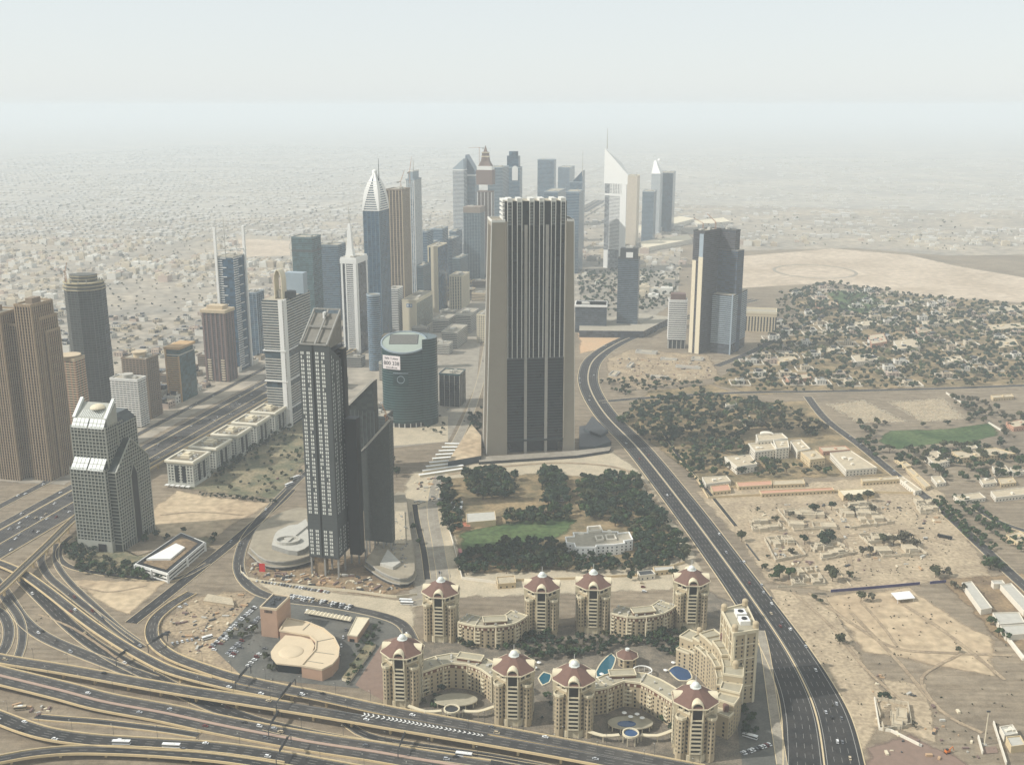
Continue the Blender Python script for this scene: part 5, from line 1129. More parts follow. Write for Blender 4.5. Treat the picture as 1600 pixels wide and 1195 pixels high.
# upper raked frame and roof
top = [(*Q(W, 13), h2+7), (*Q(0, 13), h2+7), (*Q(0, 30), h3), (*Q(W, 30), h3)]
b = MB(); b.poly(top); bb = [(x, y, h2-2) for x, y, z in top]
for k in range(4): b.poly([top[k], bb[k], bb[(k+1) % 4], top[(k+1) % 4]])
b.build('raked_roof', M_sv, t)
b = MB()
for k in range(13): f_ = .2+.6*k/12; b.bar(lerp(lerp(top[0], top[1], f_), lerp(top[3], top[2], f_), .08), lerp(lerp(top[0], top[1], f_), lerp(top[3], top[2], f_), .5), .5)
b.build('roof_louvre', M_sky, t)
for f_ in (.05, .95): MB().bar(lerp(top[0], top[1], f_), tuple(x+y for x, y in zip(lerp(top[3], top[2], f_), (0, 0, 4))), 2.2).build('raked_beam', M_sky, t)
c = Q(W*.42, 24); MB().dome(c[0], c[1], h3-4, 8, 4, 16, 4).build('roof_dome', M_cream, t); mast(t, Q(W*.4, 30), h3, h3+16, .4, M_dgrey)
# rear half and side gable with its pointed arch
rear = ccw([Q(-1, D*.45), Q(W*.92, D*.62+.1), Q(W*.92, D), Q(-1, D)]); hr = HT(YS+40, 650)
MB().prism(rear, 0, hr-6, 0, 0).loft(rear, hr-6, inset(rear, 6), hr+4, 0).build('rear_shaft', glz, t); MB().bands(rear, 6, hr-6, 3.75, .8, .3).build('grid_rail', M_sv, t, kind='stuff'); MB().piers(rear, 6, hr-6, 4.2, .8, .4).build('grid_mullion', M_sv, t, kind='stuff')
g0, g1, go = D*.08, D*1.06, 9.0; zap = HT(YS+20, 690); ze = HT(YS+4, 738)
wing = [Q(-go, g0), Q(-go, g1), Q(0.2, g1), Q(.2, g0)]; 
def gable(mb, s0_, s1_, d0, d1, ze_, za_, z0=0):
    dm = (d0+d1)/2; R_ = lambda s_, d, z: (*Q(s_, d), z)
    f0 = [R_(s0_, d0, z0), R_(s0_, d1, z0), R_(s0_, d1, ze_), R_(s0_, dm, za_), R_(s0_, d0, ze_)]; f1 = [R_(s1_, d0, z0), R_(s1_, d1, z0), R_(s1_, d1, ze_), R_(s1_, dm, za_), R_(s1_, d0, ze_)]
    mb.poly(f0)
    for k in range(5): mb.poly([f0[k], f1[k], f1[(k+1) % 5], f0[(k+1) % 5]])
    return mb
gable(MB(), -go, .5, g0, g1, ze, zap).build('gable_wing', glz, t)
b = MB(); z = 8
while z < zap-4:
    f_ = 0 if z < ze else (z-ze)/(zap-ze); d0, d1 = g0+(g1-g0)/2*f_, g1-(g1-g0)/2*f_
    facebox(b, Q(-go, d0), Q(-go, d1), z, z+.9, .5); facebox(b, Q(0, g0), Q(-go, g0), z, z+.9, .5) if z < ze else None
    z += 3.75
k = 0
while g0+4*k < g1:
    d = g0+4*k; f_ = 1-abs((d-(g0+g1)/2)/((g1-g0)/2)); facebox(b, Q(-go, d-.4), Q(-go, d+.4), 0, ze+(zap-ze)*f_, .6); k += 1
b.build('grid_rail', M_sv, t, kind='stuff')
b = MB(); dm = (g0+g1)/2; b.poly([(*Q(-go-1.0, dm-6), 0), (*Q(-go-1.0, dm+6), 0), (*Q(-go-1.0, dm+6), zap-40), (*Q(-go-1.0, dm+3.5), zap-30), (*Q(-go-1.0, dm), zap-26), (*Q(-go-1.0, dm-3.5), zap-30), (*Q(-go-1.0, dm-6), zap-40)]); b.build('pointed_arch', M_black, t)
b = MB()
for d in (-6, 6): b.bar((*Q(-go-1.1, dm+d), 0), (*Q(-go-1.1, dm+d), zap-40), .6)
for s_ in (-1, 1): b.bar((*Q(-go-1.1, dm+6*s_), zap-40), (*Q(-go-1.1, dm), zap-26), .6); b.bar((*Q(-go-.6, g0 if s_ < 0 else g1), ze), (*Q(-go-.6, dm), zap), .9)
b.build('arch_trim', M_sv, t)

# ------------------------------------------------------------------ five white office blocks
M_of = mat('office_white', (186, 186, 174), .7, var=.06); M_ofr = mat('office_roof_edge', (208, 200, 178), .7, var=.05)
f0 = G(258, 719, 32); f4 = G(389, 642, 32); ORDN = ['nearest', 'second nearest', 'middle', 'second farthest', 'farthest']
base_s = f0[0]*U[0]+f0[1]*U[1]; base_t = f0[0]*V[0]+f0[1]*V[1]
for k in range(5):
    s_ = base_s+ (k*1.0); tt_ = base_t+54.5*k; o = lambda a, d: UV(s_+a, tt_+d)
    p = ccw([o(1.5, 1.5), o(36, 1.5), o(36, 40), o(1.5, 40)]); t = thing('office_block', f'{ORDN[k]} of five white flat topped office blocks beside the highway', 'building', cen(p), 'five white office blocks')
    MB().prism(p, 0, 31, 0).build('glazing', M_win, t)
    MB().bands(p, 5, 27, 3.6, 1.3, .4).build('floor_band', M_of, t, kind='stuff'); MB().piers(p, 0, 29, 4.3, 1.3, .6).build('pier', M_of, t, kind='stuff')
    MB().prism(inset(p, -.9), 0, 4.2, 0).build('base_storey', M_of, t); MB().prism(inset(p, -.7), 26.5, 28.5, bot=True).build('frieze', M_of, t)
    i = frontedge(p)
    for e in (i, (i+1) % 4, (i+3) % 4):
        A, B = p[e], p[(e+1) % 4]
        for f_ in (.36, .64): b = MB(); facebox(b, lerp(A, B, f_-.07), lerp(A, B, f_+.07), 4.3, 26, .75); b.build('glass_bay', M_dark, t)
    q = inset(p, -2.4); b = MB(); b.loft(inset(p, -1.4), 29, q, 30, 0, top=False, bot=True).prism(q, 30, 32, top=False).loft(q, 32, inset(q, .8), 33, 0, top=False); b.build('roof_edge', M_ofr, t)
    ringwall(MB(), inset(q, .8), 2.2, 31, 33).build('roof_coping', M_ofr, t); MB().prism(inset(q, 2.9), 30, 31.3).build('roof', mat('roof_garden', (126, 116, 96), .95, var=.3, scale=.3), t)
    c = cen(p); MB().box(c[0], c[1], 31.3, 35, 12, 14, -13.3).build('penthouse', M_cream, t); MB().box(c[0], c[1], 35, 37, 7, 8, -13.3).build('lift_house', M_cream, t)
    rr = random.Random(k); b = MB()
    for _ in range(14): x, y = rr.uniform(-13, 13), rr.uniform(-15, 15); b.box(c[0]+U[0]*x+V[0]*y, c[1]+U[1]*x+V[1]*y, 31.3, 31.3+rr.uniform(.8, 2.6), rr.uniform(1.5, 4), rr.uniform(1.5, 4), -13.3)
    b.build('roof_plant', M_lgrey, t, kind='stuff')
    if k == 0:
        c = o(-3, -8); b = MB()
        for a in range(5): b.box(*o(4+7*a, -6), 2.6, 3.2, 5, 5, -13.3); b.box(*o(4+7*a, -6), 0, 2.6, .3, .3, -13.3)
        b.build('car_canopy', M_white, t, kind='stuff')
# long low white car park building
q = [G(211, 882, 9), G(262, 897, 9), G(320, 848, 9), G(283, 833, 9)]; p = ccw(q); t = thing('parking_building', 'low white parking deck building with dark slots and rooftop gravel', 'building', cen(p))
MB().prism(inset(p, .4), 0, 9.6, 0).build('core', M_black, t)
for z in (0, 3.6, 7.2): MB().prism(p, z, z+2.0, 0, 1, bot=True).build('deck_wall', [M_white, M_roof], t)
for e in range(4):
    for f_ in (.0, .5): c = lerp(p[e], p[(e+1) % 4], f_); MB().box(*c, 0, 9.1, 2.2, 2.2, 30).build('wall_pier', M_white, t)
ringwall(MB(), p, .6, 9, 10.2).build('parapet', M_white, t)
MB().prism(inset(p, 6), 9.2, 9.8).build('gravel_roof', M_dirt, t); c = cen(p); MB().prism(ccw([lerp(p[k], c, .62 if k else .3) for k in range(4)]), 9.7, 11.6).build('roof_plant', M_white, t)

# ------------------------------------------------------------------ tan showroom
M_pink = mat('pinkish_stone', (172, 140, 116), .85, var=.08); M_sroof = mat('showroom_roof', (198, 180, 150), .85, var=.06, scale=.1)
hs = 27; tp = [G(406, 950, hs), G(432, 953, hs), G(453, 933, hs), G(427, 929, hs)]; p = ccw(tp)
t = thing('showroom', 'tan car showroom with a square tower and a sweeping flat roof', 'building', cen(p))
MB().prism(p, 0, hs, 0, 0).build('tower_wall', M_pink, t); ringwall(MB(), inset(p, -.2), .9, hs-.5, hs+1.6).build('tower_coping', M_sroof, t); MB().prism(inset(p, 1), hs, hs+.4).build('tower_roof', M_dgrey, t)
roofplant(p, hs+.4, t, 6, M_dgrey, (1, 2.4), .12)
b = MB()
for k in range(6): facebox(b, lerp(p[0], p[1], .28+.08*k), lerp(p[0], p[1], .315+.08*k), hs-3.4, hs-1, .3)
b.build('vent_slot', M_black, t)
zr = 10.5
outer = [G(x, y, zr) for x, y in [(449, 966), (480, 972), (505, 982), (522, 996), (530, 1012), (528, 1027), (519, 1038), (503, 1046), (471, 1040), (493, 1015), (494, 1002), (484, 993), (466, 990), (437, 985)]]
p = ccw(outer); MB().prism(p, 0, zr, 0, 1).build('curved_wing', [M_pink, M_sroof], t); ringwall(MB(), inset(p, -.5), 1.0, zr-.6, zr+1).build('roof_rim', M_sroof, t)
inner = [G(x, y, 8.6) for x, y in [(446, 992), (470, 994), (487, 999), (492, 1008), (488, 1018), (471, 1040), (432, 1036), (424, 1026), (423, 1018), (430, 1008)]]
p2 = ccw(inner); MB().prism(inset(p2, 1.2), 0, 8.0).build('showroom_glazing', M_dark, t); MB().prism(p2, 7.6, 8.8, 0, 1, bot=True).build('showroom_roof', [M_sroof, M_sroof], t); c = G(455, 1018, 8.8); MB().dome(c[0], c[1], 8.7, 10.5, 1.8, 24, 5).build('roof_dome', M_sroof, t, smooth=True)
for a0, a1 in (((473, 984), (487, 971)), ((494, 1002), (524, 996)), ((493, 1018), (522, 1022)), ((480, 1032), (505, 1036))):
    A, B = G(*a0, zr+.2), G(*a1, zr+.2); MB().bar((*A, zr+.25), (*B, zr+.25), .35).build('roof_joint', M_roof, t)
b = MB(); A, B = G(471, 1049), G(498, 1056); facebox(b, A, B, .6, 7.5, .6); b.build('shop_window', glassmat('green_glass', (30, 50, 46)), t)
ca = ccw([G(475, 957, 3.5), G(548, 970, 3.5), G(550, 965, 3.5), G(479, 952, 3.5)]); t = thing('carport', 'long ribbed white carport roof behind the showroom', 'canopy', cen(ca))
A, B = G(475, 957, 3.5), G(548, 970, 3.5); A2, B2 = G(480, 951.5, 3.5), G(551, 964, 3.5)
for k in range(13):
    f0, f1 = k/13, (k+.96)/13; m0 = (f0+f1)/2; P_ = lambda a, b_, f_, z: (*lerp(a, b_, f_), z)
    b = MB(); b.poly([P_(A, B, f0, 3.2), P_(A, B, m0, 4.2), P_(A2, B2, m0, 4.2), P_(A2, B2, f0, 3.2)]); b.poly([P_(A, B, m0, 4.2), P_(A, B, f1, 3.2), P_(A2, B2, f1, 3.2), P_(A2, B2, m0, 4.2)]); b.poly([P_(A, B, f0, 3.2), P_(A, B, f1, 3.2), P_(A, B, m0, 4.2)]); b.build('roof_fold', M_cream, t)
for k in range(6): c = lerp(lerp(A, B, k/5), lerp(A2, B2, k/5), .5); MB().box(*c, 0, 3.2, .3, .3).build('post', M_dgrey, t)
p = ccw([G(543, 992, 6), G(558, 994, 6), G(577, 966, 6), G(557, 964, 6)]); t = thing('annex_building', 'small flat tan building at the end of the ribbed carport', 'building', cen(p)); MB().prism(p, 0, 6, 0, 1).build('wall', [M_pink, M_cream], t); ringwall(MB(), inset(p, -.15), .4, 5.6, 6.7).build('parapet', M_cream, t); b = MB(); facebox(b, lerp(p[0], p[1], .2), lerp(p[0], p[1], .7), .3, 3, .2); b.build('door', M_black, t)
p = ccw([G(534, 1056, 4), G(546, 1060, 4), G(587, 1004, 4), G(573, 1001, 4)]); t = thing('hedge_wall', 'long clipped hedge wall along the brown driveway', 'hedge', cen(p)); MB().prism(p, 0, 2.6, 0, 1).build('wall', [M_cream, M_lawn2], t)
p = ccw([G(318, 938, 3), G(365, 945, 3), G(362, 935, 3), G(325, 928, 3)]); t = thing('site_shed', 'flat tan site shed inside the loop road', 'shed', cen(p)); MB().prism(p, 0, 3, 0, 1).build('wall', [M_beige, M_pave2], t); MB().prism(inset(p, -.4), 3, 3.3, 0, bot=True).build('roof', M_pave2, t)
# ------------------------------------------------------------------ red roofed hotel complex
M_hc = mat('hotel_cream', (172, 156, 126), .85, var=.08, scale=.15); M_hl = mat('hotel_trim', (206, 194, 164), .8, var=.05); M_tile = mat('roof_tiles', (108, 82, 70), .85, var=.14, scale=.5, bump=.3, bscale=2)
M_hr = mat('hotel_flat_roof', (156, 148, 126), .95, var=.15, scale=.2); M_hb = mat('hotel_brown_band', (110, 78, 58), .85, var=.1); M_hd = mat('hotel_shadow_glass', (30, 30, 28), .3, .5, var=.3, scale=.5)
HE = 43.0
def ring8(c, r, a0=0, n=8): return [(c[0]+r*cos(radians(a0)+2*pi*(k+.5)/n), c[1]+r*sin(radians(a0)+2*pi*(k+.5)/n)) for k in range(n)]
HOTEL = []
def hotel_tower(px, py, label, a0=0, ri=13.0):
    c = G(px, py, HE); t = thing('hotel_tower', label, 'tower', c, 'octagonal red roofed hotel towers'); HOTEL.append(c)
    k8 = 1/cos(pi/8); sh = ring8(c, ri*k8, a0)
    shaft = MB().prism(sh, 0, HE-5, 0, 1).build('shaft', [M_hc, M_hr], t)
    MB().prism(inset(sh, -.5), 0, 5.5, 0).build('plinth', M_hl, t)
    b = MB()
    for e in range(8):
        A, B = sh[e], sh[(e+1) % 8]; windows(b, A, B, 7, HE-7, [.22, .78] if e % 2 else [.12, .88], 3.3, 1.7, 1.3, .05)
    b.build('window', M_hd, shaft, kind='stuff')
    # recessed top storey under the eaves
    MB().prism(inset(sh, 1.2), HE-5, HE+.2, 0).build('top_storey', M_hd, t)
    b = MB()
    for e in range(8):
        for f_ in (0.02, .5): q = lerp(sh[e], sh[(e+1) % 8], f_); b.box(q[0], q[1], HE-5, HE+.2, 1.3, 1.3, a0+45*e)
    b.build('eaves_pillar', M_hl, t, kind='stuff'); MB().prism(inset(sh, -.35), HE-5.6, HE-4.8, bot=True).build('string_course', M_hl, t)
    ro = ring8(c, 16.3*k8, a0); ro2 = ring8(c, 4.0, a0)
    MB().prism(ro, HE, HE+.9, bot=True).build('eaves', M_hl, t)
    b = MB(); n = 8
    for k in range(n):
        j = (k+1) % n; pr = inset(ro, .4)
        f = MB(); f.poly([(*pr[k], HE+.9), (*pr[j], HE+.9), (*ro2[j], HE+9), (*ro2[k], HE+9)]); f.build('roof_facet', M_tile, t)
    lan = MB().prism(ring8(c, 4.2, a0), HE+8.4, HE+9.4, bot=True).cyl(*c, 2.6, HE+9.4, HE+10.4, 14).dome(*c, HE+10.4, 2.8, 2.5, 14, 5).build('lantern', M_sky, t)
    MB().bar((*c, HE+12.7), (*c, HE+18), .25, 4).build('finial', M_white, lan)
    for e in range(4):       # arched dormers, balcony stacks below them, corner turrets between
        a = radians(a0+90*e-90); n_ = (cos(a), sin(a)); tx = (-n_[1], n_[0]); q = (c[0]+n_[0]*(ri-1.0), c[1]+n_[1]*(ri-1.0))
        d = MB(); archvault(d, (q[0]+n_[0]*.6, q[1]+n_[1]*.6), tx, n_, 4.3, 6.2, HE-10, HE+1.6, HE+5.4, 10, .9); dor = d.build('arch_dormer', M_hl, t)
        d = MB(); P_ = lambda s_, z, o: (q[0]+tx[0]*s_+n_[0]*o, q[1]+tx[1]*s_+n_[1]*o, z)
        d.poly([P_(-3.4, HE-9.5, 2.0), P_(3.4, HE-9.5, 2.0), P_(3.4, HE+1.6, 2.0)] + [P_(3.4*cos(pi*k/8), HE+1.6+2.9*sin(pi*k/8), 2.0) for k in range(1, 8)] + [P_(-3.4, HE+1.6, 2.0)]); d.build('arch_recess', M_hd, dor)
        d = MB()
        for k in range(8):      # dormer vault running back into the roof
            b0, b1 = pi*k/8, pi*(k+1)/8
            d.poly([P_(4.3*cos(b0), HE+1.6+3.8*sin(b0), .5), P_(4.3*cos(b1), HE+1.6+3.8*sin(b1), .5), P_(4.3*cos(b1)*.6, HE+2.4+3.4*sin(b1), -7), P_(4.3*cos(b0)*.6, HE+2.4+3.4*sin(b0), -7)])
        d.build('dormer_vault', M_hl, dor)
        if e != 2:
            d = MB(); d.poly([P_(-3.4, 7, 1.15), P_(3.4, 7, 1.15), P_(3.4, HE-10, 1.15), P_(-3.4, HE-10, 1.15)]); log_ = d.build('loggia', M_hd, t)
            for s_ in (-3.9, 3.9): MB().box(*P_(s_, 0, 1.6)[:2], 0, HE-10, .9, 1.6, a0+90*e).build('loggia_pier', M_hl, log_)
            for k in range(9):
                d = MB(); z = 7.2+3.3*k; cc = P_(0, 0, 2.0); d.box(cc[0], cc[1], z, z+.35, 7, 2.6, a0+90*e); cc = P_(0, 0, 3.15); d.box(cc[0], cc[1], z+.35, z+1.25, 7, .25, a0+90*e)
                d.build('balcony', M_hl, t)
        a2 = radians(a0+90*e-45); g = (c[0]+cos(a2)*(ri+1.8), c[1]+sin(a2)*(ri+1.8))
        tr = ring8(g, 3.6, a0+22.5); tur = MB().prism(tr, 0, HE-8.5, 0, 1).build('corner_turret', [M_hc, M_hr], t)
        ringwall(MB(), inset(tr, -.7), .5, HE-9.2, HE-7.2).build('turret_cornice', M_hl, tur)
        b = MB()
        for f_ in range(8): windows(b, tr[f_], tr[(f_+1) % 8], 7, HE-11, [.5], 3.3, 1.6, 1.1, .05)
        b.build('turret_window', M_hd, tur, kind='stuff')
    return c
HT1 = hotel_tower(629, 1014, 'red roofed octagonal tower at the front left end of the hotel', -6)
HT2 = hotel_tower(803, 1040, 'red roofed octagonal tower above the chevrons, second in the front row', -4)
HT3 = hotel_tower(897, 1056, 'red roofed octagonal tower beside the round pool, third in the front row', -4)
HT4 = hotel_tower(1086, 1090, 'red roofed octagonal tower at the front right end of the hotel', -2)
HT5 = hotel_tower(689, 922, 'red roofed octagonal tower at the rear left end of the hotel', -6)
HT6 = hotel_tower(847, 914, 'red roofed octagonal tower in the rear row left of the palace axis', -4)
HT7 = hotel_tower(927, 910, 'red roofed octagonal tower in the rear row just below the white palace', -4)
HT8 = hotel_tower(1080, 904, 'red roofed octagonal tower at the rear right beside the highway', -2)

def wing(label, pix, zt, depth, bays, roofpix_z=None, toward=1, cls='hotel_wing'):
    """curved apartment wing: front line through pix at roof height zt, extruded back by depth"""
    fr = smooth_path([G(x, y, zt) for x, y in pix], 6.5); nr = side(fr); s_ = toward
    bk = [(a[0]+n[0]*depth*s_, a[1]+n[1]*depth*s_) for a, n in zip(fr, nr)]
    p = ccw(fr + bk[::-1]); t = thing(cls, label, 'building', cen(p), 'curved hotel wings')
    MB().prism(p, 0, zt, 0, 1).build('wall', [M_hc, M_hr], t)
    front = fr if ccw(fr + bk[::-1]) == fr + bk[::-1] else fr[::-1]
    b = MB(); bal = MB(); n = len(front)-1; band = MB()
    for i_ in range(n):
        A, B = front[i_], front[i_+1]; L = hypot(B[0]-A[0], B[1]-A[1])
        windows(b, A, B, 1.2, zt-3, [.28, .72] if L > 5 else [.5], 3.3, 1.8, 1.4, .06)
        facebox(band, A, B, zt-3.8, zt-.9, .2)
        if i_ % 2 == 0:
            for k in range(1, int(zt/3.3)-1): facebox(bal, lerp(A, B, .05), lerp(A, B, .5), 3.3*k+.9, 3.3*k+1.9, 1.1)
    b.build('window', M_hd, t, kind='stuff'); band.build('brown_frieze', M_hb, t); bal.build('balcony', M_hl, t, kind='stuff')
    pi_ = MB()
    for i_ in range(0, n+1, 2):
        q = front[i_]; pi_.box(q[0], q[1], 0, zt+.4, 1.0, 1.0, math.degrees(atan2(nr[0][1], nr[0][0])))
    pi_.build('pilaster', M_hl, t, kind='stuff')
    b = MB()
    for i_ in range(n): A, B = front[i_], front[i_+1]; windows(b, A, B, zt-3.5, zt-.8, [.3, .7], 3.3, 1.9, 1.7, .32)
    b.build('frieze_window', M_hl, t, kind='stuff')
    ringwall(MB(), inset(p, -.4), .8, zt-.8, zt+.9).build('parapet', M_hl, t)
    for i_ in range(2, n-1, 3):      # roof dividers
        q0 = front[i_]; j = fr.index(q0); q1 = bk[j]; MB().bar((*q0, zt+.6), (*q1, zt+.6), .5).build('roof_divider', M_hl, t)
    m = n//2; j = fr.index(front[m]); c = lerp(fr[j], bk[j], .55); a = math.degrees(atan2(nr[j][1], nr[j][0]))+90
    MB().box(c[0], c[1], zt, zt+2.6, 20, depth*.55, a, 0, 1).build('roof_storey', [M_hb, M_hr], t)
    ringwall(MB(), rect(*c, 21, depth*.55+1, a), .6, zt+2.2, zt+3.4).build('roof_storey_rim', M_hl, t)
    rr = random.Random(int(c[0])); cl = MB()
    for _ in range(40):
        j = rr.randrange(len(fr)); q = lerp(fr[j], bk[j], rr.uniform(.12, .88)); cl.box(q[0], q[1], zt, zt+rr.uniform(.6, 1.8), rr.uniform(.8, 2.4), rr.uniform(.8, 2.2), a)
    cl.build('roof_unit', M_lgrey, t, kind='stuff')
    return t
wing('curved hotel wing between the two rear left towers', [(716, 972), (742, 978), (775, 979), (805, 974), (824, 962)], 20, 17, 8)
wing('curved hotel wing between the two rear right towers', [(955, 958), (980, 964), (1010, 964), (1038, 958), (1056, 947)], 20, 17, 8)
wing('hollow curved hotel wing between the two front left towers', [(660, 1050), (680, 1043), (705, 1036), (730, 1038), (752, 1046), (768, 1058)], 22, 15, 8)
wing('hollow curved hotel wing between the two front right towers', [(925, 1078), (950, 1074), (975, 1064), (1000, 1067), (1025, 1080), (1050, 1096)], 22, 15, 8)
# courtyard pavilions with white pergolas in front of the hollow wings
def pavilion(cx, cy_, label, pool):
    c = G(cx, cy_, 5); t = thing('garden_pavilion', label, 'pavilion', c)
    MB().prism(oval(*c, 17, 9, 28), 4.2, 5, 0, 1, bot=True).build('terrace_roof', [M_hl, M_hr], t)
    if pool: MB().prism(oval(c[0]-3, c[1]-2, 7, 4, 20), 5, 5.25).build('roof_pool', M_pool2, t)
    for k in range(12): a = 2*pi*k/12; MB().box(c[0]+16*cos(a), c[1]+8.3*sin(a), 0, 4.2, .8, .8).build('column', M_hl, t)
    g = (c[0]-2, c[1]-19); ringwall(MB(), oval(*g, 6.2, 6.2, 20), 1.0, 7.5, 9).build('round_canopy', M_hl, t); MB().prism(oval(*g, 5.4, 5.4, 20), 7.6, 8.0, bot=True).build('canopy_top', M_hd if not pool else M_pool2, t)
    for k in range(6): a = 2*pi*k/6; MB().box(g[0]+5.4*cos(a), g[1]+5.4*sin(a), 0, 7.6, .7, .7).build('canopy_column', M_hl, t)
    for s_ in (-1, 1):
        pth = smooth_path([(g[0]+s_*8, g[1]+2), (g[0]+s_*20, g[1]+1), (g[0]+s_*34, g[1]+9)], 5); b = MB(); wallstrip(b, [(x, y, 0) for x, y in pth], side(pth), 0, 3.0, 5.2, 6); b.build('pergola_roof', M_hl, t)
        for k in range(0, len(pth), 2): MB().box(*pth[k], 0, 5.2, .7, .7).build('pergola_post', M_hl, t)
pavilion(712, 1092, 'domed garden pavilion with pergolas in front of the front left wing', False)
pavilion(985, 1128, 'pool terrace pavilion with pergolas in front of the front right wing', True)
# tall sunlit slab with stepped terraces
zt = 62; Ls = [G(1128, 953, zt), G(1147, 990, zt), G(1184, 984, zt), G(1165, 944, zt)]
p = ccw(Ls); t = thing('hotel_slab', 'tall cream hotel slab with stepped terraces at the highway edge', 'building', cen(p))
zt1 = zt
MB().prism(p, 0, zt1, 0, 1).build('wall', [M_hc, M_hr], t); ringwall(MB(), inset(p, -.8), 1, zt1-1.5, zt1+1.2).build('cornice', M_hl, t)
n = len(p); b = MB(); bw_ = MB()
for e in range(n):
    A, B = p[e], p[(e+1) % n]; L = hypot(B[0]-A[0], B[1]-A[1]); k = max(2, int(L/5)); windows(b, A, B, 4, zt1-4, [(q+.5)/k for q in range(k)], 3.4, 1.7, 1.3, .06)
b.build('window', M_hd, t, kind='stuff'); MB().piers(p, 0, zt1, 9, 1.6, .8).build('pilaster', M_hl, t, kind='stuff'); MB().bands(p, 15, zt1, 12, .9, .5).build('string_course', M_hl, t, kind='stuff')
c = cen(p); ax = math.degrees(atan2(Ls[1][1]-Ls[0][1], Ls[1][0]-Ls[0][0]))
for k in range(4):
    q = lerp(p[k], c, .12); MB().cyl(*q, 2.4, zt1+1, zt1+4.5, 10).dome(*q, zt1+4.5, 2.6, 2.2, 10, 4).build('roof_turret', M_hc, t)
for f_ in (.35, .65): q = lerp(lerp(Ls[0], Ls[1], f_), lerp(Ls[3], Ls[2], f_), .6); MB().box(*q, zt1, zt1+3.5, 9, 8, ax, 0).build('roof_plant_house', M_white, t); MB().cyl(*q, 2.2, zt1+3.5, zt1+4.2, 12).build('fan', M_black, t)
def terraces(pts_hi, z_hi, pts, steps, nm):
    pass
# one curved stepped wing hugging the slab on the courtyard side
cp = smooth_path([G(x, y) for x, y in ((1060, 1036), (1080, 1044), (1100, 1058), (1118, 1080), (1127, 1104), (1122, 1128), (1108, 1144))], 7.5); cn = side(cp); n = len(cp)-1; sg = 1 if cn[n//2][0] > 0 else -1
for k in range(n):
    f_ = k/(n-1); z = 15+3.3*round((22*sin(pi*min(1, .12+f_*.84))**.8)/3.3); dp = 15
    A, B = cp[k], cp[k+1]; A2 = (A[0]+cn[k][0]*dp*sg, A[1]+cn[k][1]*dp*sg); B2 = (B[0]+cn[k+1][0]*dp*sg, B[1]+cn[k+1][1]*dp*sg); q = ccw([A, B, B2, A2])
    seg = MB().prism(q, 0, z, 0, 1).build('terrace_wing', [M_hc, M_hr], t); ringwall(MB(), inset(q, -.25), .6, z-.6, z+1.1).build('terrace_rail', M_hl, seg)
    b = MB()
    for e in range(4): windows(b, q[e], q[(e+1) % 4], 1.5, z-2, [.25, .75], 3.3, 1.8, 1.5, .06)
    b.build('terrace_window', M_hd, seg, kind='stuff'); c_ = lerp(A, B, .5); d_ = lerp(A, A2, .35); low = ccw([A, B, lerp(B, B2, -.3), lerp(A, A2, -.3)]); zl = max(6, z-9.9)
    st = MB().prism(low, 0, zl, 0, 1).build('lower_terrace', [M_hc, M_hr], t); ringwall(MB(), inset(low, -.2), .5, zl-.5, zl+1.0).build('terrace_rail', M_hl, st); b = MB(); [windows(b, low[e], low[(e+1) % 4], 1.5, zl-1.5, [.3, .7], 3.3, 1.8, 1.5, .06) for e in range(4)]; b.build('terrace_window', M_hd, st, kind='stuff')
    if k % 3 == 1: q_ = lerp(A, A2, .6); MB().cyl(*q_, 2.3, z-1, z+4, 10).dome(*q_, z+4, 2.6, 2.3, 12, 4).build('domed_turret', M_hc if k % 2 else M_tile, t)
# courtyard water, kiosk, ring pergola
def blob(pix, z=0): return [q[:2] for q in smooth_path([G(x, y, z) for x, y in pix] + [G(*pix[0], z)], 4)][:-1]
def pond(name, pix, m, label):
    p = ccw(blob(pix)); o = MB(); o.poly([(a, b, .5) for a, b in p]); ob = tag(o.build('water', m), label, kind='structure'); ringwall(MB(), inset(p, -1.0), 1.0, 0, .7).build('pool_coping', M_hl, ob)
pond('pool', [(932, 1050), (940, 1036), (955, 1022), (961, 1028), (956, 1044), (944, 1058), (934, 1060)], M_pool, 'turquoise lagoon pool in the middle of the hotel courtyard')
pond('pool', [(842, 1060), (850, 1051), (860, 1054), (857, 1066), (848, 1070)], M_pool, 'small turquoise pool between the front hotel towers')
pond('pool', [(1045, 1048), (1055, 1041), (1072, 1044), (1080, 1060), (1062, 1063)], M_pool2, 'deep blue kidney shaped pool below the stepped terraces')
q = G(980, 1022, 9); t = thing('kiosk', 'small octagonal kiosk with a red roof beside the courtyard lagoon', 'pavilion', q); p = ring8(q, 8, 0); MB().prism(p, 0, 8, 0).build('wall', M_hc, t); MB().prism(inset(p, -1.6), 8, 8.7, bot=True).build('eaves', M_hl, t); MB().loft(inset(p, -1.2), 8.7, ring8(q, 2, 0), 13, 0).build('roof', M_tile, t); MB().cyl(*q, 1.8, 13, 14.5, 10).build('lantern', M_sky, t); b = MB(); [windows(b, p[e], p[(e+1) % 8], 1, 7, [.5], 3.4, 2.2, 2.2, .06) for e in range(8)]; b.build('window', M_hd, t, kind='stuff')
q = G(1004, 1046, 5); t = thing('ring_pergola', 'round white ring pergola behind the front right wing', 'pergola', q); ringwall(MB(), oval(*q, 8, 7, 32), .9, 4.4, 5.2).build('ring_beam', M_white, t)
for k in range(10): a = 2*pi*k/10; MB().box(q[0]+7.5*cos(a), q[1]+6.5*sin(a), 0, 4.4, .5, .5).build('post', M_white, t)
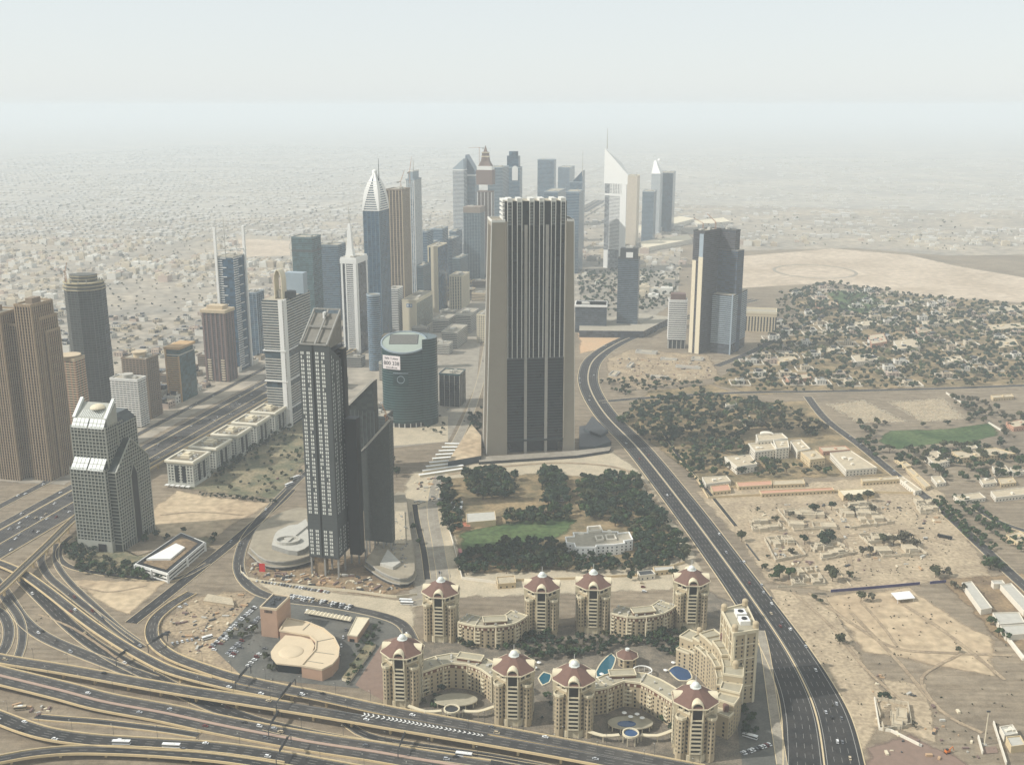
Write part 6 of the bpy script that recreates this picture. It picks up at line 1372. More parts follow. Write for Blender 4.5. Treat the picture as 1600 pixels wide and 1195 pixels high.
for k, (x, y) in enumerate([(940, 1056), (934, 1062), (1052, 1038), (1062, 1035), (1074, 1034), (1040, 1050), (842, 1038), (836, 1046), (985, 1132), (995, 1128), (1003, 1134), (975, 1126)]):
    q = G(x, y); t = thing('parasol', ['white parasol, %s from the left at the hotel pools' % nth(sorted([940, 934, 1052, 1062, 1074, 1040, 842, 836, 985, 995, 1003, 975]).index(x))][0], 'parasol', (*q, 5.0 if y > 1120 else 0), 'poolside parasols'); z0_ = 5.0 if y > 1120 else 0
    MB().bar((*q, z0_), (*q, z0_+2.4), .08).build('pole', M_lgrey, t); MB().loft(oval(*q, 2, 2, 8), z0_+2.3, oval(*q, .1, .1, 8), z0_+3.1).build('canopy', M_white, t)
# ------------------------------------------------------------------ low buildings
M_vw = mat('villa_white', (214, 206, 188), .8, var=.08, scale=.3); M_vc = mat('villa_cream', (200, 180, 142), .85, var=.12, scale=.3); M_vp = mat('villa_pink', (186, 142, 116), .85, var=.12, scale=.3); M_vr = mat('villa_roof', (178, 164, 138), .95, var=.2, scale=.2); M_ruin = mat('ruin_wall', (186, 174, 150), .9, var=.2, scale=.3)
M_pw = mat('palace_white', (232, 230, 222), .7, var=.04)
def bld(label, quad, h, m=None, mr=None, win=True, name='villa', cat='house', group=None, up=None, plant=2, fl=3.5, seed=1):
    m = m or M_vw; mr = mr or M_vr; p = ccw([G(x, y, h) for x, y in quad]); t = thing(name, label, cat, cen(p), group)
    wl_ = MB().prism(p, 0, h, 0, 1).build('wall', [m, mr], t); ringwall(MB(), inset(p, -.15), .5 if name != 'palace' else 1.0, h-.5, h+(.9 if name != 'palace' else 1.4)).build('parapet', m, t)
    if win:
        b = MB()
        for e in range(len(p)):
            A, B = p[e], p[(e+1) % len(p)]; L = hypot(B[0]-A[0], B[1]-A[1]); k = int(L/4.5)
            if k > 0: windows(b, A, B, 1.0, h-.3, [(q+.5)/k for q in range(k)], fl, 1.7, 1.4, .05)
        if b.f: b.build('window', M_win, wl_, kind='stuff')
    rr = random.Random(seed+int(quad[0][0])); c = cen(p)
    for k in range(plant):
        q = lerp(lerp(p[0], p[1], rr.uniform(.2, .8)), lerp(p[3], p[2], rr.uniform(.2, .8)), rr.uniform(.25, .75)) if len(p) == 4 else lerp(c, p[rr.randrange(len(p))], .4)
        a = math.degrees(atan2(p[1][1]-p[0][1], p[1][0]-p[0][0])); MB().box(*q, h, h+rr.uniform(1, 2.6), rr.uniform(2, 5), rr.uniform(2, 5), a).build('roof_box', m, t)
    return t
def gwall(label, pix, h=2.2, m=None, th=.5, name='boundary_wall', world=False):
    pth = [(*(q if world else G(*q)), 0) for q in pix]; b = MB(); out = []
    for i in range(len(pth)-1): out += [lerp(pth[i], pth[i+1], k/4) for k in range(4)]
    out.append(pth[-1]); wallstrip(b, out, side(out), 0, th, 0, h); o = b.build(name, m or M_vc); return tag(o, label, 'wall')
# palace in the walled garden
t = bld('white flat roofed palace in the walled garden', [(883, 840), (897, 839), (895, 833), (918, 833), (917, 824), (938, 822), (942, 831), (966, 831.5), (966, 834), (983, 832), (989, 844), (975, 846), (976, 850), (960, 852), (932, 853), (931, 856), (899, 856), (897, 850), (885, 849)], 11, M_pw, M_roof, name='palace', cat='palace', plant=0)
for q in ([(929, 838), (941, 837), (944, 843), (932, 845)], [(945, 836), (960, 835), (964, 843), (948, 844)], [(917, 824), (938, 822), (941, 829), (919, 831)]):
    p = ccw([G(x, y, 12) for x, y in q]); ringwall(MB(), p, 1.2, 10.8, 13.2).build('roof_well', M_vw, t)
for q in ((908, 834), (952, 831)): c = G(*q, 11); MB().dome(*c, 11, 3.2, 2.4, 14, 4).build('roof_dome', M_vw, t)
p = ccw([G(930, 862), G(946, 861), G(946, 866), G(930, 867)]); MB().prism(p, 0, 5, 0, 0).build('porch', M_vw, t)
bld('long grey roofed barn at the edge of the garden lawn', [(728, 802), (773, 799), (775, 813), (729, 817)], 6, M_vc, M_lgrey, name='barn', cat='barn', plant=0, win=False)
bld('small rust roofed shed beside the garden barn', [(711, 818), (732, 816), (735, 823), (712, 824)], 3.2, M_vp, mat('rust_roof', (168, 104, 78), .9), name='shed', cat='shed', plant=0, win=False)
bld('cream flat box building behind the rear hotel towers', [(776, 902), (804, 900), (806, 911), (778, 913)], 5, M_vc, M_pave2, name='gatehouse', cat='building', plant=0)
bld('grey service building right of the rear hotel towers', [(996, 893), (1018, 891), (1024, 897), (1000, 900)], 5, M_vw, M_dgrey, name='service_building', cat='building', plant=0)
bld('pale long service building beside the highway bend at the hotel', [(1020, 886), (1052, 884), (1054, 890), (1023, 893)], 4.5, M_vc, M_lgrey, name='service_building', cat='building', plant=0)
gwall('pale garden wall on the lane side of the walled garden', [(693, 800), (708, 850), (722, 905), (775, 912)], 3, M_vw); gwall('pale garden wall facing the hotel', [(806, 908), (900, 905), (1000, 900), (1070, 880)], 2.6)
gwall('pink wall stub by the lane', [(718, 862), (722, 872)], 4, mat('pink_wall', (178, 116, 110), .9), 3)
# palace compound in the woodland
G1 = 'palace compound buildings'
t = bld('long white palace block with arcaded windows in the woodland', [(1169, 694), (1205, 692), (1213, 703), (1180, 707)], 11, M_vw, name='palace', cat='palace', group=G1)
t = bld('raised rear hall of the white woodland palace with a rounded gable', [(1181, 680), (1222, 678), (1231, 686), (1184, 690)], 15, M_vw, name='palace', cat='palace', group=G1, plant=0)
c = G(1198, 678, 15); b = MB(); archvault(b, c, DIR(-10), (-DIR(-10)[1], DIR(-10)[0]), 9, 8, 15, 15.3, 18, 10, 1.2); b.build('gable', M_vw, t)
bld('central white palace wing with two rows of windows', [(1208, 689), (1231, 689), (1233, 700), (1213, 702)], 14, M_vw, name='palace', cat='palace', group=G1)
bld('right hand pavilion of the white woodland palace', [(1234, 690), (1252, 688), (1266, 702), (1246, 706)], 10, M_vw, name='palace', cat='palace', group=G1)
bld('square cream villa right of the palace with dark windows', [(1251, 706), (1274, 703), (1289, 716), (1266, 719)], 10, M_vc, group=G1)
bld('broad flat white villa beside the palace road', [(1297, 708), (1330, 705), (1370, 731), (1322, 735)], 8, M_vw, group=G1, plant=4)
bld('low pinkish flat building behind the broad villa', [(1280, 699), (1320, 697), (1328, 703), (1286, 706)], 5, M_vp, group=G1, plant=1)
bld('isolated white villa left of the woodland palace', [(1132, 714), (1172, 711), (1183, 725), (1152, 730)], 10, M_vw, group=G1)
bld('white garden porch with columns at the head of the palace avenue', [(1132, 629), (1149, 628), (1151, 632), (1135, 634)], 8, M_vw, win=False, plant=0, name='porch', cat='porch')
for k in range(6):
    for s_ in (0, 1): x, y = lerp((1150+14*s_, 650-4*s_), (1166+14*s_, 668-3*s_), k/5); c = G(x, y); t = thing('avenue_pillar', f'white pillar, {nth(k)} along the {"far" if s_ else "near"} side of the palace avenue', 'pillar', c, 'palace avenue pillars'); MB().box(*c, 0, 3.2, 1.6, 1.6).build('shaft', M_vw, t); MB().box(*c, 3.2, 3.8, 2.4, 2.4).build('cap', M_vw, t)
G2 = 'service ranges below the palace'
bld('small cream house behind the pink roofed service range', [(1097, 746), (1135, 744), (1142, 752), (1103, 757)], 5, M_vw, group=G2)
bld('pink roofed square service house at the compound corner', [(1110, 760), (1138, 757), (1142, 766), (1114, 769)], 4, M_vc, M_vp, group=G2, plant=0)
bld('long low service range with a pinkish roof', [(1150, 754), (1205, 751), (1206, 758), (1154, 761)], 4, M_vc, M_vp, group=G2, plant=0)
bld('long low service range with a sandy roof', [(1208, 751), (1255, 749), (1258, 756), (1208, 758)], 4, M_vc, group=G2, plant=0)
bld('front service range along the compound wall', [(1186, 767), (1300, 762), (1304, 766), (1190, 772)], 4, M_vc, M_vp, group=G2, plant=0)
bld('large bright cream flat shed below the palace road', [(1310, 766), (1362, 763), (1367, 771), (1318, 775)], 6, M_vc, M_cream, group=G2, win=False, plant=0)
bld('long flat house behind the bright cream shed', [(1345, 748), (1402, 744), (1406, 749), (1348, 753)], 5, M_vc, group=G2, plant=1)
bld('narrow flat house edging the walled court', [(1402, 746), (1410, 745), (1440, 766), (1430, 768)], 5, M_vw, group=G2, plant=1)
gwall('long cream wall closing the palace compound towards the ruins', [(1090, 752), (1106, 779), (1300, 769), (1440, 772)], 3); gwall('cream wall along the palace side of the highway slip lane', [(1062, 722), (1092, 752)], 3)
G3 = 'houses right of the palace road'
for q, h, m, lb in (([(1441, 708), (1464, 705), (1485, 720), (1461, 726)], 7, M_vw, 'white villa with a patchy roof below the green field'), ([(1487, 706), (1554, 700), (1587, 709), (1501, 716)], 7, M_vc, 'very broad flat roofed building right of the green field'), ([(1510, 697), (1524, 696), (1528, 700), (1513, 702)], 9, M_vw, 'small white upper block behind the very broad flat roof'),
    ([(1397, 716), (1404, 714), (1424, 728), (1416, 730)], 4, M_vc, 'narrow shed along the palace road, upper of two'), ([(1416, 732), (1423, 731), (1454, 759), (1446, 762)], 4, M_vc, 'narrow shed along the palace road, lower of two'),
    ([(1550, 729), (1570, 727), (1578, 737), (1556, 739)], 5, M_vw, 'white cube house near the right edge, left of a pair'), ([(1578, 731), (1594, 730), (1600, 737), (1583, 739)], 5, M_vw, 'white cube house near the right edge, right of a pair'), ([(1530, 748), (1552, 746), (1558, 754), (1536, 757)], 4, M_vw, 'flat white house below the cube pair'),
    ([(1560, 748), (1582, 746), (1588, 754), (1564, 757)], 4, M_vc, 'flat cream house below the cube pair'), ([(1455, 745), (1470, 744), (1478, 754), (1464, 756)], 4, M_vw, 'small white house by the road junction'), ([(1490, 775), (1530, 770), (1540, 778), (1500, 783)], 4, M_vw, 'long white house above the side street'), ([(1548, 768), (1600, 762), (1612, 772), (1556, 778)], 5, M_vw, 'white house row at the right edge with a blue pool court'),
    ([(1572, 836), (1592, 830), (1612, 842), (1590, 848)], 4, M_vc, 'tan roofed house at the right edge'), ([(1548, 618), (1580, 616), (1584, 620), (1552, 622)], 5, M_vc, 'long cream house above the graveyards'), ([(1572, 660), (1600, 655), (1612, 664), (1584, 668)], 6, M_vp, 'pink villa at the right edge by the green field')):
    bld(lb, q, h, m, group=G3, plant=1)
gwall('white wall beside the second graveyard', [(1478, 615), (1502, 630)], 3, M_vw); gwall('white wall at the corner of the green field', [(1542, 660), (1565, 674)], 3, M_vw)
# graves
gr = MB(); rr = random.Random(5)
for base, n_, reg in (((1290, 632), 500, [(1290, 632), (1350, 625), (1420, 660), (1340, 662)]), ((1385, 628), 500, [(1385, 628), (1475, 622), (1510, 655), (1440, 660)])):
    P0 = [G(*q) for q in reg]
    for i_ in range(24):
        for j in range(22):
            q = lerp(lerp(P0[0], P0[1], (i_+.5+rr.uniform(-.2, .2))/24), lerp(P0[3], P0[2], (i_+.5)/24), (j+.5)/22)
            if rr.random() < .75: gr.box(q[0], q[1], 0, rr.uniform(.5, 1.2), rr.uniform(1.5, 3.5), rr.uniform(1, 1.8), rr.uniform(-10, 10), bot=False)
tag(gr.build('gravestones', M_ruin), 'hundreds of small pale graves in the two graveyard plots', kind='stuff')
# half demolished villas
def ruin(quad, label, seed, rooms=6):
    rr = random.Random(seed); p = [G(*q) for q in quad]; t = thing('ruined_villa', label, 'ruin', cen(p), 'half demolished villas')
    F = lambda a, b: lerp(lerp(p[0], p[1], a), lerp(p[3], p[2], a), b)
    b = MB()
    for e in range(4):
        A, B = p[e], p[(e+1) % 4]
        for k in range(5):
            if rr.random() < .85: q0, q1 = lerp(A, B, k/5), lerp(A, B, (k+.94)/5); c = lerp(q0, q1, .5); b.box(*c, 0, rr.uniform(2.2, 3.8), hypot(q1[0]-q0[0], q1[1]-q0[1]), .6, math.degrees(atan2(B[1]-A[1], B[0]-A[0])))
    b.build('enclosure_wall', M_ruin, t, kind='stuff')
    ang = math.degrees(atan2(p[1][1]-p[0][1], p[1][0]-p[0][0])); W = hypot(p[1][0]-p[0][0], p[1][1]-p[0][1]); D = hypot(p[3][0]-p[0][0], p[3][1]-p[0][1])
    for k in range(rooms):
        a, c_ = rr.uniform(.12, .88), rr.choice((rr.uniform(.1, .3), rr.uniform(.6, .9))); q = F(a, c_); w_, d_, hh = W*rr.uniform(.16, .34), D*rr.uniform(.16, .3), rr.uniform(3, 5.2)
        w_, d_ = min(max(w_, 6), 16), min(max(d_, 6), 13); rc = rect(*q, w_, d_, ang)
        if rr.random() < .5: MB().prism(rc, 0, hh, 0, 1).build('room', [M_ruin, M_vr], t); ringwall(MB(), inset(rc, -.1), .4, hh-.3, hh+.6).build('parapet', M_ruin, t)
        else: ringwall(MB(), rc, .5, 0, hh).build('roofless_room', M_ruin, t)
    b = MB()
    for k in range(26): q = F(rr.random(), rr.random()); s_ = rr.uniform(.5, 2.2); b.box(*q, 0, s_*.5, s_, s_*rr.uniform(.5, 1), rr.uniform(0, 90), bot=False)
    b.build('rubble', M_ruin, t, kind='stuff')
for k, (q, lb) in enumerate((([(1215, 797), (1284, 800), (1310, 827), (1241, 830)], 'ruined walled villa with broken rooms, top row left'), ([(1306, 800), (1361, 800), (1398, 818), (1329, 826)], 'ruined walled villa with broken rooms, top row right'), ([(1171, 816), (1213, 814), (1226, 830), (1176, 831)], 'ruined villa nearest the highway in the top row'), ([(1194, 843), (1236, 841), (1259, 869), (1212, 878)], 'ruined villa of pale roofless rooms in the middle row by the highway'),
        ([(1266, 855), (1308, 850), (1340, 865), (1284, 876)], 'ruined villa shaded by the big dark tree in the middle row'), ([(1342, 838), (1410, 836), (1448, 868), (1379, 871)], 'long walled ruin around the wide dark thicket'), ([(1232, 892), (1273, 889), (1289, 913), (1238, 917)], 'ruined house behind the bright green tree in the bottom row'), ([(1428, 784), (1456, 783), (1470, 803), (1438, 804)], 'small roofless ruin near the road junction'), ([(1318, 790), (1362, 788), (1372, 797), (1326, 800)], 'ruined outbuildings under the paired trees'))): ruin(q, lb, 20+k, 11)
gwall('crumbling cream boundary wall at the bottom of the ruined quarter', [(1215, 918), (1260, 916), (1290, 915)], 1.8, M_ruin); gwall('long narrow wall beside the tall tree of the ruins', [(1312, 897), (1330, 916)], 1.6, M_ruin)
gwall('low dark wall beside the highway at the ruins', [(1166, 850), (1186, 876)], 1.2, M_dgrey, 1.2)
M_fence = mat('purple_fence', (66, 62, 104), .7, var=.15, scale=.4)
gwall('long purple blue site fence below the ruined quarter', [(1298, 925), (1360, 920), (1437, 913)], 2.8, M_fence, .4, 'site_fence'); gwall('short purple blue fence piece right of the gap', [(1453, 912), (1478, 910)], 2.8, M_fence, .4, 'site_fence')
p = ccw([G(x, y, 4) for x, y in ((1392, 926), (1421, 923), (1430, 934), (1402, 937))]); t = thing('canopy', 'square white canopy standing alone on the sand', 'canopy', cen(p)); MB().prism(p, 3.7, 4.2, bot=True).build('roof', M_white, t)
for q in p: c = lerp(q, cen(p), .1); MB().box(*c, 0, 3.7, .4, .4).build('post', M_white, t)
c = G(1476, 841); t = thing('trailer', 'long black trailer parked alone on the sand', 'trailer', c); MB().box(*c, 1.2, 3.8, 15, 2.6, -32).build('body', M_black, t); 
for s_ in (-5, 4, 6): q = (c[0]+DIR(-32)[0]*s_, c[1]+DIR(-32)[1]*s_); MB().box(*q, 0, 1.2, 1.1, 2.4, -32).build('wheel', M_black, t)
G4 = 'long sheds at the right edge'
for q, h, lb in (([(1503, 911), (1518, 909), (1550, 950), (1533, 953)], 5, 'long grey roofed shed running down at the right, left of two'), ([(1563, 914), (1580, 912), (1617, 950), (1600, 955)], 5, 'long grey roofed shed running down at the right, right of two'), ([(1549, 908), (1566, 907), (1570, 912), (1553, 913)], 5, 'small white block joining the long sheds'), ([(1551, 958), (1592, 957), (1601, 973), (1561, 976)], 5, 'pale ribbed shed above the stacked pallets, upper'), ([(1563, 978), (1602, 976), (1612, 990), (1572, 993)], 5, 'pale ribbed shed above the stacked pallets, lower')): bld(lb, q, h, M_vw, M_lgrey, win=False, name='shed', cat='shed', group=G4, plant=0)
gwall('white slanting wall at the right edge', [(1575, 1000), (1600, 1032)], 2.5, M_vw, 3)
# compound at the lower right
ruin([(1368, 1093), (1418, 1102), (1424, 1135), (1380, 1142)], 'small ruined compound with white walls near the lower right', 77, 5); gwall('white boundary wall of the small lower right compound', [(1366, 1092), (1374, 1140), (1392, 1143), (1436, 1165)], 2.4, M_vw, .8)
gwall('white wall of the corner yard with a light mast', [(1528, 1153), (1535, 1178)], 3, M_vw, .8); gwall('long white wall at the lower right corner', [(1552, 1131), (1572, 1195)], 3, M_vw, .8)
bld('grey roofed hall in the lower right corner yard', [(1562, 1136), (1582, 1133), (1590, 1146), (1570, 1150)], 5, M_vw, M_lgrey, win=False, name='hall', cat='building', plant=2); bld('second grey roofed hall in the lower right corner yard', [(1572, 1152), (1594, 1150), (1602, 1164), (1580, 1167)], 5, M_vc, M_lgrey, win=False, name='hall', cat='building', plant=0)
c = G(1538, 1163); t = thing('light_mast', 'tall slender light mast in the corner yard', 'lamp', c); MB().bar((*c, 0), (*c, 27), .45, 8, 0, .25).build('pole', M_cream, t); MB().box(*c, 27, 28, 2.6, .8).build('lamp_head', M_dgrey, t); MB().box(*c, 0, .6, 3, 3).build('base', M_lgrey, t)
p = ccw([G(1533, 1168), G(1556, 1166), G(1560, 1176), G(1537, 1178)]); o = MB().poly([(a, b, .47) for a, b in p]).build('pavement', M_brick); tag(o, 'red brick paved court in the corner yard', kind='structure')
c = G(1480, 1176); t = thing('excavator', 'small orange excavator on the sand near the corner yard', 'excavator', c); M_or = mat('orange_paint', (198, 110, 46), .6); MB().box(*c, .9, 2.6, 3.6, 2.4, 20).build('body', M_or, t); MB().box(*c, 0, .9, 4.2, 2.8, 20).build('track', M_black, t); d = DIR(20); MB().bar((c[0]+d[0]*1.5, c[1]+d[1]*1.5, 2.4), (c[0]+d[0]*4.5, c[1]+d[1]*4.5, 4.4), .35).bar((c[0]+d[0]*4.5, c[1]+d[1]*4.5, 4.4), (c[0]+d[0]*6, c[1]+d[1]*6, 1.0), .3).build('arm', M_or, t); MB().box(c[0]-d[0]*.4, c[1]-d[1]*.4, 2.6, 3.7, 1.6, 1.5, 20).build('cab', M_win, t)
# villas in the wooded district
G5 = 'villas among the far trees'
for q, h, m, lb in (([(1356, 524), (1380, 521), (1386, 534), (1362, 538)], 9, M_vp, 'pinkish banded villa among the far trees'), ([(1396, 533), (1430, 529), (1438, 542), (1404, 546)], 9, M_vw, 'large white villa among the far trees'), ([(1330, 556), (1362, 553), (1372, 562), (1338, 566)], 8, M_vw, 'white villa with a shaded porch among the far trees'), ([(1364, 477), (1415, 473), (1418, 478), (1368, 482)], 6, M_vw, 'long white house at the edge of the wide sand'),
    ([(1274, 474), (1306, 470), (1310, 477), (1280, 482)], 6, M_vp, 'long reddish house beside the small far lawn'), ([(1320, 505), (1362, 501), (1366, 508), (1326, 512)], 6, M_vw, 'long pale house above the wooded district'), ([(1440, 502), (1535, 498), (1537, 503), (1443, 508)], 5, M_vw, 'very long white wall-like house near the sand'), ([(1545, 508), (1600, 504), (1606, 512), (1550, 516)], 7, M_vc, 'cream house at the far right among trees'),
    ([(1430, 512), (1452, 509), (1456, 518), (1434, 521)], 7, M_vp, 'small pink house among the far right trees'), ([(1555, 532), (1585, 529), (1592, 540), (1562, 544)], 7, M_vc, 'tan house at the far right below the cream one'), ([(1470, 560), (1500, 556), (1505, 563), (1476, 568)], 6, M_vw, 'white house in the dense far right wood'), ([(1212, 560), (1240, 556), (1246, 562), (1218, 567)], 6, M_vc, 'cream house beside the road of the striped tower'),
    ([(1275, 545), (1300, 542), (1306, 548), (1282, 552)], 6, M_vc, 'pale house in the middle of the wooded district'), ([(1225, 588), (1262, 584), (1268, 590), (1232, 595)], 5, M_vp, 'low pink house near the crossing street'), ([(1540, 480), (1600, 476), (1604, 484), (1546, 488)], 6, M_vw, 'row house along the sand at the far right')): bld(lb, q, h, m, group=G5, plant=2)
# exhibition halls and round garden beyond the slate tower
for q, h, lb in (([(985, 356), (1062, 338), (1085, 342), (1008, 362)], 16, 'vast pale roofed exhibition hall behind the needle tower'), ([(1000, 378), (1075, 366), (1082, 374), (1006, 388)], 14, 'second pale exhibition hall nearer the slate tower'), ([(1085, 345), (1130, 340), (1140, 346), (1092, 352)], 12, 'small pale exhibition hall left of the wide sand')): bld(lb, q, h, M_vw, M_cream, name='exhibition_hall', cat='hall', plant=3)
c = G(1005, 425); ringwall(MB(), oval(*c, 60, 60, 40), 6, 0, 1.5).build('round_garden_wall', M_lgrey); tag(COL.objects['round_garden_wall'], 'large circular garden wall behind the slate tower', 'wall')
c = G(1273, 424); ov = MB(); ringwall(ov, oval(*c, 115, 130, 48), 9, 0, .3); tag(ov.build('race_track', M_pave), 'dark oval track on the wide far sand field', kind='structure')
# site structures in the highway bend
rr = random.Random(9)
for k, (x, y, w_, d_, h) in enumerate(((1010, 552, 40, 14, 5), (1045, 562, 30, 10, 3), (985, 572, 8, 30, 4), (1075, 575, 44, 8, 4), (960, 585, 14, 30, 3), (1030, 590, 30, 12, 3), (1090, 562, 22, 16, 4))):
    c = G(x, y); t = thing('site_structure', f'low concrete site structure in the highway bend, {nth(sorted([1010, 1045, 985, 1075, 960, 1030, 1090]).index(x))} from the left', 'building', c, 'site structures in the bend'); ringwall(MB(), rect(*c, w_, d_, -20), 1, 0, h).build('wall', M_lgrey, t); MB().prism(rect(*c, w_*.5, d_*.9, -20), 0, h*.7, 0, 1).build('slab', [M_grey, M_pave2 if k != 3 else M_osand], t)
# stepped terraces of pale sheds right of the oval tower forecourt
b = MB(); n_ = 0
for k in range(9):
    A = lerp(G(655, 745), G(700, 690), k/9); B = lerp(G(722, 735), G(735, 692), k/9); c = lerp(A, B, .5); t = thing('site_cabin', f'row of pale roofed site cabins, {nth(k)} from the garden', 'cabin', c, 'rows of pale site cabins'); L = hypot(B[0]-A[0], B[1]-A[1]); a = math.degrees(atan2(B[1]-A[1], B[0]-A[0]))
    MB().box(*c, 0, 2.8, L, 4.2, a, 0).build('wall', M_cream, t); MB().box(*c, 2.8, 3.1, L+.6, 4.8, a).build('roof', M_white, t)
# ------------------------------------------------------------------ the low city fading into the haze
HM = [mat('house_white', (204, 200, 188), .85, var=.1, scale=.02), mat('house_cream', (188, 176, 152), .85, var=.12, scale=.02), mat('house_tan', (170, 156, 134), .85, var=.12, scale=.02), mat('house_pink', (178, 160, 144), .85, var=.1, scale=.02), mat('house_grey', (158, 152, 140), .85, var=.1, scale=.02)]
def house_mesh(k):
    rr = random.Random(100+k); b = MB(); p = rect(0, 0, 1, 1); b.prism(p, 0, 1, 0, 1)
    ringwall(b, inset(p, -.015), .04, .9, 1.12); b.box(rr.uniform(-.2, .2), rr.uniform(-.2, .2), 1.0, 1.45, rr.uniform(.3, .5), rr.uniform(.3, .5)); b.box(.2*(-1)**k, .3, 1.0, 1.2, .18, .18)
    if k % 2: b.box(.5, 0, 0, .55, .4, .7)
    windows(b, (-.5, -.5), (.5, -.5), .15, .95, [.2, .5, .8], .45, .22, .12, .012); b.m = [2 if i_ >= len(b.m)-45 and k >= 0 else m for i_, m in enumerate(b.m)]
    me = bpy.data.meshes.new('house'); me.from_pydata(b.v, [], b.f)
    for m in (HM[k % 5], M_vr, M_win): me.materials.append(m)
    me.polygons.foreach_set('material_index', b.m); me.update(); return me
HMS = [house_mesh(k) for k in range(10)]
rc = random.Random(11); houses = []; citytrees = []
def h2(i, j, s_=0): return random.Random(i*92821+j*68917+s_).random()
def vnoise(x, y, s_=0):
    i, j = math.floor(x), math.floor(y); fx, fy = x-i, y-j; fx = fx*fx*(3-2*fx); fy = fy*fy*(3-2*fy)
    a = h2(i, j, s_)*(1-fx)+h2(i+1, j, s_)*fx; b = h2(i, j+1, s_)*(1-fx)+h2(i+1, j+1, s_)*fx; return a*(1-fy)+b*fy
LEFT = [(-80, 730), (-80, 205), (775, 205), (740, 330), (700, 440), (560, 540), (430, 570), (300, 640), (150, 725)]
RIGHT = [(1060, 205), (1680, 205), (1680, 380), (1480, 392), (1330, 384), (1170, 388), (1060, 345)]
MID = [(900, 500), (900, 380), (740, 420), (752, 330), (770, 205), (1065, 205), (1065, 345), (1075, 480), (960, 470)]
BLOCK = [ccw([G(x, y) for x, y in [(370, 370), (458, 374), (458, 404), (372, 404)]])]
def city(reg, s_rng, t_rng, dens, ds=27, dt=33, seed=0):
    t_ = t_rng[0]; row = 0
    while t_ < t_rng[1]:
        far = 1 if t_ < 4200 else (1.5 if t_ < 6500 else 2.3); s_ = s_rng[0]; col = 0
        while s_ < s_rng[1]:
            X, Y = UV(s_, t_)
            if Y > 300:
                px, py = PJ(X, Y)
                if inside(reg, px, py) and not any(inside(b, X, Y) for b in BLOCK):
                    n = vnoise(s_/230, t_/230, seed); n2 = vnoise(s_/90, t_/90, seed+5)
                    street = (col % 7 == 6) or (row % 3 == 2) or any(abs(s_-q) < 22 for q in (-1180, -1900, -3000)) or any(abs(t_-q) < 22 for q in (2560, 3550, 5200, 7400))
                    if not street and n > .22 and rc.random() < dens*(.55+.6*n):
                        big = n2 > .74
                        w_, d_ = rc.uniform(12, 20)*far**.7*(1.5 if big else 1), rc.uniform(11, 18)*far**.7*(1.4 if big else 1); hh = rc.uniform(5, 9)*(2.0 if big else 1)*(1.1 if far > 1 else 1)
                        houses.append((Y, X+rc.uniform(-4, 4), Y+rc.uniform(-4, 4), w_, d_, hh, rc.choice((0, 0, 0, 1, 1, 2, 3, 4, 0, 1)), px))
                    if rc.random() < ((.3 if n > .26 else .15+.4*n2) if t_ < 3400 else (.12 if t_ < 4600 else 0)): citytrees.append((X+rc.uniform(-12, 12), Y+rc.uniform(-12, 12), rc.uniform(4, 8)*far))
            s_ += ds*far; col += 1
        t_ += dt*far; row += 1
city(LEFT, (-6500, -880), (900, 11500), .95)
city(RIGHT, (-1200, 4800), (2600, 10000), .5, seed=40)
city(MID, (-1300, 900), (2300, 10000), .5, seed=60)
houses.sort(key=lambda q: q[0])
ZN = [(0, 95, 'left of the unfinished tower'), (95, 215, 'behind the round drum tower'), (215, 335, 'left of the twin-masted tower'), (335, 560, 'behind the banded hotel'), (560, 800, 'behind the bullet crowned tower'), (800, 1060, 'around the needle tower'), (1060, 1700, 'beyond the wide sand')]
CN = ['white', 'cream', 'tan', 'pinkish', 'grey']
vis = [q for q in houses if -5 < q[7] < 1605]
ind = vis[:215]; ids = set(id(q) for q in ind); byz = {}
for q in ind: byz.setdefault(next(l for a, b, l in ZN if a <= max(q[7], 0) < b), []).append(q)
k = 0
for zn, qs in byz.items():
    for (Yd, X, Y, w_, d_, hh, c, px), wh in rows(qs, lambda q: (q[1], q[2])):
        k += 1; o = place(HMS[(c+5*(k % 2)) % 10], 'house', (X, Y, 0), radians(-13.3+90*(k % 2)), (w_, d_, hh))
        tag(o, f'{CN[c]} house {zn}, {wh}' if wh else f'single {CN[c]} house {zn}', 'house', 'suburb houses '+zn)
HF = [mat('far_house_hazed_white', (190, 186, 176), .9, var=.06, scale=.02), mat('far_house_hazed_cream', (178, 172, 158), .9, var=.06, scale=.02)]  # farthest houses: low-contrast colours near the ground tone, haze painted in
rest = [q for q in houses if id(q) not in ids]
bs = MB()
for Yd, X, Y, w_, d_, hh, c, px in rest:
    r_ = rect(X, Y, w_, d_, -13.3); bs.prism(r_, 0, hh*(1 if Y < 3600 else (.75 if Y < 4600 else .5)), c if Y < 3700 else 6+c % 2, (c if rc.random() < .3 else 5) if Y < 3700 else 6+c % 2)
    if Y < 3700: bs.box(X+rc.uniform(-3, 3), Y+rc.uniform(-3, 3), hh, hh+2.4, w_*.35, d_*.35, -13.3, c, bot=False)
o = bs.build('distant_houses', HM + [M_vr] + HF); tag(o, 'thousands of distant low houses dissolving into the haze', 'houses', kind='stuff')

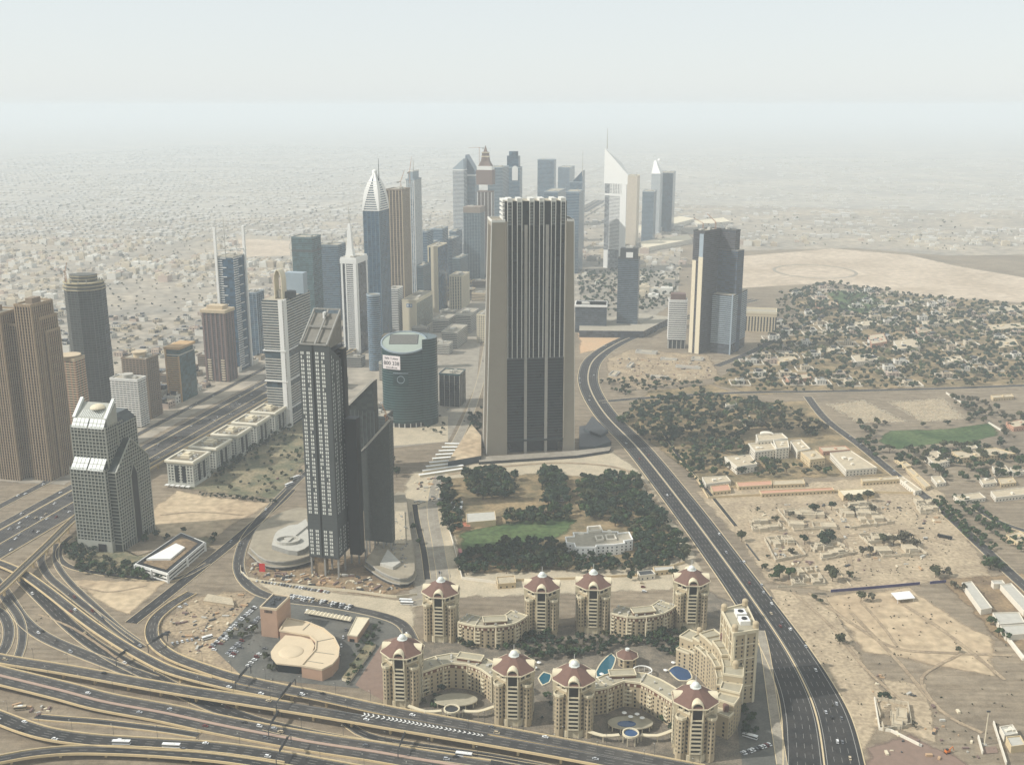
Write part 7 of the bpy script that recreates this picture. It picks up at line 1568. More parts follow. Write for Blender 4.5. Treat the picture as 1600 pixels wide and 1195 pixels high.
# low blocks filling in between the highway towers
CB = []; LB = []
for k in range(400):
    side_ = rc.random() < .5; s_ = rc.uniform(-700, -560) if side_ else rc.uniform(-965, -868); t_ = rc.uniform(1520 if side_ else 1330, 3300); X, Y = UV(s_, t_); px, py = PJ(X, Y); w_, d_ = rc.uniform(20, 34), rc.uniform(20, 38)
    if px < 5 or (side_ and (px > 752 or (Y < 1640 and px > 380))) or any(hypot(X-a, Y-b) < 40 for a, b in CB): continue
    if any(o.get('category') in ('tower', 'building') and hypot(o.location[0]-X, o.location[1]-Y) < 46 for o in COL.objects if o.parent is None and o.get('category')): continue
    CB.append((X, Y)); LB.append((X, Y, w_, d_, rc.uniform(10, 26), rc.choice((M_grey, M_lgrey, M_beige, M_stone_br)), side_))
    if len(CB) >= 46: break
for sd in (True, False):
    for (X, Y, w_, d_, hh, m_, _), wh in rows([q for q in LB if q[6] == sd], lambda q: (q[0], q[1]), 8): tower('low_block', ('low block right of the highway towers, ' if sd else 'low block left of the highway, ')+wh, rect(X, Y, w_, d_, -13.3), hh, M_win, fl=3.6, band=m_, bh=1.8, proud=.3, plant=3, cat='building', group='low blocks between the highway towers')
# villas with garden walls among the far woods
WOOD = [(1120, 600), (1205, 535), (1225, 460), (1300, 448), (1440, 468), (1640, 485), (1640, 598), (1330, 606), (1180, 610)]
wv = []; t_ = GY(612); gw = MB(); ringwall(gw, rect(0, 0, 1, 1), .016, 0, 1); gme = bpy.data.meshes.new('garden_wall'); gme.from_pydata(gw.v, [], gw.f); gme.materials.append(M_vw); gme.update()
WV = []
while t_ < GY(446):
    x = 200.0
    while x < 1300:
        X, Y = x+rc.uniform(-6, 6), t_+rc.uniform(-6, 6); px, py = PJ(X, Y)
        if inside(WOOD, px, py) and 0 < px < 1600 and rc.random() < .42: WV.append((X, Y, rc.uniform(12, 22), rc.uniform(11, 18), rc.uniform(6, 9), rc.choice((0, 0, 1, 2, 3, 0)), rc.uniform(30, 44), rc.uniform(28, 40)))
        x += 46
    t_ += 50
rc.shuffle(WV); WV = WV[:85]
for (X, Y, w_, d_, hh, c, ww, dd), wh in rows(WV, lambda q: (q[0], q[1])):
    t = thing('house', f'{CN[c]} walled villa in the far wooded district, {wh}', 'house', (X, Y, 0), 'walled villas in the far wooded district')
    place(HMS[(c+5*(int(X) % 2)) % 10], 'villa_block', (0, 0, 0), radians(-4), (w_, d_, hh), t); place(gme, 'garden_wall', (0, 0, 0), radians(-4), (ww, dd, 2.4), t)
# main streets of the suburb
for k, (s0_, t0_, s1_, t1_, w_) in enumerate(((-1180, 900, -1180, 9000, 22), (-1900, 1200, -1900, 9500, 22), (-3000, 2000, -3000, 10500, 24), (-900, 2560, -5200, 2560, 18), (-900, 3550, -6000, 3550, 22), (-900, 5200, -6500, 5200, 26), (-900, 7400, -6500, 7400, 30))):
    A, B = UV(s0_, t0_), UV(s1_, t1_); road('sub%d' % k, [(*A, 0), (*lerp(A, B, .5), 0), (*B, 0)], w_, ['first', 'second', 'third', 'fourth', 'fifth', 'sixth', 'seventh'][k]+' straight avenue through the hazy suburb', m=M_pave, lanes=1, edge=False, kerb=False, world=True, step=200)
# ------------------------------------------------------------------ trees
LM = [mat('leaf_dark', (44, 57, 37), .8, .2, var=.4, scale=.35), mat('leaf_olive', (66, 69, 45), .85, .2, var=.35, scale=.35), mat('leaf_green', (54, 71, 40), .8, .2, var=.35, scale=.35), mat('leaf_grey', (82, 79, 62), .85, .2, var=.35, scale=.35), mat('leaf_blue', (48, 64, 47), .8, .2, var=.4, scale=.35), mat('leaf_pale', (98, 100, 70), .85, .2, var=.35, scale=.35)]
M_bark = mat('bark', (88, 72, 56), .95, var=.2, scale=1)
def crown_mesh(seed, n=230, lobes=7, flat=.75):
    """leaf clumps spread through several lobes; unit tree one metre across at height 0..1"""
    rr = random.Random(seed); L = []
    for k in range(lobes): a = rr.uniform(0, 2*pi); r = rr.uniform(.05, .3); L.append((r*cos(a), r*sin(a), rr.uniform(.42, .78), rr.uniform(.14, .27)))
    v, f = [], []
    for k in range(n):
        lx, ly, lz, lr = L[rr.randrange(lobes)]
        a = rr.uniform(0, 2*pi); ct = rr.uniform(-.7, 1); st = sqrt(1-ct*ct); d = (st*cos(a), st*sin(a), ct*flat); q = lr*(rr.random()**.35)
        c = (lx+d[0]*q, ly+d[1]*q, lz+d[2]*q); s_ = rr.uniform(.045, .085)
        e = [rr.gauss(0, 1) for _ in range(3)]; nn = [d[i_]+.3*e[i_] for i_ in range(3)]; l = sqrt(sum(x*x for x in nn)) or 1; nn = [x/l for x in nn]
        up = (0, 0, 1) if abs(nn[2]) < .9 else (1, 0, 0); t1 = (nn[1]*up[2]-nn[2]*up[1], nn[2]*up[0]-nn[0]*up[2], nn[0]*up[1]-nn[1]*up[0]); l = sqrt(sum(x*x for x in t1)); t1 = [x/l for x in t1]; t2 = (nn[1]*t1[2]-nn[2]*t1[1], nn[2]*t1[0]-nn[0]*t1[2], nn[0]*t1[1]-nn[1]*t1[0])
        i = len(v)
        for x, y, z in ((-1, -.7, 0), (.2, -1, .25), (1, -.1, 0), (.4, .9, -.15), (-.7, .8, .1)): v.append(tuple(c[j]+s_*(x*t1[j]+y*t2[j]+z*nn[j]) for j in range(3)))
        f.append((i, i+1, i+2, i+3, i+4))
    return v, f
def trunk_mesh(seed):
    rr = random.Random(seed); b = MB(); b.bar((0, 0, 0), (.01, 0, .35), .035, 6, 0, .022)
    for k in range(4): a = 2*pi*k/4+rr.uniform(-.4, .4); b.bar((.01, 0, .3), (.2*cos(a), .2*sin(a), rr.uniform(.5, .62)), .018, 5, 0, .008)
    b.bar((.01, 0, .33), (0, 0, .66), .02, 5, 0, .008)
    me = bpy.data.meshes.new('trunk'); me.from_pydata(b.v, [], b.f); me.materials.append(M_bark); me.update(); return me
CV = [crown_mesh(k, 260, 4+k, (.6, .75, .95, 1.1, .7, .85)[k]) for k in range(6)]; CV2 = [crown_mesh(50+k, 46, 5) for k in range(6)]
CM = {}
for s_ in range(6):
    for k in range(6):
        me = bpy.data.meshes.new('crown'); me.from_pydata(*[CV[k][0], [], CV[k][1]]); me.materials.append(LM[s_]); me.update(); CM[s_, k] = me
TM = [trunk_mesh(k) for k in range(3)]
rt = random.Random(21); TREES = []     # (metres per pixel weight, X, Y, size, style, cluster)
def grove(pix, sp, sz, style, cl, dens=1.0, seed=0, world=False):
    reg = pix; ws = [G(*q) for q in pix]; x0, x1 = min(q[0] for q in ws), max(q[0] for q in ws); y0, y1 = min(q[1] for q in ws), max(q[1] for q in ws)
    y = y0; r = 0
    while y <= y1:
        x = x0 + (sp/2 if r % 2 else 0)
        while x <= x1:
            X, Y = x+rt.uniform(-.35, .35)*sp, y+rt.uniform(-.35, .35)*sp; px, py = PJ(X, Y)
            if inside(reg, px, py) and not any(abs(X-q[0]) < q[2]*.5+3 and abs(Y-q[1]) < q[3]*.5+3 for q in WV) and rt.random() < dens and vnoise(X/40, Y/40, seed) < .25+dens: TREES.append((X, Y, rt.uniform(*sz)*rt.choice((.62, .8, .95, 1, 1.12)), style if isinstance(style, int) else rt.choice(style), cl))
            x += sp
        y += sp*.87; r += 1
def single(x, y, size, style, cl): X, Y = G(x, y); TREES.append((X, Y, size, style, cl))
D3 = (0, 0, 2, 4, 1); OL = (1, 1, 3, 0); MX = (0, 1, 2)
grove([(684, 752), (700, 755), (724, 800), (716, 840), (690, 820)], 9, (9, 13), D3, 'at the garden lane corner')
grove([(728, 748), (760, 737), (806, 742), (803, 780), (760, 783), (730, 770)], 9, (10, 14), D3, 'in the upper left garden grove')
grove([(845, 748), (862, 737), (882, 750), (886, 790), (850, 790)], 8, (11, 15), D3, 'in the tall middle garden clump')
grove([(900, 755), (950, 746), (1000, 749), (1002, 776), (940, 780), (900, 784)], 9, (10, 14), D3, 'in the upper right garden grove')
grove([(905, 782), (1000, 778), (1040, 805), (1048, 830), (1000, 830), (950, 820), (905, 806)], 9.5, (10, 15), D3, 'in the middle right garden grove')
grove([(785, 806), (860, 793), (897, 800), (882, 818), (790, 822)], 9, (9, 13), MX, 'above the garden lawn')
grove([(990, 833), (1048, 830), (1078, 868), (1072, 882), (1000, 876), (992, 855)], 9, (10, 14), D3, 'right of the white garden palace')
grove([(712, 878), (745, 866), (790, 856), (850, 848), (885, 862), (880, 890), (800, 898), (718, 900)], 9.5, (10, 15), D3, 'in the lower left garden grove')
grove([(880, 872), (1000, 872), (1050, 889), (940, 899), (880, 896)], 9, (9, 13), D3, 'below the white garden palace')
single(1052, 902, 12, 0, 'beside the rear right hotel tower'); single(985, 905, 10, 0, 'beside the rear right hotel tower'); single(620, 745, 13, 0, 'by the grey unfinished tower'); single(645, 830, 9, 0, 'by the grey unfinished tower'); single(655, 850, 8, 2, 'by the grey unfinished tower'); single(612, 722, 9, 0, 'by the grey unfinished tower')
grove([(965, 658), (1000, 626), (1100, 615), (1180, 628), (1240, 640), (1165, 678), (1150, 704), (1125, 718), (1085, 738), (1050, 708), (1000, 684)], 13.5, (9, 14), (0, 0, 1, 2, 4, 4, 5), 'in the dark palace woodland', .84, 3)
grove([(1180, 640), (1240, 640), (1290, 668), (1295, 692), (1240, 676), (1168, 676)], 12, (9, 13), OL, 'in the olive palace thicket', .7, 4)
grove([(1130, 695), (1162, 692), (1195, 722), (1250, 732), (1300, 742), (1180, 748), (1110, 744), (1085, 738)], 13, (9, 13), MX, 'around the palace villas', .7, 5)
grove([(1110, 602), (1200, 533), (1215, 458), (1300, 442), (1440, 464), (1640, 482), (1640, 602), (1330, 610), (1180, 614)], 15, (8, 14), (0, 0, 1, 2, 4, 4, 5), 'in the wooded villa district', .6, 6)
grove([(1340, 694), (1362, 692), (1400, 706), (1480, 700), (1570, 690), (1600, 720), (1600, 748), (1480, 757), (1440, 742), (1400, 738)], 13, (9, 14), (0, 1, 2), 'below the large green field', .6, 7)
grove([(1335, 665), (1380, 662), (1500, 662), (1510, 650), (1480, 622), (1500, 620), (1560, 640), (1600, 660), (1600, 690), (1565, 684), (1552, 660), (1385, 673), (1362, 690)], 13, (8, 13), (1, 0, 3), 'edging the graveyards and green field', .55, 8)
grove([(1462, 772), (1490, 798), (1562, 862), (1545, 864), (1500, 836), (1456, 788)], 8, (6, 9), 2, 'in the right road verge', .9, 9); grove([(1480, 772), (1530, 790), (1600, 850), (1600, 868), (1560, 845), (1500, 800)], 9, (6, 9), 2, 'in the right road island', .8, 10)
for x, y, s_, st in ((1159, 846, 13, 1), (1194, 890, 8, 1), (1218, 903, 15, 2), (1232, 906, 15, 2), (1209, 908, 10, 2), (1301, 908, 15, 1), (1296, 898, 12, 1), (1271, 803, 14, 0), (1299, 797, 12, 0), (1257, 850, 12, 0), (1282, 848, 14, 0), (1295, 845, 16, 0), (1288, 856, 14, 0), (1326, 786, 14, 1), (1356, 783, 15, 1), (1340, 786, 12, 1), (1333, 803, 10, 3), (1361, 801, 11, 3), (1396, 852, 16, 3), (1412, 850, 16, 3), (1381, 852, 14, 1), (1428, 855, 12, 3), (1347, 869, 11, 3), (1360, 867, 11, 3), (1270, 937, 7, 1), (1284, 944, 6, 1), (1345, 940, 11, 1), (1362, 938, 9, 3), (1462, 902, 16, 1), (1478, 900, 10, 3), (1547, 890, 17, 2), (1562, 892, 12, 2), (1490, 920, 9, 3), (1505, 925, 8, 3), (1210, 815, 8, 1), (1185, 800, 6, 1), (1236, 808, 8, 3), (1250, 815, 9, 3), (1200, 872, 5, 1), (1238, 868, 9, 3), (1330, 905, 9, 1)):
    single(x, y, s_, st, 'among the ruined villas')
for x, y, s_, st in ((1312, 1006, 11, 1), (1498, 1020, 6, 1), (1378, 1092, 7, 0), (1386, 1093, 7, 0), (1548, 976, 10, 2), (1560, 994, 11, 2), (1572, 1000, 9, 2), (1430, 1138, 6, 3)): single(x, y, s_, st, 'on the open sand')
grove([(100, 856), (128, 836), (142, 852), (150, 874), (250, 892), (268, 905), (205, 908), (120, 894)], 8, (6, 10), D3, 'round the silver tower', .95, 12); grove([(205, 838), (228, 830), (240, 842), (228, 856)], 8, (7, 10), D3, 'behind the silver tower', 1, 13)
for x, y in ((245, 838), (262, 845), (332, 848), (288, 833), (338, 842)): single(x, y, 8, 0, 'round the bright sand lot')
grove([(300, 762), (330, 742), (440, 660), (480, 690), (472, 742), (420, 776)], 15, (5, 8), MX, 'before the office blocks', .6, 14); grove([(312, 770), (430, 783), (432, 788), (312, 776)], 6, (4, 5), 0, 'above the bright sand lot', 1, 15); grove([(330, 745), (440, 665), (446, 672), (345, 748)], 8, (6, 9), 0, 'at the office block feet', .8, 16)
grove([(700, 1012), (830, 990), (900, 1000), (960, 992), (1060, 985), (1095, 1000), (1060, 1035), (1010, 1012), (970, 1010), (930, 1030), (905, 1025), (840, 1040), (800, 1012)], 6.5, (5, 9), (0, 0, 2, 4, 1), 'in the hotel courtyard', .95, 17)
grove([(640, 1108), (668, 1060), (690, 1060), (700, 1075), (680, 1108)], 7, (5, 7), D3, 'beside the front left hotel tower', .8, 31)
grove([(1020, 1098), (1060, 1110), (1050, 1150), (1030, 1140)], 7, (5, 7), D3, 'before the front right hotel wing', .8, 32)
grove([(840, 1090), (862, 1085), (866, 1120), (845, 1130)], 7, (5, 7), D3, 'between the middle hotel towers', .8, 33)
grove([(700, 985), (735, 1005), (800, 1005), (830, 985), (840, 1000), (800, 1016), (720, 1016)], 6.5, (5, 8), D3, 'below the rear left hotel wing', .8, 34)
grove([(1130, 1110), (1175, 1095), (1195, 1130), (1190, 1150), (1150, 1150)], 9, (6, 8), (0, 2), 'in the hotel forecourt', .6, 18)
grove([(352, 995), (372, 975), (400, 970), (402, 1000), (372, 1012)], 8, (5, 7), 1, 'between showroom parking rows', .7, 19); grove([(560, 1000), (592, 965), (600, 985), (570, 1040), (548, 1072), (540, 1070)], 7, (4, 6), MX, 'behind the showroom hedge wall', .8, 20); single(415, 1030, 7, 1, 'beside the showroom roof'); single(432, 1047, 7, 1, 'beside the showroom roof'); single(424, 1048, 6, 1, 'beside the showroom roof')
grove([(905, 432), (960, 420), (1060, 430), (1062, 472), (1000, 492), (905, 500)], 22, (9, 14), D3, 'around the circular garden', .8, 21); grove([(930, 600), (1000, 592), (1090, 600), (1100, 610), (960, 620)], 12, (7, 11), MX, 'along the crossing street at the bend', .6, 22); grove([(1040, 700), (1092, 745), (1104, 772), (1090, 762), (1045, 712)], 9, (6, 8), 2, 'on the slip lane verge', .8, 23)
grove([(640, 690), (700, 640), (690, 690)], 12, (5, 7), 0, 'by the oval tower', .4, 24); grove([(730, 655), (752, 640), (752, 672), (738, 680)], 9, (7, 9), 0, 'at the left foot of the huge slab', .8, 25)
KIND = ['dark green', 'olive', 'bright green', 'grey green', 'bluish green', 'pale green']
TREES.sort(key=lambda q: -q[2]/MPP(q[1]))
near = [q for q in TREES if -10 < PJ(q[0], q[1])[0] < 1610 and PJ(q[0], q[1])[1] < 1205][:300]; nid = set(id(q) for q in near)
byc = {}
for q in near: byc.setdefault(q[4], []).append(q)
for cl, qs in byc.items():
    for (X, Y, s_, st, _), wh in rows(qs, lambda q: (q[0], q[1])):
        lb = f'{KIND[st]} tree {cl}, {wh}' if wh else f'single {KIND[st]} tree {cl}'
        t = thing('tree', lb, 'tree', (X, Y, 0), 'trees ' + cl); rz = rt.uniform(0, 6.28); hz_ = s_*rt.uniform(.85, 1.1)
        place(CM[st, rt.randrange(6)], 'crown', (0, 0, 0), rz, (s_*1.15, s_*1.15, hz_), t); place(TM[rt.randrange(3)], 'trunk', (0, 0, 0), rz, (s_, s_, hz_), t)
# the remaining woods and the trees of the far city as masses
def mass(items, name, label):
    b = MB()
    for X, Y, s_, st in items:
        vv, ff = CV2[rt.randrange(6)]; i = len(b.v); c, sn = cos(X), sin(X); k = s_*1.3
        b.v += [(X+k*(c*x-sn*y), Y+k*(sn*x+c*y), s_*z*1.0) for x, y, z in [(x*1.0, y*1.0, z) for x, y, z in vv]]; b.f += [tuple(i+j for j in q) for q in ff]; b.m += [st]*len(ff)
    # clumps are drawn larger so that fewer are needed
    o = b.build(name, LM); tag(o, label, 'trees', kind='stuff')
CV2 = []
for k in range(6):
    rr = random.Random(300+k); v_, f_ = crown_mesh(60+k, 60, 5); nv = []
    for q in range(len(v_)//5):
        c = [sum(v_[5*q+j][a] for j in range(5))/5 for a in range(3)]; nv += [tuple(c[a]+(v_[5*q+j][a]-c[a])*1.75 for a in range(3)) for j in range(5)]
    CV2.append((nv, f_))
mass([(X, Y, s_, st) for X, Y, s_, st, _ in [q for q in TREES if id(q) not in nid]], 'woodland_trees', 'dense mass of woodland trees around the palace and far villas')
mass([(X, Y, s_, (0, 4, 1, 5)[int(X) % 4] if Y < 3200 else (5, 3)[int(X) % 2]) for X, Y, s_ in citytrees if Y < 5200], 'suburb_trees', 'small trees scattered between the hazy suburb houses')  # farther trees take paler leaf colours that stand in for haze
# low bushes dotted over sandy ground
b = MB()
for reg, n_ in (([(1200, 915), (1560, 905), (1600, 1060), (1560, 1195), (1345, 1195), (1290, 1080)], 130), ([(1160, 790), (1500, 775), (1480, 900), (1200, 900)], 260), ([(950, 560), (1120, 560), (1120, 600), (960, 612)], 200), ([(0, 900), (250, 1060), (0, 1020)], 60), ([(240, 975), (380, 920), (420, 1030)], 60), ([(1100, 620), (1600, 470), (1600, 600)], 300)):
    ws = [G(*q) for q in reg]
    for _ in range(n_*3):
        X = rt.uniform(min(q[0] for q in ws), max(q[0] for q in ws)); Y = rt.uniform(min(q[1] for q in ws), max(q[1] for q in ws))
        if inside(reg, *PJ(X, Y)) and vnoise(X/30, Y/30, 77) > .5:
            vv, ff = CV2[rt.randrange(6)]; i = len(b.v); s_ = rt.uniform(1.0, 2.6); b.v += [(X+s_*x, Y+s_*y, s_*(z-.35)) for x, y, z in vv[:150]]; b.f += [tuple(i+j for j in q) for q in ff[:30]]; b.m += [rt.choice((0, 1, 3))]*30
tag(b.build('desert_bushes', LM), 'small desert bushes dotted over the sandy lots', 'bushes', kind='stuff')
# ------------------------------------------------------------------ vehicles
PC = [('white', (224, 224, 220)), ('silver', (170, 172, 172)), ('grey', (96, 98, 100)), ('black', (26, 26, 28)), ('beige', (186, 170, 140)), ('dark red', (104, 36, 30))]
PM = [mat('car_paint_'+n.replace(' ', '_'), c, .3, .5, var=.02) for n, c in PC]
def car_mesh(k, suv=False):
    b = MB(); hb = .95 if suv else .8; ht = 1.75 if suv else 1.42
    b.loft(rect(0, 0, 4.5, 1.75), .25, rect(0, 0, 4.6, 1.82), .55, 0, bot=True); b.loft(rect(0, 0, 4.6, 1.82), .55, rect(0, 0, 4.4, 1.72), hb, 0)
    cab0 = rect(-.25 if not suv else -.45, 0, 2.7 if not suv else 3.3, 1.62); cab1 = rect(-.3 if not suv else -.5, 0, 1.7 if not suv else 2.7, 1.36)
    b.loft(cab0, hb, cab1, ht-.05, 1); b.prism(inset(cab1, -.04), ht-.05, ht, 0, 0, bot=True)
    for x in (-1.4, 1.4):
        for y in (-.82, .82): b.bar((x, y-.12, .33), (x, y+.12, .33), .33, 10, 2)
    me = bpy.data.meshes.new('car'); me.from_pydata(b.v, [], b.f)
    for m in (PM[k], M_black, M_black): me.materials.append(m)
    me.polygons.foreach_set('material_index', b.m); me.update(); return me
CARS = [[car_mesh(k), car_mesh(k, True)] for k in range(6)]
WGT = (0, 0, 0, 0, 0, 1, 1, 2, 2, 3, 4, 5)
rv = random.Random(33); VEH = {}
def car(X, Y, z, ang, where, c=None):
    c = rv.choice(WGT) if c is None else c; VEH.setdefault(where, []).append((X, Y, z, ang, c, rv.random() < .4))
# cars on roads
def traffic(name, n, where, lanes, t0=0, t1=1, z=None, vis=None):
    path, nrm, wd, zz = ROADS[name]; used = []
    for _ in range(n*6):
        if len(used) >= n: break
        i = rv.randint(int(t0*(len(path)-2)), int(t1*(len(path)-2))); o = rv.choice(lanes)
        if any(abs(i-j) < 3 and abs(o-q) < 1 for j, q in used): continue
        p, nn = path[i], nrm[i]; X, Y = p[0]+nn[0]*o, p[1]+nn[1]*o; px, py = PJ(X, Y, p[2])
        if not (-4 < px < 1604 and py < 1200): continue
        used.append((i, o)); d = path[i+1]; a = math.degrees(atan2(d[1]-p[1], d[0]-p[0])); car(X, Y, (p[2] if zz is None else zz)+.02, a + (180 if o > 0 else 0), where)
L6 = [-9.2, -5.5, -1.8, 1.8, 5.5, 9.2]
traffic('szr_a', 85, 'on the far highway carriageway', L6, .09, .42); traffic('szr_b', 80, 'on the near highway carriageway', L6, .08, .42); traffic('szr_c', 10, 'on the highway collector lanes', [-3.8, 0, 3.8], .08, .35); traffic('szr_d', 18, 'on the far tower service road', [-2.6, 2.6], .1, .4)
traffic('right', 26, 'on the curving right highway', [-14, -10, -6, 6, 10, 14], .1, .72); traffic('right', 22, 'queuing on the lower curving highway', [8, 11.5, 15, 18.5], .78, .99)
traffic('A', 5, 'on the lower deck of the chevron flyover', [-3.5, 0, 3.5]); traffic('L', 6, 'on the loop flyover by the hotel', [-3, 0, 3], .4, 1); traffic('F', 9, 'on the wide flyover with the pink median', [-8, -5, 5, 8]); traffic('G1', 8, 'on the bottom edge flyover', [-4.5, -1.5, 1.5, 4.5]); traffic('ramp_c', 9, 'on the lower road under the flyovers', [-4, 0, 4]); traffic('B', 4, 'on the curving flyover ramp', [-2, 2]); traffic('ramp_x', 4, 'on the narrow ramp by the sand triangle', [0]); traffic('ramp_d', 5, 'on the left slip road', [-3.5, 0, 3.5]); traffic('main', 6, 'on the street round the construction site', [-2.5, 2.5]); traffic('wood', 3, 'on the palace road', [-3, 3]); traffic('trench', 1, 'on the straight service road', [2]); traffic('boulevard', 5, 'on the boulevard beside the garden', [-3, 3])
# parked rows (picture positions of both row ends)
def row(a, b, n, where, turn=90, gap=.1):
    A, B = G(*a), G(*b); an = math.degrees(atan2(B[1]-A[1], B[0]-A[0])) + turn
    for k in range(n):
        if rv.random() > gap: q = lerp(A, B, k/max(1, n-1)); car(q[0]+rv.uniform(-.3, .3), q[1]+rv.uniform(-.3, .3), .42, an+rv.uniform(-4, 4), where)
row((402, 908), (512, 926), 24, 'before the construction hoarding'); row((451, 930), (550, 948), 24, 'in the row behind the tan tower'); row((455, 934), (545, 951), 22, 'in the second row behind the tan tower', gap=.3)
row((398, 950), (375, 970), 9, 'in the far left showroom row'); row((370, 975), (330, 1012), 14, 'in the long left showroom row'); row((374, 978), (334, 1016), 13, 'in the second long showroom row', gap=.25); row((404, 966), (388, 985), 8, 'in the row beside the tan tower'); row((378, 1002), (356, 1022), 8, 'in the short middle showroom parking row'); row((382, 1006), (362, 1026), 7, 'in the second short showroom parking row', gap=.2); row((418, 1010), (384, 1045), 9, 'in the row along the showroom front', gap=.3); row((540, 985), (522, 1050), 6, 'behind the showroom', 10, .3); row((1160, 1178), (1202, 1164), 11, 'in the hotel forecourt row'); row((1155, 1020), (1140, 960), 6, 'beside the tall hotel slab', gap=.3); row((1002, 905), (1006, 925), 4, 'behind the rear hotel wing'); row((480, 955), (540, 962), 7, 'under the ribbed carport', gap=.4); row((700, 640), (720, 600), 8, 'behind the oval tower', gap=.3); row((590, 640), (622, 625), 10, 'in the car park left of the oval tower', gap=.1); row((592, 632), (620, 619), 10, 'in the rear car park left of the oval tower', gap=.2); row((455, 735), (400, 770), 6, 'in the gardens before the office blocks', 0, .3); row((255, 962), (290, 945), 5, 'inside the loop road yard', gap=.3); row((262, 1008), (300, 1000), 6, 'at the lower end of the loop road yard', gap=.3)
tot = sum(len(v) for v in VEH.values()); left = 300
allc = sorted([(MPP(q[1]), w_, q) for w_, v_ in VEH.items() for q in v_], key=lambda q: q[0])
keep = allc[:300]; byw = {}
for m_, w_, q in keep: byw.setdefault(w_, []).append(q)
for w_, qs in byw.items():
    for (X, Y, z, a, c, s_), wh in rows(qs, lambda q: (q[0], q[1]), 30):
        o = place(CARS[c][int(s_)], 'car', (X, Y, z), radians(a)); k_ = PC[c][0] + (' off-roader ' if s_ else ' car '); tag(o, k_ + w_ + ', ' + wh if wh else 'single ' + k_ + w_, 'car', 'cars ' + w_)
b = MB()
for m_, w_, (X, Y, z, a, c, s_) in allc[300:]: b.box(X, Y, z+.3, z+.9, 4.5, 1.8, a, c); b.box(X, Y, z+.9, z+1.4, 2.2, 1.5, a, 3)
if b.f: tag(b.build('distant_cars', PM), 'small distant cars on the far part of the highway', 'cars', kind='stuff')
def bus(px, py, zd, ang, label, length=12, col=0, name='bus'):
    X, Y = G(px, py, zd); t = thing(name, label, 'bus' if name == 'bus' else 'truck', (X, Y, zd)); u_ = DIR(ang); n_ = (-u_[1], u_[0])
    bd_ = MB().box(X, Y, zd+.5, zd+3.2, length, 2.6, ang, 0, 0).build('body', PM[col], t)
    MB().box(X, Y, zd+1.5, zd+2.5, length+.06, 2.68, ang, 0, 0).build('window_band', M_black, bd_)
    MB().box(X, Y, zd+3.2, zd+3.5, length*.4, 1.6, ang).build('roof_unit', M_white, bd_)
    for s_ in (-.33, .3):
        for q in (-1.1, 1.1): c = (X+u_[0]*length*s_+n_[0]*q, Y+u_[1]*length*s_+n_[1]*q); MB().bar((c[0]-n_[0]*.15, c[1]-n_[1]*.15, zd+.5), (c[0]+n_[0]*.15, c[1]+n_[1]*.15, zd+.5), .5, 10).build('wheel', M_black, t)
bus(190, 1162, 5, -2, 'white bus on the bottom flyover, left of two', 13); bus(268, 1167, 5, -4, 'white bus on the bottom flyover, right of two', 13); bus(725, 1181, .1, -12, 'white bus on the dark road below the chevrons', 12)
bus(324, 998, .3, 35, 'white truck parked in the showroom yard', 9, 0, 'truck'); bus(634, 940, .3, -6, 'white bus parked behind the rear left hotel tower, upper', 12); bus(636, 944, .3, -6, 'white bus parked behind the rear left hotel tower, lower', 12)
bus(452, 758, .3, 55, 'white bus on the street left of the gridded tower, lower', 12); bus(460, 748, .3, 55, 'white bus on the street left of the gridded tower, upper', 12); bus(1172, 1152, .4, -30, 'white coach in the hotel forecourt', 11); bus(750, 770, .3, 5, 'white bus under the upper left garden grove', 12); bus(765, 768, .3, 5, 'second white bus under the upper left garden grove', 12); bus(692, 782, .3, 12, 'white bus at the lane corner of the garden', 12)
for k, (x, y) in enumerate(((707, 788), (709, 796), (714, 797), (720, 796), (721, 788), (877, 783))): bus(x, y, .3, 80 if k < 5 else 0, ['white van beside the garden barn, %s from the left' % nth(k), 'white truck under the tall garden clump'][k == 5], 6.5, 0, 'van')
bus(32, 1108, .2, 10, 'flat truck on the sand beside the short slip road', 9, 4, 'truck')
# gantries and lamp posts over the flyovers
def gantry(a, b, z, label):
    A, B = G(*a, z), G(*b, z); t = thing('sign_gantry', label, 'gantry', (*lerp(A, B, .5), 0), 'sign gantries on the flyovers')
    for q in (A, B): MB().bar((*q, z-1), (*q, z+7), .35, 6).build('post', M_dgrey, t)
    MB().bar((*A, z+6.8), (*B, z+6.8), .45, 6).build('beam', M_dgrey, t); a_ = math.degrees(atan2(B[1]-A[1], B[0]-A[0])); c = lerp(A, B, .5); L = hypot(B[0]-A[0], B[1]-A[1]); MB().box(*c, z+6, z+9, L*.55, .35, a_).build('sign_board', M_dgrey, t)
gantry((232, 1018), (262, 1000), 3, 'sign gantry over the loop road bend'); gantry((182, 1040), (205, 1024), .3, 'green backed sign gantry on the left slip road'); gantry((368, 1078), (392, 1050), 8, 'sign gantry over the flyover by the showroom'); gantry((432, 1110), (462, 1072), 8, 'sign gantry over both flyover decks'); gantry((420, 1150), (440, 1118), .5, 'sign gantry over the lower road'); gantry((432, 1196), (455, 1158), 5, 'sign gantry at the bottom edge'); gantry((622, 1184), (636, 1152), .5, 'sign gantry over the dark road below the chevrons')
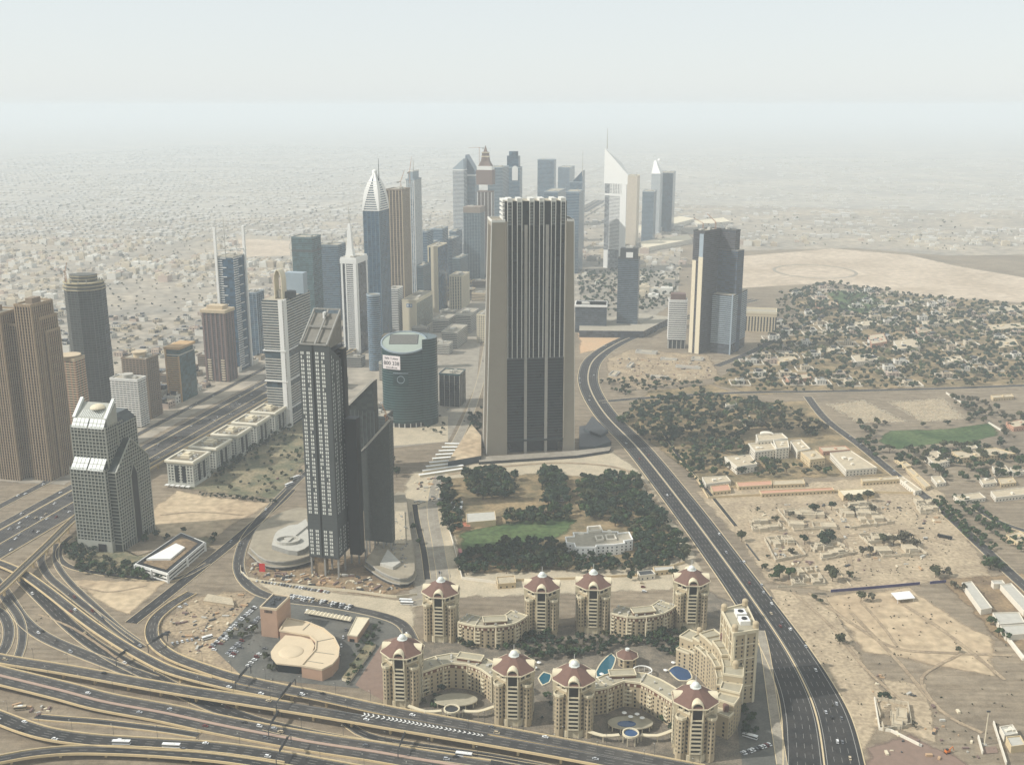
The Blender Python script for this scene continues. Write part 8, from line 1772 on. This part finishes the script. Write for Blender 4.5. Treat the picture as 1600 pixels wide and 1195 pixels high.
for nm, off, n_, zz in (('A', 6.4, 17, 8), ('L', 5.6, 18, 8), ('F', 11.6, 14, 5), ('G1', 7.0, 10, 5), ('B', 4.9, 8, 6)):
    path, nr, _w, _z = ROADS[nm]; step = max(1, len(path)//n_); vis_ = []
    for i in range(step//2, len(path), step):
        p, n0 = path[i], nr[i]; q = (p[0]+n0[0]*off, p[1]+n0[1]*off); px, py = PJ(*q, p[2])
        if -5 < px < 1605 and py < 1210: vis_.append((px, q, p[2], n0))
    vis_.sort()
    for k, (px, q, z0_, n0) in enumerate(vis_):
        t = thing('street_lamp', {'A': 'lamp post on the lower chevron deck', 'L': 'lamp post on the loop flyover', 'F': 'lamp post on the wide pink median flyover', 'G1': 'lamp post on the bottom edge flyover', 'B': 'lamp post on the curving ramp'}[nm] + f', {nth(k)} from the left', 'lamp', (*q, z0_), 'lamp posts on the flyovers')
        MB().bar((*q, z0_), (*q, z0_+11), .14, 6, 0, .09).build('pole', M_dgrey, t); e = (q[0]-n0[0]*2.4, q[1]-n0[1]*2.4); MB().bar((*q, z0_+11), (*e, z0_+11.5), .08).build('arm', M_dgrey, t); MB().box(*e, z0_+11.3, z0_+11.6, .9, .4).build('lamp_head', M_lgrey, t)

# building materials and debris lying on the sites
b = MB(); rr = random.Random(55); CLM = [M_lgrey, M_tan, M_dgrey, M_cream, M_stone_rd]
for reg, n_ in (([(245, 985), (300, 940), (372, 925), (395, 950), (330, 1010), (300, 1025)], 45), ([(385, 880), (500, 890), (640, 915), (600, 930), (392, 903)], 160), ([(960, 560), (1100, 558), (1120, 585), (1000, 605)], 160), ([(1190, 790), (1480, 780), (1440, 890), (1210, 900)], 130), ([(640, 750), (700, 740), (690, 790), (650, 790)], 50), ([(1350, 1040), (1500, 1100), (1540, 1190), (1380, 1180)], 40), ([(20, 1100), (90, 1105), (60, 1118)], 14), ([(300, 985), (330, 975), (320, 1030)], 25)):
    ws = [G(*q) for q in reg]; k = 0
    while k < n_:
        X = rr.uniform(min(q[0] for q in ws), max(q[0] for q in ws)); Y = rr.uniform(min(q[1] for q in ws), max(q[1] for q in ws))
        if inside(reg, *PJ(X, Y)): k += 1; s_ = rr.uniform(.6, 2.2); b.box(X, Y, 0, .45+s_*.6, s_*rr.uniform(1, 4), s_, rr.choice((0, 35, 90, -13, 60)), rr.randrange(5), bot=False)
tag(b.build('site_debris', CLM), 'stacked materials and debris scattered over the building sites', 'debris', kind='stuff')
# ------------------------------------------------------------------ the haze over the city
hz = MB(); hz.box(0, 33000, -1.5, 478, 120000, 90000)
M_haze = bpy.data.materials.new('haze'); M_haze.use_nodes = True; t = M_haze.node_tree
for n in list(t.nodes): t.nodes.remove(n)
out = t.nodes.new('ShaderNodeOutputMaterial'); pv = t.nodes.new('ShaderNodeVolumePrincipled')
pv.inputs['Color'].default_value = (.775, .83, .86, 1); pv.inputs['Density'].default_value = HAZE_D; pv.inputs['Anisotropy'].default_value = 0.0
t.links.new(pv.outputs[0], out.inputs['Volume'])
tag(hz.build('haze', M_haze), 'pale dusty haze filling the air over the city', kind='stuff')
